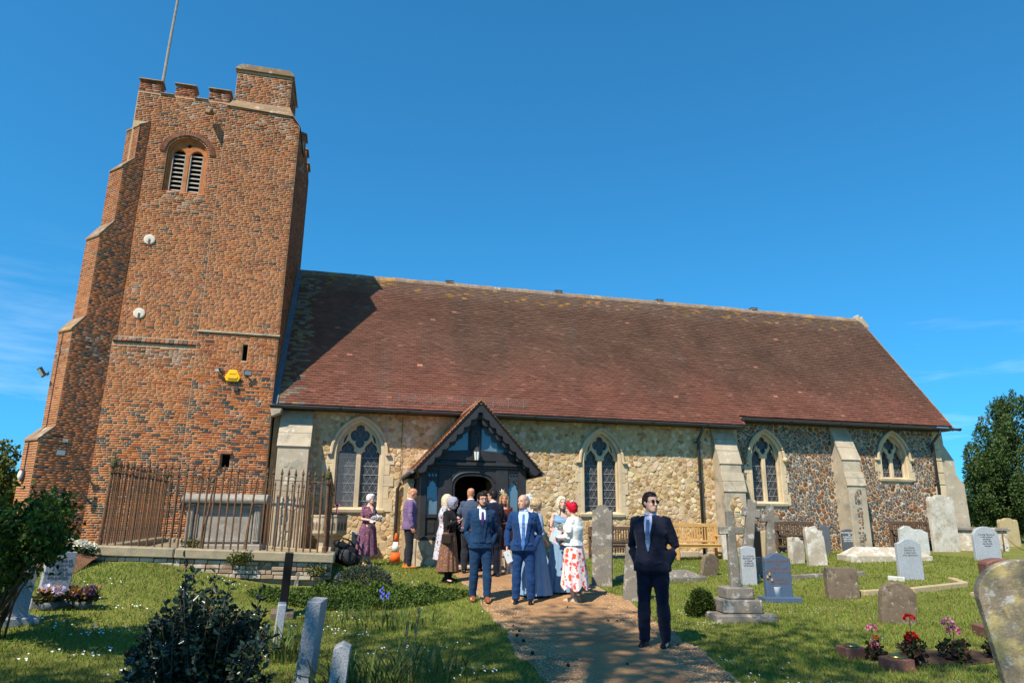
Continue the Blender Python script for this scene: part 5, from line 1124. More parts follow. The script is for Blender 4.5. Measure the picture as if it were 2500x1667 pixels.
bl = atY(577, 950, 19.06); jb = thing('junction_box', 'small black junction box below the alarm', 'box', tuple(bl)); mb = MB(); mb.b2(-.06, .06, -.06, 0, -.06, .06); mb.build('case', M['gutter'], jb, bevel=.012); mb = MB(); mb.tube([(0, -.02, .06), (0, -.02, .18)], .01, 5); mb.build('conduit', M['gutter'], jb)
cb = MB(); e = [Mb @ Vector((-.40, -d-.012, z)) for d, z in ((1.10, 5.85), (1.10, 3.5), (1.42, 3.14), (1.41, 2.4))]; cb.tube(e, .012, 5); cb.build('conduit', M['gutter'], church)
# white bucket with dried flowers on the blue stone's base
g = np.array(o_.location); b0 = G(*Zr(585, 958)); bk = thing('flower_pot', 'white enamel pot with dried flowers in front of the blue headstone', 'pot', (b0[0], b0[1], b0[2]+.06))
mb = MB(); mb.lathe([(.055, 0), (.075, .18), (.078, .185), (.07, .18)], n=16); mb.build('pot', M['white'], bk, smooth=True); M['dried'] = mat('dried_flower', (.36, .22, .10), .9, .3, 9, .3, 30)
for k in range(7):
    a = k*.9; tp = Vector((-.10+.03*math.cos(a)*2-.02*k*.3, .03*math.sin(a), .30+.05*(k % 3))); mb = MB(); mb.tube([(0, 0, .1), tp], .004, 4); mb.lathe([(.004, -.03), (.02, -.01), (.018, .02), (.003, .04)], tp, 6); mb.build('dried_stem', M['dried'], bk)
# vase blocks near the geranium bed
M['brass'] = mat('brass', (.55, .38, .10), .3, .1, 6, 0, metal=1)
for lab, u, v in (('brown granite flower block with brass lid left of the geranium bed', 1122, 1360), ('brown granite flower block with brass lid before the geranium bed', 1445, 1450)):
    p = G(*Zr(u, v)); o = thing('flower_block', lab, 'vase', tuple(p), rad(-8), 'granite flower blocks'); mb = MB(); mb.b2(-.13, .13, -.12, .12, -.03, .12); mb.build('block', SM['red'](), o, bevel=.012); mb = MB(); mb.lathe([(.085, .12), (.085, .135), (.06, .15), (.005, .155)], n=20); mb.build('lid', M['brass'], o, smooth=True)
ch = thing('chain_post', 'rusty post with hanging chain beside the grey marble headstone', 'chain', tuple(G(*Zr(2215, 600)))); mb = MB(); mb.tube([(0, 0, -.05), (0, 0, .62)], .02, 6); mb.build('post', M['iron'], ch)
for k in range(16): 
    t = k/15; mb = MB(); mb.tube([(.02+.9*t+.03*math.cos(a), .02*math.sin(a)*(k % 2), .55-.5*math.sin(math.pi*t*.55)+.02*math.sin(a)) for a in np.linspace(0, 6.28, 9)], .006, 4, False); mb.build('chain_link', M['iron'], ch)

M['clod'] = mat('dark_clod', (.035, .022, .015), .95, .3, 9, .5, 40); r = random.Random(12); cl0 = None
for px in ((1253, 1532), (1268, 1545), (1262, 1556), (1278, 1570), (1485, 1520), (1507, 1519), (1385, 1486), (1563, 1540), (1532, 1628), (1387, 1632), (1655, 1580), (1300, 1600)):
    p_ = G(*px); o = soft('clod', (0, 0, 0), (.07, .055, .045), M['clod'], None) if cl0 is None else link(bpy.data.objects.new('clod', cl0)); cl0 = o.data; o.location = (p_[0], p_[1], p_[2]+.03); o.rotation_euler = (r.random(), r.random(), r.random()*6); o.scale = (r.uniform(.4, .75),)*3
    tag(o, 'small dark clod of earth lying loose on the gravel path', 'clod', 'clods on the path')
# ================================================================= plants
M['leaf'] = mat('leaf', None, .5, .15, 6, 0, src='attr', trans=.0, spec=.12); M['leafgloss'] = mat('holly_leaf', None, .28, .15, 6, 0, src='attr', spec=.5)
for k in ('leaf', 'leafgloss'):
    nt = M[k].node_tree; B = nt.nodes['Principled BSDF']; tr = nt.nodes.new('ShaderNodeBsdfTranslucent'); mxs = nt.nodes.new('ShaderNodeMixShader'); mxs.inputs[0].default_value = .28 if k == 'leaf' else .12
    nt.links.new(B.inputs['Base Color'].links[0].from_socket, tr.inputs['Color']); nt.links.new(B.outputs[0], mxs.inputs[1]); nt.links.new(tr.outputs[0], mxs.inputs[2]); nt.links.new(mxs.outputs[0], nt.nodes['Material Output'].inputs[0])
M['bark'] = mat('bark', (.12, .09, .06), .95, .3, 6, .8, 30)
def unit(a): return a/np.maximum(np.linalg.norm(a, axis=-1, keepdims=True), 1e-9)
def leaves(P, size, cols, r, up=.3, asp=.55, dirs=None, fold=.22):
    """one folded six-sided leaf per point"""
    n = len(P); d = unit(r.normal(size=(n, 3))+np.array([0, 0, up])) if dirs is None else unit(dirs+r.normal(size=(n, 3))*.45)
    s = unit(np.cross(d, r.normal(size=(n, 3)))); nn = np.cross(s, d); L = (size*r.uniform(.65, 1.25, n))[:, None]; W = L*asp
    V = np.stack([P, P+d*L*.35+s*W*.5+nn*L*fold, P+d*L*.75+s*W*.38+nn*L*fold, P+d*L, P+d*L*.75-s*W*.38+nn*L*fold, P+d*L*.35-s*W*.5+nn*L*fold], 1).reshape(-1, 3)
    q = np.array([(0, 1, 2, 3), (0, 3, 4, 5)]); Fq = (q[None]+6*np.arange(n)[:, None, None]).reshape(-1, 4); return V, Fq, np.repeat(cols, 6, 0)
def colmix(r, n, *cs):
    w = r.random((n, 1)); i = r.integers(0, len(cs), n); return np.array(cs)[i]*(.7+.6*w)
def limbs(paths, m, name, parent):
    mb = MB()
    for p, r0, r1 in paths: mb.tube(p, list(np.linspace(r0, r1, len(p))), 6)
    return mb.build(name, m, parent, smooth=True)
def blobs(r, n, C_, R_, shell=.55):
    """points through a set of ellipsoids, denser near their surfaces"""
    C_ = np.array(C_, float); R_ = np.array(R_, float); w = np.prod(R_, 1)**(2/3); k = r.choice(len(C_), n, p=w/w.sum()); d = unit(r.normal(size=(n, 3))); t = shell+(1-shell)*r.random(n)**.6
    return C_[k]+d*R_[k]*t[:, None], d
def tree(name, label, base, trunk_h, C_, R_, n, size, cols, seed, cat='tree', group=None, shell=.5, trunk_r=.25, asp=.7, leafm=None):
    r = np.random.default_rng(seed); o = thing(name, label, cat, tuple(base), 0, group); b = np.array(base); C_ = np.array(C_, float)
    P, d = blobs(r, n, C_, R_, shell); V, Fq, Cc = leaves(P, size, colmix(r, n, *cols), r, .1, asp)
    mesh_np('crown', V-b, Fq, leafm or M['leaf'], o, Cc)
    top = Vector((0, 0, trunk_h)); paths = [([Vector((0, 0, -.2)), Vector((.05, .02, trunk_h*.5)), top], trunk_r, trunk_r*.6)]
    for c in C_[:14]:
        e = Vector(c-b); paths.append(([top*.75, (top*.75).lerp(e, .5)+Vector((0, 0, .3)), e], trunk_r*.45, trunk_r*.1))
    limbs(paths, M['bark'], 'trunk', o); return o
G1, G2, G3 = (.055, .085, .018), (.085, .115, .022), (.035, .06, .014)
# tall broad trees behind the camera, out of the picture: they throw the dappled shade of the foreground
rr = np.random.default_rng(5)
def crown_cl(c, R, n, rs):
    C_ = [np.array(c)+rr.normal(size=3)*np.array(R)*.48 for _ in range(n)]; return C_, [np.array([1, 1, .8])*rr.uniform(*rs) for _ in range(n)]
for i, (c, R, n, nl, tb_) in enumerate((((-10.2, -1.9, 12.5), (3.4, 3.0, 2.2), 26, 17000, (-10.5, -3)), ((-4.7, .45, 13.2), (3.6, 2.6, 2.0), 30, 5200, (-4.4, -3.6)))):
    C_, R_ = crown_cl(c, R, n, (.9, 1.6))
    tree('shade_tree', ['broad tree out of sight behind the camera, the left of two', 'broad tree out of sight behind the camera, the right of two'][i], (tb_[0], tb_[1], gz(*tb_)), 9, C_, R_, nl, .17, (G1, G2, G3), 40+i, group='trees behind the camera', trunk_r=.32, shell=.25)
# yew at the right
C_ = []; R_ = []; r = np.random.default_rng(9); base = atY(2535, 1280, 25.0); base[2] = .3
for k in range(120):
    a = r.uniform(0, 2*math.pi); q = math.sqrt(r.random())*2.9; h = 6.1-(q/2.9)**1.6*2.3+r.normal()*.45; z = base[2]+r.uniform(.9, h); fl = .50+.50*min(1, (z-base[2])/2.4)
    C_.append((base[0]+math.cos(a)*q*fl+.0, base[1]+math.sin(a)*q*.8*fl, z)); R_.append((.36, .36, .78))
for k in range(26): a = r.uniform(0, 6.28); q = r.uniform(.3, 2.7); C_.append((base[0]+math.cos(a)*q, base[1]+math.sin(a)*q*.8, base[2]+6.35-(q/2.9)**1.6*2.2+r.uniform(-.1, .35))); R_.append((.17, .17, .55))
tree('yew_tree', 'dense dark green columnar yew at the right edge of the churchyard', base, 2.5, C_, R_, 75000, .12, ((.065, .11, .032), (.085, .14, .038), (.045, .08, .025), (.12, .17, .05)), 10, trunk_r=.4, shell=.72, asp=.4)
C_ = []; R_ = []; b2 = atY(2420, 1285, 32.0); b2[2] = .2
for k in range(40): C_.append((b2[0]+r.uniform(-3.2, 3), b2[1]+r.uniform(-1, 1), b2[2]+r.uniform(.4, 2.3))); R_.append((.7, .7, .6))
tree('hedge_shrub', 'light green shrub seen between the church and the yew', b2, 1.2, C_, R_, 9000, .13, ((.10, .15, .025), (.07, .11, .02), (.14, .17, .03)), 11, cat='shrub', trunk_r=.1)
C_ = []; R_ = []; b2 = atY(2350, 1285, 60.0); b2[2] = .2
for k in range(60): C_.append((b2[0]+r.uniform(-10, 22), b2[1]+r.uniform(-1.5, 1.5), b2[2]+r.uniform(.3, 2.6))); R_.append((1.3, 1.2, 1.0))
tree('far_hedge', 'far green hedge behind the yew tree', b2, 1.2, C_, R_, 6000, .3, (G1, G2), 14, cat='hedge', trunk_r=.1)
# tree beyond the tower at the left edge
C_ = []; R_ = []; b2 = atY(-60, 1290, 27.0); b2[2] = .6
for k in range(50): a = r.uniform(0, 6.28); q = math.sqrt(r.random())*2.0; C_.append((b2[0]+math.cos(a)*q, b2[1]+math.sin(a)*q, b2[2]+.7+r.uniform(0, 2.3)*(1-.22*q))); R_.append((.55, .55, .5))
tree('garden_tree', 'sunlit yellow green tree beyond the tower at the left edge', b2, 1.8, C_, R_, 16000, .13, ((.11, .13, .022), (.08, .10, .02), (.15, .15, .03)), 12, trunk_r=.15)
C_ = []; R_ = []; b2 = np.array([-26, 42, .3])
for k in range(60): C_.append((b2[0]+r.uniform(-16, 9), b2[1]+r.uniform(-1.5, 1.5), b2[2]+r.uniform(.3, 2.4))); R_.append((1.3, 1.2, 1.0))
tree('far_hedge', 'far green hedge beyond the garden tree at the left', b2, 1.2, C_, R_, 6000, .3, (G1, G2), 15, cat='hedge', trunk_r=.1)
# rose bush, left edge
r = np.random.default_rng(21); b = G(-30, 1560); b = b*1.0; o = thing('rose_bush', 'leafy rose bush leaning in from the left edge before the headstone', 'bush', tuple(b)); paths = []; tips = []
D0 = depth(b)
for k in range(34):
    ex_ = r.uniform(-60, 165); e = atD(ex_, r.uniform(1235, 1325 if ex_ > 55 else 1400), D0+r.normal()*.35)
    if e[2] < b[2]+.2: continue
    m_ = (b+e)/2+np.array([r.normal()*.08, r.normal()*.08, .12]); p = [Vector(x-b) for x in (b+r.normal(size=3)*np.array([.08, .08, 0]), m_, e)]
    paths.append((p, .012, .004)); tips += [b+(np.array(p[1])+(np.array(p[2])-np.array(p[1]))*t) for t in np.linspace(.5, 1.08, 9)]
for k in range(7): paths.append(([Vector((0, 0, -.05)), Vector((r.normal()*.1, r.normal()*.1, .3)), Vector((r.normal()*.25, r.normal()*.2, .75))], .02, .01))
tips = np.array(tips); P = (tips[:, None]+r.normal(size=(len(tips), 26, 3))*.072).reshape(-1, 3); n = len(P)
V, Fq, Cc = leaves(P, .062, colmix(r, n, (.075, .135, .022), (.05, .09, .018), (.12, .17, .03), (.03, .055, .015)), r, .2, .62); mesh_np('foliage', V-b, Fq, M['leaf'], o, Cc); limbs(paths, M['bark'], 'stem', o)
# holly in the foreground
r = np.random.default_rng(22); b = G(470, 1720); o = thing('holly_bush', 'dark glossy holly bush in the left foreground', 'bush', tuple(b)); D0 = depth(b); P = []; dirs = []; paths = []
prof_x = [300, 350, 400, 440, 480, 530, 570, 610, 640, 670]; prof_y = [1590, 1500, 1465, 1385, 1440, 1415, 1455, 1470, 1450, 1560]
spk = [(453, 1368), (522, 1402), (560, 1425), (640, 1436), (405, 1470), (600, 1500), (500, 1440), (365, 1530), (655, 1540), (345, 1545), (315, 1590), (470, 1400)]
for k in range(115):
    x = r.uniform(305, 668); ty = np.interp(x, prof_x, prof_y)+abs(r.normal())*55+25; dd = D0+r.normal()*.22
    if k < len(spk): x, ty = spk[k]; dd = D0
    e = atD(x, ty, dd); 
    if e[2] < b[2]+.1: e[2] = b[2]+.1+r.random()*.2
    s0 = b+np.array([(e[0]-b[0])*.45+r.normal()*.05, r.normal()*.12, 0]); m_ = s0*.45+e*.55+np.array([0, 0, -.04]); p = [Vector(q-b) for q in (s0, m_, e)]; paths.append((p, .009, .003))
    for t in np.linspace(.15 if k >= len(spk) else .3, 1, 30 if k >= len(spk) else 26):
        q = s0*(1-t)**2+2*m_*t*(1-t)+e*t*t; a = r.uniform(0, 6.28); rad_ = .012 if k < len(spk) and t > .55 else .07*(1.2-t)
        for j in range(2): P.append(q+r.normal(size=3)*rad_); dirs.append(np.array([math.cos(a+3.1*j), math.sin(a+3.1*j), .55]))
P = np.array(P); dirs = np.array(dirs); n = len(P); cols = colmix(r, n, (.020, .038, .024), (.032, .054, .032), (.015, .028, .021)); yl = r.random(n) < .05; cols[yl] = np.array((.14, .13, .02))
V, Fq, Cc = leaves(P, .060, cols, r, .2, .55, dirs, .16); mesh_np('foliage', V-b, Fq, M['leafgloss'], o, Cc); limbs(paths, M['bark'], 'stem', o)
# low leafy ground cover left of the path
r = np.random.default_rng(23); o = None
def patch_plants(name, label, cpx, rx, ry, h, n, size, cols, cat='ground cover', kind='stuff', asp=.6, seed=1):
    r = np.random.default_rng(seed); c = G(*cpx); a = r.uniform(0, 6.28, n); q = np.sqrt(r.random(n)); x = c[0]+np.cos(a)*q*rx*(1+.15*np.sin(3*a)); y = c[1]+np.sin(a)*q*ry*(1+.15*np.cos(4*a)); bump = .6+.4*np.sin(x*7.1)*np.cos(y*6.3)
    z = ground(x, y)+h*np.sqrt(np.maximum(0, 1-q**2))*bump*r.uniform(.45, 1.0, n)+.01; P = np.stack([x, y, z], 1); V, Fq, Cc = leaves(P, size, colmix(r, n, *cols), r, .5, asp); return tag(mesh_np(name, V, Fq, M['leaf'], None, Cc), label, cat, kind=kind)
patch_plants('ground_cover', 'low leafy green ground cover left of the path', (885, 1468), 1.75, .85, .30, 15000, .05, ((.08, .13, .025), (.11, .16, .03), (.055, .09, .02)), seed=3)
b = G(885, 1440); o = thing('lavender_bush', 'low grey green cushion shrub behind the ground cover', 'bush', tuple(b)); n = 5000; P, d = blobs(r, n, [(0, 0, .12)], [(.52, .40, .30)], .6); P[:, 2] = np.abs(P[:, 2]); V, Fq, Cc = leaves(P, .055, colmix(r, n, (.10, .125, .08), (.07, .095, .05), (.13, .15, .10)), r, .2, .22, d); mesh_np('foliage', V, Fq, M['leaf'], o, Cc); limbs([([(0, 0, -.05), (0, 0, .1)], .03, .02)], M['bark'], 'stem', o)
# strap-leaved clumps (spent bulbs)
def straps(label, px, n, L, spread, seed, name='strap_leaf_clump', seeds=0):
    r = np.random.default_rng(seed); b = G(*px); o = thing(name, label, 'plant', tuple(b), 0, 'strap leaved clumps'); V = []; Fq = []; Cc = []
    for k in range(n):
        a = r.uniform(0, 6.28); q = math.sqrt(r.random())*spread; p0 = np.array([math.cos(a)*q, math.sin(a)*q*.7, 0]); p0[2] = gz(b[0]+p0[0], b[1]+p0[1])-b[2]; a2 = a+r.normal()*.7; ln = L*r.uniform(.55, 1.15); out_ = r.uniform(.25, .95); w = r.uniform(.005, .011); dv = np.array([math.cos(a2), math.sin(a2), 0]); sd = np.array([-dv[1], dv[0], 0]); c = np.array(((.07, .12, .03), (.10, .15, .035), (.05, .09, .03), (.17, .17, .05))[r.integers(0, 4)])*r.uniform(.7, 1.3); b0 = len(V)
        for t in (0, .3, .6, .85, 1):
            p = p0+dv*ln*out_*t*t+np.array([0, 0, 1])*ln*(t-.55*out_*t*t); ww = w*(1-t**3)+.0006; V += [p-sd*ww, p+sd*ww]; Cc += [c, c]
        Fq += [(b0+2*i, b0+2*i+1, b0+2*i+3, b0+2*i+2) for i in range(4)]
    mesh_np('leaf_blades', np.array(V), np.array(Fq), M['leaf'], o, np.array(Cc))
    for k in range(seeds):
        h = .5+.12*k; x = .1*k-.05; mb = MB(); mb.tube([(x, 0, 0), (x+.03, .02, h*.6), (x+.06, .02, h)], .006, 5); mb.build('flower_stalk', M['dried'], o)
        for j in range(3): mb = MB(); mb.lathe([(.004, -.03), (.016, -.01), (.016, .015), (.003, .03)], (x+.05-.01*j, .02, h-.09*j), 6); mb.build('seed_pod', M['dried'], o)
    return o
straps('tuft of long strap leaves with dead seed heads at the bottom, left of the path', (990, 1660), 150, .42, .7, 31, seeds=2); straps('tuft of strap leaves behind the grey speckled headstone', (690, 1610), 120, .45, .4, 32); straps('row of strap leaves along the front of the ground cover', (930, 1525), 110, .28, .9, 33); straps('strap leaves bending at the foot of the short sloping stone', (900, 1700), 110, .42, .5, 34)
straps('long grass tuft beside the grey marble headstone', Zr(2150, 640), 40, .5, .2, 35)
# bluebells
M['blue'] = mat('bluebell', (.10, .12, .55), .6, .1, 5, 0)
for k, p in enumerate(((820, 1420), (928, 1458), (930, 1475), (943, 1474))):
    b = G(p[0], p[1]+18); o = thing('bluebell', ['bluebell alone at the back of the ground cover', 'topmost of three bluebells in the ground cover', 'left of the two lower bluebells in the ground cover', 'right of the two lower bluebells in the ground cover'][k], 'flower', tuple(b), 0, 'bluebells in the ground cover'); mb = MB(); mb.tube([(0, 0, 0), (.01, 0, .25)], .004, 4); mb.build('stalk', M['leaf'], o)
    for j in range(5): mb = MB(); mb.lathe([(.004, .03), (.012, .02), (.016, 0)], (.01+.022*math.cos(j*1.3), .022*math.sin(j*1.3), .25-.018*j), 6); mb.build('bell', M['blue'], o)
# clipped bush and small flowers by the crosses
b = G(1715, 1505); o = thing('box_bush', 'small clipped round green bush left of the front cross', 'bush', tuple(b)); n = 5200; P, d = blobs(r, n, [(-.05, 0, .24), (.09, 0, .19), (-.15, 0, .12), (.16, .03, .10), (.02, .02, .33), (-.10, 0, .30), (.10, 0, .29)], [(.13, .15, .16), (.12, .14, .15), (.12, .14, .12), (.12, .14, .12), (.07, .08, .10), (.06, .07, .10), (.06, .07, .09)], .35); P[:, 2] = np.maximum(P[:, 2], .01); V, Fq, Cc = leaves(P, .030, colmix(r, n, (.045, .075, .012), (.03, .055, .012), (.07, .10, .02)), r, .3, .6, d); mesh_np('foliage', V, Fq, M['leaf'], o, Cc); limbs([([(0, 0, -.05), (0, 0, .2)], .02, .01)], M['bark'], 'stem', o)
b = G(1772, 1490); o = thing('silver_plant', 'silvery leaved plant at the foot of the front cross', 'plant', tuple(b)); n = 500; P, d = blobs(r, n, [(0, 0, .08)], [(.16, .13, .14)], .3); P[:, 2] = np.abs(P[:, 2]); V, Fq, Cc = leaves(P, .07, colmix(r, n, (.30, .34, .28), (.22, .26, .2)), r, .6, .4); mesh_np('foliage', V, Fq, M['leaf'], o, Cc)
def petal_head(name, c, R, m_cols, parent, n=70, size=.022, seed=1):
    r = np.random.default_rng(seed); d = unit(r.normal(size=(n, 3))); d[:, 2] = np.abs(d[:, 2])*1.0-.25; P = np.array(c)+d*R*.8; V, Fq, Cc = leaves(P, size, colmix(r, n, *m_cols), r, .2, .95, d, .12); return mesh_np(name, V, Fq, M['leaf'], parent, Cc)
def flower_plant(label, px, heads, leafcols, fol, seed, name='geranium', cat='flower', group='geraniums in the right hand bed', dark=True):
    r = np.random.default_rng(seed); b = G(*px); o = thing(name, label, cat, tuple(b), 0, group); n = fol[0]; P, d = blobs(r, n, [(0, 0, fol[2]*.45)], [(fol[1], fol[1], fol[2]*.55)], .2); P[:, 2] = np.abs(P[:, 2]); V, Fq, Cc = leaves(P, .05, colmix(r, n, *leafcols), r, .5, .9); mesh_np('foliage', V, Fq, M['leaf'], o, Cc)
    for k, (dx, h, R, cols) in enumerate(heads):
        mb = MB(); mb.tube([(0, 0, 0), (dx*.6, 0, h*.6), (dx, 0, h)], .005, 5); mb.build('stalk', M['bark'], o); petal_head('flower_head', (dx, 0, h), R, cols, o, 80, R*.42, seed+k)
    return o
PK = ((.72, .16, .30), (.85, .45, .52), (.62, .06, .2)); RD = ((.75, .012, .012), (.6, .008, .01)); LFC = ((.05, .035, .025), (.045, .07, .02), (.09, .03, .03))
bed = [G(*Zr(*p)) for p in ((1215, 1350), (1330, 1405), (1600, 1440), (1900, 1425), (2180, 1395), (2160, 1330), (1900, 1310), (1650, 1312), (1400, 1330))]
M['soil'] = mat('soil', (.085, .05, .032), .98, .3, 6, 1.0, 60, fine=.4, dist=.02); c = sum(bed)/len(bed)
V = [(c[0], c[1], gz(c[0], c[1])+.05)]+[(p[0], p[1], gz(p[0], p[1])+.006) for p in bed]+[tuple(c*.5+p*.5+np.array([0, 0, .04])) for p in bed]; nb_ = len(bed)
tag(mesh_np('flower_bed', V, [(1+i, 1+(i+1) % nb_, 1+nb_+(i+1) % nb_, 1+nb_+i) for i in range(nb_)]+[(0, 1+nb_+i, 1+nb_+(i+1) % nb_) for i in range(nb_)], M['soil'], smooth=True), 'bare soil bed planted with geraniums', kind='structure')
flower_plant('geranium with two pink heads, left of the bed', Zr(1290, 1385), [(-.01, .34, .055, PK), (.0, .16, .05, PK), (.03, .24, .03, RD)], LFC, (130, .10, .22), 1); flower_plant('geranium with two bright red heads in the middle of the bed', Zr(1575, 1420), [(-.01, .48, .055, RD), (-.01, .29, .065, RD)], LFC, (210, .14, .30), 2); flower_plant('geranium with a big double pink head, right of the bed', Zr(1860, 1400), [(-.03, .42, .06, PK), (.03, .33, .065, PK)], LFC, (230, .17, .24), 3); flower_plant('small dark leaved plant beside the lichened slab', Zr(2140, 1380), [], ((.05, .03, .03), (.04, .05, .02)), (110, .10, .22), 4, group=None, name='dark_plant')
flower_plant('tiny red flowers beside the clipped bush', (1690, 1500), [(-.08, .10, .03, RD), (.05, .12, .03, RD), (.0, .08, .025, RD)], ((.04, .06, .015), (.05, .08, .02)), (60, .12, .10), 6, group=None, name='red_flowers')
# mound with a wreath by the tower, tubs by the left headstone
g = G(205, 1400)+np.array([-.62, 0, 0]); mp_ = np.array([[g[0]-1.2, g[1]+.2], [g[0]+.55, g[1]+2.4]]); xs = np.linspace(-1.3, .45, 16); ys = np.linspace(-.5, 2.0, 18)
V = [(g[0]+x, g[1]+.5+y, gz(g[0]+x, g[1]+.5+y)-.03+.30*math.exp(-((x+.2)/.75)**2-((y-.7)/.8)**2)+.02*mnoise.noise(Vector((x*5, y*5, 1)))) for y in ys for x in xs]; i = np.arange(len(V)).reshape(len(ys), -1); Fq = np.stack([i[:-1, :-1], i[:-1, 1:], i[1:, 1:], i[1:, :-1]], -1).reshape(-1, 4)
M['redsoil'] = mat('dug_soil', (.17, .085, .045), .98, .3, 6, 1.0, 40, fine=.4, dist=.03); tag(mesh_np('grave_mound', V, Fq, M['redsoil'], smooth=True), 'fresh mound of brown soil at the foot of the tower', kind='structure')
wz = lambda x, y: gz(g[0]+x, g[1]+.5+y)-.03+.30*math.exp(-((x+.2)/.75)**2-((y-.7)/.8)**2)
wb = (g[0]-.2, g[1]+1.1, wz(-.2, .6)); o = thing('flower_wreath', 'long spray of white and red flowers lying on the soil mound', 'flowers', wb); r = np.random.default_rng(44)
for k in range(34):
    x = r.uniform(-.55, .5); y = r.normal()*.09; cols = (((.78, .74, .58), (.85, .83, .72)) if r.random() < .82 else ((.5, .01, .02), (.4, .01, .02))); petal_head('flower_head', (x, y, wz(-.2+x, .6+y)-wb[2]+.08+r.random()*.08), .055, cols, o, 26, .05, 100+k)
n = 300; P = np.stack([r.uniform(-.7, .6, n), r.normal(size=n)*.12, np.zeros(n)], 1); P[:, 2] = [wz(-.2+a, .6+b_)-wb[2]+.05 for a, b_, _ in P]; V, Fq, Cc = leaves(P, .09, colmix(r, n, (.05, .09, .02), (.04, .06, .02)), r, .4, .4); mesh_np('foliage', V, Fq, M['leaf'], o, Cc)
g_, w_ = LEFT_STONE
for lab, dx, dy, cols, k in (('tub of pale lilac and orange pansies before the lettered headstone', .10, -.30, ((.55, .45, .62), (.75, .68, .75), (.45, .20, .03)), 1), ('tub of dark purple pansies right of the lilac ones', .42, -.16, ((.10, .04, .12), (.2, .12, .28), (.35, .18, .03)), 2)):
    b = np.array([g_[0]+dx, g_[1]+dy, 0]); b[2] = gz(b[0], b[1])+.05; o = thing('pansy_tub', lab, 'flowers', tuple(b), 0, 'tubs of pansies'); mb = MB(); mb.lathe([(.10, -.06), (.12, .04), (.11, .04)], n=14); mb.build('tub', SM['slate'](), o, smooth=True); n = 220; P, d = blobs(r, n, [(0, 0, .09)], [(.19, .15, .09)], .3); V, Fq, Cc = leaves(P, .06, colmix(r, n, (.05, .07, .02), (.16, .10, .02)), r, .4, .7); mesh_np('foliage', V, Fq, M['leaf'], o, Cc)
    for j in range(18): petal_head('flower_head', (r.uniform(-.16, .16), r.uniform(-.12, .1),   .11+r.random()*.09), .035, cols, o, 16, .045, 300+k*30+j)
# trailing weeds on the railing plinth
for lab, px, n in (('tuft of weeds growing from the brick plinth under the railing', (585, 1362), 260), ('weeds at the foot of the chest tomb', (470, 1330), 200), ('grass tuft under the railing corner', (770, 1392), 160)):
    b = atY(px[0], px[1], 13.75 if px[0] != 470 else 15.3); o = thing('weed_tuft', lab, 'plant', tuple(b), 0, 'weeds'); P, d = blobs(r, n, [(0, 0, 0)], [(.22, .08, .14)], .2); V, Fq, Cc = leaves(P, .05, colmix(r, n, (.09, .12, .02), (.14, .13, .04), (.06, .08, .02)), r, .3, .6); mesh_np('foliage', V, Fq, M['leaf'], o, Cc)
# ---------------------------------------------------------------- lawn grass and daisies
r = np.random.default_rng(60); n = 330000; az = YAW+rad(1)+r.uniform(-rad(46), rad(46), n); d = 3.2+20*r.random(n)**1.15; x = np.sin(az)*d; y = np.cos(az)*d
ok = ~on_path(x, y, -.04+.10*r.random(n)) & (y < 19.4) & ~((x > -4.3) & (x < -.1) & (y > 13.7)) & ~((x > 1.7) & (x < 4.6) & (y > 16.6)) & ~((x < -1.9) & (y > 18.9)) & (y > 1)
bedc = c; ok &= ~(((x-bedc[0])/1.0)**2+((y-bedc[1])/.42)**2 < 1)
x, y, d = x[ok], y[ok], d[ok]; n = len(x); z = ground(x, y); pn = np.array([mnoise.noise(Vector((a*.55, b_*.55, 4.0))) for a, b_ in zip(x[:n], y[:n])]) if n < 1 else (np.sin(x*1.3+1.7*np.sin(y*.9))*np.cos(y*1.1+1.3*np.sin(x*.7)))
h = r.uniform(.025, .06, n)*(1+.25*pn); w = .0028*(1+d*.11); a = r.uniform(0, 6.28, n); ln = r.normal(size=(n, 2))*.5*h[:, None]
V = np.stack([np.stack([x-np.cos(a)*w, y-np.sin(a)*w, z-.004], 1), np.stack([x+np.cos(a)*w, y+np.sin(a)*w, z-.004], 1), np.stack([x+ln[:, 0], y+ln[:, 1], z+h], 1)], 1).reshape(-1, 3); Ft = np.arange(3*n).reshape(-1, 3)
base = np.array((.165, .235, .034))*(1+.22*pn[:, None])*r.uniform(.65, 1.35, (n, 1)); dry = r.random(n) < (.10+.16*np.clip(pn, 0, 1)); base[dry] = np.array((.34, .27, .09))*r.uniform(.7, 1.2, (dry.sum(), 1)); Cc = np.repeat(base, 3, 0); Cc[0::3] *= .75; Cc[1::3] *= .75
tag(mesh_np('grass', V, Ft, M['leaf'], None, Cc), 'short mown grass of the churchyard lawn', 'grass', kind='stuff')
n = 10500; az = YAW+r.uniform(-rad(44), rad(44), n); d = 4+16*r.random(n)**.9; x = np.sin(az)*d; y = np.cos(az)*d; cl = np.sin(x*2.3+2*np.sin(y*1.9))*np.cos(y*2.9+1.5*np.sin(x*1.7))
ok = (cl > .35+.4*r.random(n)) & ~on_path(x, y, .1) & (y < 19) & ~((x > -4.4) & (x < 0) & (y > 13.4)) & ~((x > 1.6) & (x < 4.7) & (y > 16.4)); x, y, d = x[ok], y[ok], d[ok]; n = len(x); z = ground(x, y)+r.uniform(.035, .065, n); s = r.uniform(.011, .017, n); th = np.linspace(0, 2*math.pi, 9)[:-1]
V = np.stack([np.stack([x+s*np.cos(t)*(1 if k % 2 else .75), y+s*np.sin(t)*(1 if k % 2 else .75), z+.004*np.sin(t*2)+s*.35*np.sin(t-1.0)], 1) for k, t in enumerate(th)], 1).reshape(-1, 3); Fq = np.arange(8*n).reshape(-1, 8)
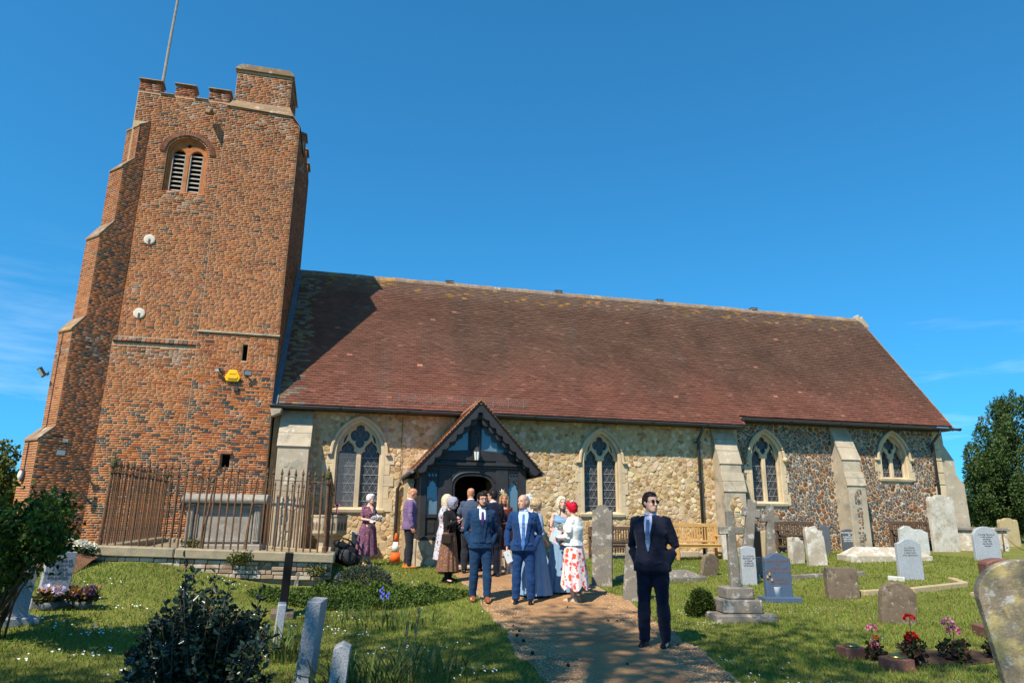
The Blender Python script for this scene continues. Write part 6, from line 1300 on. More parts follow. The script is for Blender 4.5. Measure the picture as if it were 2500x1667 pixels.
M['daisy'] = mat('daisy_petals', (.80, .80, .78), .7, .05, 5, 0); dz = mesh_np('daisies', V, Fq, M['daisy']); tag(dz, 'scattered white daisies in the lawn', 'daisies', kind='stuff')
# ================================================================= people
def cloth(name, c, rough=.85, bump=.25, bs=160, sheen=.08, var=.1, fine=.06): return mat(name, c, rough, var, 6, bump, bs, sheen=sheen, fine=fine, dist=.004)
def printed(name, ground_c, spots, scale=18, rough=.85):
    """flower print: scattered cells of colour on a ground"""
    m = mat(name, ground_c, rough, .06, 5, .2, 120, dist=.004); nt = m.node_tree; B = nt.nodes['Principled BSDF']; L = nt.links.new; c = B.inputs['Base Color'].links[0].from_socket; tcn = [n for n in nt.nodes if n.type == 'TEX_COORD'][0]
    nw = nd(nt, 'ShaderNodeTexNoise'); nw.inputs['Scale'].default_value = scale*1.3; L(tcn.outputs['Object'], nw.inputs['Vector']); av = nd(nt, 'ShaderNodeVectorMath', operation='MULTIPLY_ADD'); av.inputs[1].default_value = (.05, .05, .05); L(nw.outputs['Color'], av.inputs[0]); L(tcn.outputs['Object'], av.inputs[2])
    for k, (col, sc, thr, size) in enumerate(spots):
        mpn = nd(nt, 'ShaderNodeMapping'); mpn.inputs['Location'].default_value = (k*3.7, k*1.3, k*2.1); L(av.outputs[0], mpn.inputs[0]); v = nd(nt, 'ShaderNodeTexVoronoi'); v.inputs['Scale'].default_value = scale*sc; L(mpn.outputs[0], v.inputs['Vector'])
        a = nd(nt, 'ShaderNodeMath', operation='LESS_THAN'); a.inputs[1].default_value = size; L(v.outputs['Distance'], a.inputs[0]); sp = nd(nt, 'ShaderNodeSeparateColor'); L(v.outputs['Color'], sp.inputs[0]); b = nd(nt, 'ShaderNodeMath', operation='LESS_THAN'); b.inputs[1].default_value = thr; L(sp.outputs[0], b.inputs[0])
        f = nd(nt, 'ShaderNodeMath', operation='MULTIPLY'); L(a.outputs[0], f.inputs[0]); L(b.outputs[0], f.inputs[1]); x = nd(nt, 'ShaderNodeMixRGB'); x.inputs['Color2'].default_value = (*col, 1); L(f.outputs[0], x.inputs['Fac']); L(c, x.inputs['Color1']); c = x.outputs[0]
    L(c, B.inputs['Base Color']); return m
def skinm(name, c): m = mat(name, c, .5, .10, 14, .05, 60, spec=.4); B = m.node_tree.nodes['Principled BSDF']; B.inputs['Subsurface Weight'].default_value = .12; B.inputs['Subsurface Radius'].default_value = (.012, .005, .003); return m
def hairm(name, c): return mat(name, c, .5, .3, 30, .6, 90, fine=.3, dist=.006)
SK = skinm('skin_fair', (.62, .32, .21)); SKT = skinm('skin_tanned', (.54, .24, .13)); SKP = skinm('skin_pale', (.68, .39, .28))
M['eye'] = mat('eye', (.03, .025, .02), .2, 0, 1, 0); M['lens'] = mat('dark_lens', (.008, .008, .009), .08, 0, 1, 0); M['lip'] = mat('lip', (.42, .14, .12), .5, 0, 1, 0)
TMP = bpy.data.scenes.new('workbench')
def ringloft(mb, rings, n=20, M4=None):
    V = []
    for x, y, z, rx, ry in rings:
        for k in range(n):
            t = 2*math.pi*k/n; c, s = math.cos(t), math.sin(t); p = Vector((x+rx*math.copysign(abs(c)**.85, c), y+ry*math.copysign(abs(s)**.85, s), z)); V.append(M4 @ p if M4 is not None else p)
    N_ = len(rings); Fc = [(i*n+k, i*n+(k+1) % n, (i+1)*n+(k+1) % n, (i+1)*n+k) for i in range(N_-1) for k in range(n)]+[list(range(n))[::-1], [(N_-1)*n+k for k in range(n)]]
    mb.add(V, Fc)
def ell(mb, c, r, M4=None, n=12):
    ringloft(mb, [(c[0], c[1], c[2]+r[2]*math.sin(a), r[0]*math.cos(a)+.0005, r[1]*math.cos(a)+.0005) for a in np.linspace(-1.5, 1.5, n)], 16, M4)
def remesh(mb, voxel, smooth=2, wr=0, wscale=(9, 9, 5), extra=None, top=None, flat=False):
    me = bpy.data.meshes.new('t'); me.from_pydata([tuple(p) for p in mb.v], [], mb.f); bm = bmesh.new(); bm.from_mesh(me); bmesh.ops.recalc_face_normals(bm, faces=bm.faces); bm.to_mesh(me); bm.free()
    o = bpy.data.objects.new('t', me); TMP.collection.objects.link(o); md = o.modifiers.new('r', 'REMESH'); md.mode = 'VOXEL'; md.voxel_size = voxel
    if smooth: s = o.modifiers.new('s', 'SMOOTH'); s.iterations = smooth; s.factor = .5
    with bpy.context.temp_override(scene=TMP, view_layer=TMP.view_layers[0]): dg = bpy.context.evaluated_depsgraph_get()
    out = bpy.data.meshes.new_from_object(o.evaluated_get(dg)); bpy.data.objects.remove(o); bpy.data.meshes.remove(me)
    if wr:
        n = len(out.vertices); co = np.zeros(n*3, np.float32); no = np.zeros(n*3, np.float32); out.vertices.foreach_get('co', co); out.vertices.foreach_get('normal', no); co = co.reshape(-1, 3); no = no.reshape(-1, 3)
        d = np.array([mnoise.noise(Vector((p[0]*wscale[0], p[1]*wscale[1], p[2]*wscale[2])))+.5*mnoise.noise(Vector((p[0]*wscale[0]*2.3+3, p[1]*wscale[1]*2.3, p[2]*wscale[2]*2.6))) for p in co]); co += no*(d*wr)[:, None]; out.vertices.foreach_set('co', co.ravel())
    if extra is not None:
        bm = bmesh.new(); bm.from_mesh(out); m2 = bpy.data.meshes.new('e'); m2.from_pydata([tuple(p) for p in extra.v], [], extra.f); bm.from_mesh(m2); bmesh.ops.recalc_face_normals(bm, faces=bm.faces); bm.to_mesh(out); bm.free(); bpy.data.meshes.remove(m2)
    out.polygons.foreach_set('use_smooth', np.ones(len(out.polygons), bool)); out.materials.clear(); return out
def place(me, name, m, parent): me.name = name; me.materials.append(m); return link(bpy.data.objects.new(name, me), parent)
def hand(mb, w, d, nrm, s=1, curl=.5, side=1):
    """palm, four unequal bent fingers and a thumb leaving the side of the palm"""
    d = Vector(d).normalized(); n = (Vector(nrm)-d*Vector(nrm).dot(d)).normalized(); x = d.cross(n)*side; w = Vector(w)
    fr = Matrix((x, n, d)).transposed()
    P = []
    for z, rx, ry in ((-.02, .024, .018), (.01, .030, .017), (.05, .040, .015), (.085, .041, .013), (.095, .036, .010)):
        for k in range(12): t = 2*math.pi*k/12; P.append(w+fr @ Vector((rx*math.cos(t), ry*math.sin(t), z))*s)
    mb.add(P, [(i*12+k, i*12+(k+1) % 12, (i+1)*12+(k+1) % 12, (i+1)*12+k) for i in range(4) for k in range(12)]+[list(range(12))[::-1], [48+k for k in range(12)]])
    for k, (fx, L) in enumerate(((-.030, .068), (-.010, .078), (.010, .073), (.029, .056))):
        p = Vector((fx, 0, .085)); a = curl*.5; pts = [p]
        for seg in (.45, .30, .25): p = p+Vector((0, math.sin(a), math.cos(a)))*L*seg; pts.append(p); a += curl
        mb.tube([w+fr @ q*s for q in pts], [.0095*s, .0088*s, .0078*s, .0058*s], 7)
    mb.tube([w+fr @ Vector(q)*s for q in ((-.030, .004, .02), (-.052, .012, .045), (-.060, .022, .070), (-.056, .030, .090))], [.014*s, .0115*s, .010*s, .007*s], 7)
ARM = {'pocket': ((.250, .075, 1.12), (.172, -.035, .90)), 'down': ((.265, .02, 1.14), (.275, -.05, .88)), 'hold': ((.245, -.02, 1.13), (.085, -.27, 1.10)), 'holdlow': ((.255, .0, 1.12), (.10, -.24, 1.0)), 'holdhigh': ((.235, -.06, 1.15), (.09, -.25, 1.24)), 'side': ((.25, .05, 1.14), (.20, -.12, .94))}
class Person:
    def __init__(s, label, X, Y, rel=0, H=1.75, bulk=1.0, head=(0, 0), arms=('down', 'down'), skin=SK, fem=False, stance=.10, group='wedding guests', step=0, z=None, feet=None):
        s.k = H/1.75; s.b = bulk; s.fem = fem; s.arms = arms; s.skin = skin; s.stance = stance; s.step = step
        s.o = thing('person', label, 'person', (X, Y, gz(X, Y)+.012 if z is None else z), -math.atan2(X, Y)+rad(rel), group); s.o.scale = (s.k,)*3
        s.hy, s.hp = rad(head[0]), rad(head[1]); s.J = {}
        s.HM = Matrix.Translation((0, -.018, 1.515)) @ Matrix.Rotation(s.hy, 4, 'Z') @ Matrix.Rotation(s.hp, 4, 'X') @ Matrix.Translation((0, -.012, .112))
        sw = .150 if fem else .172*(.6+.4*bulk)
        s.sh = sw
        for i, sd in enumerate((-1, 1)):
            e, w = ARM[arms[i]] if isinstance(arms[i], str) else arms[i]; s.J[sd] = (Vector((sd*sw, .012, 1.405)), Vector((sd*(e[0]+(sw-.172)*.8+.03*(bulk-1)), e[1], e[2])), Vector((sd*w[0], w[1], w[2])))
    def torso(s, mb, g=0, z0=.86, z1=1.50, flare=0, hem=None):
        b = s.b; f = s.fem
        R = [(.80, .165, .115), (.90, .172, .122), (1.0, .150, .110), (1.08, .140, .105), (1.18, .152, .115), (1.28, .168, .125), (1.36, .172, .115), (1.42, .150, .095), (1.47, .085, .07), (1.50, .055, .055)]
        if f: R = [(.80, .172, .120), (.90, .178, .128), (1.0, .148, .110), (1.08, .128, .098), (1.18, .136, .112), (1.26, .150, .130), (1.34, .152, .112), (1.42, .132, .085), (1.47, .07, .06), (1.50, .048, .05)]
        zs = [z for z in np.arange(z0, z1+1e-4, .035)]
        if zs[-1] < z1-.005: zs.append(z1)
        rings = []
        for z in zs:
            rx = np.interp(z, [q[0] for q in R], [q[1] for q in R]); ry = np.interp(z, [q[0] for q in R], [q[2] for q in R]); bb = 1+(b-1)*(1 if z < 1.3 else .5)
            fl = flare*max(0, (1.02-z)/.2); belly = .035*(b-1)*6*math.exp(-((z-1.05)/.12)**2)
            rings.append((0, -belly*.3, z, rx*bb+g+fl, ry*bb*(1+.4*(b-1))+g+fl*.7+belly*.4))
        ringloft(mb, rings, 24)
    def armsm(s, mb, g=0, t=1.0, hands=False, cuff=False):
        for sd in (-1, 1):
            S, E, W = s.J[sd]; end = E.lerp(W, t) if t > 0 else S.lerp(E, 1+t); ar = (.85 if s.fem else 1.0)*(.7+.3*s.b)
            pts = [S+Vector((-sd*.05, 0, .01)), S, S.lerp(E, .35), S.lerp(E, .8), E]; rd = [.055, .060, .052, .045, .043]
            if t > 0: pts += [E.lerp(W, .3*t), E.lerp(W, .65*t), end]; rd += [.042, .037, .030]
            else: pts = [S+Vector((-sd*.05, 0, .01)), S, S.lerp(E, .35), end]; rd = [.055, .06, .053, .048]
            mb.tube(pts, [q*ar+g for q in rd], 14)
    def legs(s, mb, g=0, z0=.07, taper=1.0, hip=True):
        for sd in (-1, 1):
            st = s.step*sd; A_ = Vector((sd*s.stance, st*.35, .08)); K = Vector((sd*(s.stance*.6+.04), st*.12-.02, .49)); Hp = Vector((sd*.085, 0, .90)); lg = (.7+.3*s.b)
            pts = [Hp, Hp.lerp(K, .3), Hp.lerp(K, .7), K, K.lerp(A_, .3), K.lerp(A_, .7), K.lerp(A_, (.49-z0)/(.41))]; rd = [.092, .085, .068, .055, .055, .042, .036]
            mb.tube(pts, [q*lg+g*(1 if i < 4 else taper) for i, q in enumerate(rd)], 14)
    def feet_(s, mb):
        for sd in (-1, 1):
            st = s.step*sd; c = Vector((sd*s.stance, st*.35, 0)); mb.tube([c+Vector((0, .055, .04)), c+Vector((0, 0, .05)), c+Vector((sd*.012, -.08, .035)), c+Vector((sd*.02, -.15, .025))], [.034, .04, .04, .028], 10, flat=.8)
    def body(s):
        mb = MB(); s.torso(mb, -.012, .84, 1.49); s.armsm(mb, -.004); s.legs(mb, -.004); s.feet_(mb)
        mb.tube([(0, .01, 1.42), (0, -.005, 1.50), (0, -.02, 1.60)], [.066, .056, .054] if not s.fem else [.054, .045, .044], 14)
        fw = .94 if s.fem else 1.0
        ringloft(mb, [(0, -.055, -.118, .022, .020), (0, -.048, -.108, .040*fw, .040), (0, -.030, -.085, .053*fw, .062), (0, -.012, -.05, .062*fw, .083), (0, -.004, -.015, .067, .090), (0, 0, .02, .071, .094), (0, .004, .055, .073, .096), (0, .008, .088, .064, .083), (0, .01, .11, .042, .055), (0, .01, .119, .012, .016)], 22, s.HM)
        mb.tube([s.HM @ Vector(p) for p in ((0, -.088, .022), (0, -.104, -.005), (0, -.116, -.026), (0, -.098, -.038))], [.009, .012, .015, .010], 8)     # nose
        mb.tube([s.HM @ Vector(p) for p in ((-.045, -.078, .028), (0, -.094, .032), (.045, -.078, .028))], .012, 8)                                          # brow
        for sd in (-1, 1):
            ell(mb, (sd*.072, .012, -.012), (.010, .019, .031), s.HM, 8); ell(mb, (sd*.034, -.070, -.03), (.022, .018, .022), s.HM, 8)
        ell(mb, (0, -.086, -.070), (.020, .014, .014), s.HM, 8)
        ex = MB()
        for i, sd in enumerate((-1, 1)):
            a = s.arms[i]; S, E, W = s.J[sd]; d = (W-E).normalized()
            if a == 'pocket': hand(ex, W, (-sd*.22, 0, -1), (-sd, 0, 0), .9, .3, -sd)
            elif a == 'down' or (not isinstance(a, str)): hand(ex, W, d+Vector((0, -.1, -.4)), (-sd*.9, -.3, 0), .92 if not s.fem else .82, .42, -sd)
            else: hand(ex, W, (d+Vector((-sd*.25, -.15, .05))), (-sd*.35, .3, .9), .92 if not s.fem else .82, .55, -sd)
        s.bodyo = place(remesh(mb, .0095, 2, extra=ex), 'body', s.skin, s.o)
        for sd in (-1, 1):
            mb = MB(); ell(mb, (sd*.030, -.081, .006), (.0135, .008, .0055), s.HM, 8); mb.build('eye', M['eye'], s.o, smooth=True)
            mb = MB(); mb.tube([s.HM @ Vector(p) for p in ((sd*.016, -.100, .026), (sd*.032, -.095, .031), (sd*.050, -.080, .026))], [.004, .005, .003], 6); mb.build('eyebrow', s.hairmat, s.o)
        mb = MB(); mb.tube([s.HM @ Vector(p) for p in ((-.022, -.092, -.066), (0, -.100, -.066), (.022, -.092, -.066))], [.003, .0055, .003], 6, flat=.8); mb.build('mouth', M['lip'], s.o)
        return s
    def hair(s, m, style='short', vol=1.0, length=.0, wave=.0):
        s.hairmat = m; mb = MB()
        if style == 'bald': return s
        v = .006+.006*vol
        if style == 'receding': ell(mb, (0, .034, .012), (.073+v, .074+v, .092+v*.9), s.HM); ell(mb, (0, .012, .055), (.064+v, .078+v, .062+v*.8), s.HM)
        else: ell(mb, (0, .018, .034), (.0725+v, .086+v, .086+v), s.HM); ell(mb, (0, .030, .0), (.071+v, .072+v, .075+v), s.HM); ell(mb, (0, .002, .072), (.066+v, .080+v, .050+v), s.HM)
        if style in ('bob', 'long', 'curly'):
            L = {'bob': .13, 'long': .34, 'curly': .33}[style]+length
            r = random.Random(int(vol*100)+len(mb.v))
            for k in range(22):
                a = rad(-55+ (k+.5)*290/22)          # around the back from temple to temple
                cx, cy_ = math.cos(a)*(.074+v), .012+math.sin(a)*(.082+v)
                if cy_ < -.05: continue
                pts = []; 
                for t in np.linspace(0, 1, 7):
                    z = .05-L*t*(1+r.uniform(-.06, .06)); out = 1+.10*vol*math.sin(min(1, t*1.3)*math.pi)-.12*t; w = wave*math.sin(t*9+k*1.7)
                    p = Vector((cx*out+w*.6*math.cos(a+1.5), cy_*out+w*.6, z)); pts.append(s.HM @ p if t < .3 else (s.HM @ Vector((p.x, p.y, 0)))+Vector((0, 0, p.z)))
                mb.tube(pts, [.020, .023, .023, .023, .022, .019, .010], 8)
            for sd in (-1, 1): mb.tube([s.HM @ Vector(p) for p in ((0, -.05, .112), (sd*.045, -.078, .075), (sd*.070, -.06, .02), (sd*.076, -.035, -.04))], [.016, .019, .018, .012], 8)
        if style == 'crop': ell(mb, (0, -.02, .075), (.066+v, .066+v, .045+v), s.HM)
        me = remesh(mb, .009, 2, wr=.006 if style != 'short' else .003, wscale=(45, 45, 18)); place(me, 'hair', m, s.o); return s
    def beard(s, m):
        mb = MB(); mb.tube([s.HM @ Vector(p) for p in ((-.066, -.01, -.03), (-.058, -.045, -.075), (-.03, -.080, -.105), (0, -.092, -.112), (.03, -.080, -.105), (.058, -.045, -.075), (.066, -.01, -.03))], [.008, .014, .018, .020, .018, .014, .008], 8)
        mb.tube([s.HM @ Vector(p) for p in ((-.034, -.088, -.066), (0, -.106, -.050), (.034, -.088, -.066))], [.006, .007, .006], 6); place(remesh(mb, .006, 1), 'beard', m, s.o)
    def glasses(s, dark=False):
        m = M['lens'] if dark else M['timber']
        for sd in (-1, 1):
            pts = [s.HM @ Vector((sd*.033+.024*math.cos(t), -.107+.006*abs(math.cos(t)), .004+.018*math.sin(t))) for t in np.linspace(0, 2*math.pi, 13)]
            mb = MB(); mb.tube(pts, .0022, 5, False); mb.tube([s.HM @ Vector(p) for p in ((sd*.056, -.100, .010), (sd*.075, .0, .012))], .002, 5)
            if dark: mb.add(pts[:-1], [list(range(12))])
            mb.build('sunglasses_lens' if dark else 'spectacle_frame', m, s.o)
        mb = MB(); mb.tube([s.HM @ Vector((x, -.110, .010)) for x in (-.01, .01)], .002, 5); mb.build('bridge', m, s.o)
    def trousers(s, m, hem=.06, wide=.017):
        mb = MB(); s.legs(mb, wide, hem, 1.5); s.torso(mb, .008, .82, 1.03); place(remesh(mb, .012, 2, wr=.009, wscale=(9, 9, 12)), 'trousers', m, s.o)
    def shoes(s, m, heel=0):
        for sd in (-1, 1):
            st = s.step*sd; c = Vector((sd*s.stance, st*.35, 0)); mb = MB()
            ringloft(mb, [(c.x, c.y-.045, 0.0, .046, .145), (c.x+sd*.003, c.y-.045, .022, .047, .146), (c.x+sd*.003, c.y-.04, .045, .043, .132), (c.x, c.y-.005, .07, .040, .080), (c.x, c.y+.025, .10, .038, .048)], 18); place(remesh(mb, .008, 2), 'shoe', m, s.o)
            if heel: 
                mb = MB(); mb.b2(c.x-.035, c.x+.035, c.y-.1, c.y+.09, -.0, .03); mb.build('sole', m, s.o)
    def surf(s, objs):
        s.bvh = []
        for o in objs: me = o.data; s.bvh.append(BVHTree.FromPolygons([v.co.copy() for v in me.vertices], [tuple(p.vertices) for p in me.polygons]))
    def patch(s, name, poly, off, m, n=26, back=False, thick=.006):
        """a piece of cloth laid over the front: outline (x,z) projected on the garment below"""
        xs = [p[0] for p in poly]; zs = [p[1] for p in poly]; V = []; Fc = []; idx = {}; nx = max(4, int((max(xs)-min(xs))/.011)); nz = max(4, int((max(zs)-min(zs))/.011)); sg = 1 if back else -1
        def fit(x, z):
            best = None
            for b in s.bvh:
                h = b.ray_cast(Vector((x, sg*1.0, z)), Vector((0, -sg, 0)))
                if h[0] is not None and (best is None or (h[0].y-best)*sg > 0): best = h[0].y
            return best
        def get(i, j):
            if (i, j) in idx: return idx[(i, j)]
            z = min(zs)+(max(zs)-min(zs))*j/nz; cr = []
            for a in range(len(poly)):
                x0, z0 = poly[a]; x1, z1 = poly[a-1]
                zz = min(max(z, min(zs)+1e-4), max(zs)-1e-4)
                if (z0 > zz) != (z1 > zz): cr.append(x0+(x1-x0)*(zz-z0)/(z1-z0))
            if len(cr) < 2: return None
            lo, hi = min(cr), max(cr); x = lo+(hi-lo)*i/nx; y = fit(x, z)
            if y is None: return None
            V.append((x, y+sg*off, z)); idx[(i, j)] = len(V)-1; return idx[(i, j)]
        for i in range(nx):
            for j in range(nz):
                q_ = [get(i, j), get(i+1, j), get(i+1, j+1), get(i, j+1)]
                if None not in q_: Fc.append(q_)
        if not Fc: return None
        o = mesh_np(name, np.array(V), Fc, m, s.o, smooth=True); md = o.modifiers.new('s', 'SOLIDIFY'); md.thickness = thick; md.offset = 0; return o
    def jacket(s, m, hem=.80, length_t=.93, name='jacket', g=.020, flare=.02, wr=.010, vox=.012):
        mb = MB(); s.torso(mb, g, hem, 1.475, flare); s.armsm(mb, g*.85, length_t); 
        for sd in (-1, 1): S = s.J[sd][0]; ell(mb, (S.x*.90, S.y, S.z-.028), (.070+.01*s.b, .072, .056))
        o = place(remesh(mb, vox, 3, wr=wr, wscale=(7, 7, 9)), name, m, s.o); return o
    def collar(s, m, r=.062, z=1.495):
        mb = MB(); pts = [(r*math.cos(t)*(1 if not s.fem else .9), -.006+r*1.02*math.sin(t), z-.012*math.sin(t)*-1+(-.02 if abs(t+math.pi/2) < .4 else 0)) for t in np.linspace(-math.pi/2+.12, 1.5*math.pi-.12, 22)]; mb.tube(pts, .016, 8, flat=1.0); mb.build('collar', m, s.o, smooth=True)
    def suit(s, m, shirt, tie, waist=None, shoe=None, vdepth=1.12, vw=.095, lap=True, clip=False, trs=None, hem=.83):
        s.trousers(trs or m); j = s.jacket(m, hem=hem); s.surf([j]); z1 = 1.47
        s.patch('shirt_front', [(-.012, vdepth), (.012, vdepth), (vw*.9, 1.40), (vw*.72, z1), (-vw*.72, z1), (-vw*.9, 1.40)], .004, shirt); s.collar(shirt)
        if waist: s.patch('waistcoat', [(-.055, .93), (.055, .93), (vw, 1.1), (vw*.85, 1.30), (.0, 1.20), (-vw*.85, 1.30), (-vw, 1.1)], .007, waist)
        if tie:
            s.patch('tie', [(-.008, vdepth-.07 if not waist else 1.2), (.0, vdepth-.08 if not waist else 1.19), (.008, vdepth-.07 if not waist else 1.2), (.030, vdepth+.03 if not waist else 1.26), (.017, 1.425), (-.017, 1.425), (-.030, vdepth+.03 if not waist else 1.26)], .012, tie); mb = MB(); ell(mb, (0, -.082, 1.447), (.021, .014, .022)); mb.build('tie_knot', tie, s.o, smooth=True)
        if clip: s.patch('tie_clip', [(-.03, 1.215), (.03, 1.215), (.03, 1.223), (-.03, 1.223)], .016, M['galv'])
        if lap:
            for sd in (-1, 1): s.patch('lapel', [(sd*.012, vdepth-.01), (sd*(vw*.95), 1.36), (sd*(vw*.80), 1.455), (sd*(vw*1.1), 1.455), (sd*(vw*1.62), 1.375), (sd*(vw*1.30), 1.355), (sd*(vw*1.42), 1.325), (sd*(vw*.75), vdepth+.06)], .009, m, thick=.008)
        for z in (vdepth-.05, vdepth-.17): 
            if not waist: s.patch('button', [(-.008, z), (0, z-.008), (.008, z), (0, z+.008)], .012, M['timber'])
        for sd in (-1, 1): s.patch('pocket_flap', [(sd*.075, .955), (sd*.155, .965), (sd*.155, .925), (sd*.075, .915)], .006, m, thick=.006)
        if shoe: s.shoes(shoe)
        return s
    def dress(s, m, hem=.12, top=1.40, flare=.20, pleat=.02, np_=14, sleeves=0, name='dress', waistz=1.08, hang=0, gown=True, zig=0):
        mb = MB(); 
        if top: s.torso(mb, .010, waistz-.06, top)
        if sleeves: s.armsm(mb, .014, sleeves)
        if top or sleeves:
            s.bodice = place(remesh(mb, .011, 2, wr=.004, wscale=(9, 9, 14)), name+'_bodice' if top else name, m, s.o)
        n = 72; V = []; zs = np.linspace(waistz, hem, 22); f = s.fem
        for j, z in enumerate(zs):
            t = (waistz-z)/(waistz-hem); hipw = np.interp(z, [.5, .8, .9, 1.0, 1.08], [.150, .172, .178, .150, .130])*s.b+.012; ry = hipw*.74
            if z < .9: hipw = .19*s.b; ry = .145*s.b
            fl = flare*max(0, (.95-z)/.85)**1.1
            for k in range(n):
                a = 2*math.pi*k/n; pl = pleat*t*(math.sin(a*np_+1.3*math.sin(a*3))+.4*math.sin(a*(np_*.5)+2)); zz = z-(zig*t**3*abs(math.sin(a*3.0)) if zig else 0)+hang*t*math.sin(a)
                V.append(((hipw+fl+pl)*math.cos(a), (ry+fl*.9+pl)*math.sin(a)+.02*t, max(zz, .012)))
        Fq = np.array([(j*n+k, j*n+(k+1) % n, (j+1)*n+(k+1) % n, (j+1)*n+k) for j in range(21) for k in range(n)])
        mesh_np('skirt', np.array(V), Fq, m, s.o, smooth=True); return s
NAVY = cloth('navy_suit', (.0065, .009, .021)); BLUE = cloth('royal_blue_suit', (.009, .036, .088)); BLUE2 = cloth('bright_blue_suit', (.009, .040, .125)); GREYB = cloth('grey_blue_suit', (.055, .075, .12)); PURP = cloth('purple_linen', (.17, .105, .21)); CHAR = cloth('dark_trousers', (.018, .02, .028))
SHIRT = cloth('white_shirt', (.72, .73, .78), .8, .1); SHIRTB = cloth('pale_blue_shirt', (.42, .55, .80), .8, .1); TIEB = cloth('slate_tie', (.10, .16, .28), .6); TIEP = cloth('purple_tie', (.05, .025, .12), .6); TIES = printed('dotted_blue_tie', (.06, .14, .36), [((.35, .45, .7), 4, 1.1, .22)], 40)
BLK = cloth('black_knit', (.010, .010, .011)); LEATHB = mat('black_leather', (.012, .012, .013), .3, .1, 5, .1, 40); LEATHT = mat('tan_leather', (.50, .17, .035), .4, .15, 5, .1, 40); LEATHR = mat('brown_leather', (.24, .075, .03), .4, .15, 5, .1, 40)
PALE = cloth('dusty_blue_chiffon', (.19, .31, .45), .7, .1, 60); MAR = cloth('maroon_velvet', (.085, .018, .022), .7); WHT = cloth('ivory_jacket', (.72, .71, .66), .8, .3, 60); BRIDE = cloth('white_satin', (.78, .77, .74), .5, .05)
HBR = hairm('hair_brown', (.035, .02, .013)); HDK = hairm('hair_dark', (.015, .011, .009)); HGR = hairm('hair_grey', (.30, .29, .28)); HWH = hairm('hair_white', (.62, .60, .57)); HBL = hairm('hair_blond', (.40, .28, .15)); HLB = hairm('hair_long_blond', (.32, .19, .09)); HRD = hairm('hair_red', (.50, .006, .02)); HSI = hairm('hair_silver_lilac', (.28, .27, .33)); HPB = hairm('hair_pale_blond', (.60, .48, .32))
PAPER = mat('paper', (.80, .79, .76), .7, .03, 4, 0)
# man in sunglasses, nearest
p = Person('man in navy suit and sunglasses, hands in pockets, standing nearest on the path', 3.84, 8.34, -14, 1.84, 1.13, (52, 0), ('pocket', 'pocket'), SKP, stance=.115, step=.10); p.hair(HBR, 'short', .4); p.body(); p.suit(NAVY, cloth('lilac_white_shirt', (.52, .54, .72), .8, .1), TIEB, shoe=LEATHB, vdepth=1.14, vw=.056, clip=True); p.glasses(True)
# two men in blue suits
p = Person('bearded man in blue three piece suit and spectacles with brown shoes', 2.35, 11.95, 8, 1.78, 1.05, (14, 0), ('pocket', 'pocket'), SK, stance=.11, step=-.22); p.hair(HDK, 'crop', 1.0); p.body(); p.suit(BLUE, SHIRT, TIEP, waist=cloth('blue_waistcoat', (.007, .026, .065)), shoe=LEATHR, vdepth=.98, vw=.066); p.glasses(); p.beard(HDK)
p = Person('grey haired man in bright blue suit holding a white envelope', 3.05, 11.73, -3, 1.77, 1.14, (-42, 0), ('down', 'pocket'), SK, stance=.125); p.hair(HGR, 'receding', .5); p.body(); p.suit(BLUE2, SHIRTB, TIES, shoe=LEATHB, vdepth=.90, vw=.10, clip=True, lap=True); s_belt = p.patch('belt', [(-.10, .985), (.10, .985), (.10, 1.01), (-.10, 1.01)], .006, LEATHB)
P3 = p
# ladies in pale blue
p = Person('blond bobbed lady in long pale blue lace dress seen from behind', 3.42, 12.35, 128, 1.68, 1.08, (-12, 0), ('side', 'hold'), SKP, True, .07); p.hair(HBL, 'bob', 1.5); p.body(); p.dress(PALE, .03, 1.43, .15, .020, 15, .45)
p = Person('bridesmaid in off shoulder pale blue gown with long fair hair', 3.98, 12.55, 14, 1.70, .98, (8, 0), ('hold', 'holdlow'), SKP, True, .07); p.hair(HPB, 'long', 1.2, -.06, .022); p.body(); p.dress(PALE, .03, 1.33, .13, .018, 14); p.surf([p.bodyo, p.bodice]); p.patch('drape', [(-.15, 1.28), (.14, 1.22), (.15, 1.30), (-.10, 1.42), (-.15, 1.40)], .012, PALE, thick=.012); P5 = p
FL1 = printed('poppy_print', (.78, .64, .58), [((.60, .22, .36), 1.15, .8, .36), ((.70, .09, .04), .85, .75, .40), ((.10, .10, .06), 2.4, .25, .16), ((.55, .40, .10), 2.2, .25, .18)], 13)
p = Person('lady with cropped scarlet hair in white jacket and poppy print skirt', 3.95, 11.75, -112, 1.66, 1.15, (4, 4), ('holdlow', 'hold'), SKP, True, .075); p.hair(HRD, 'crop', 1.9); p.body(); p.dress(FL1, .30, 0, .10, .020, 10, name='skirt_', waistz=1.06, zig=.10); p.jacket(WHT, .97, .9, 'white_jacket', .026, .03, .008); p.shoes(mat('cork_wedge', (.50, .36, .22), .8, .1, 9, .2, 60), 1); P6 = p
mb = MB(); [mb.tube([p.HM @ Vector((.05, .05, .09)), p.HM @ Vector((.05+.05*math.cos(a), .05+.05*math.sin(a), .13+.02*math.sin(a*2)))], [.003, .014], 5, flat=.4) for a in np.linspace(0, 6.28, 8)]; mb.build('feather_fascinator', SHIRT, p.o)
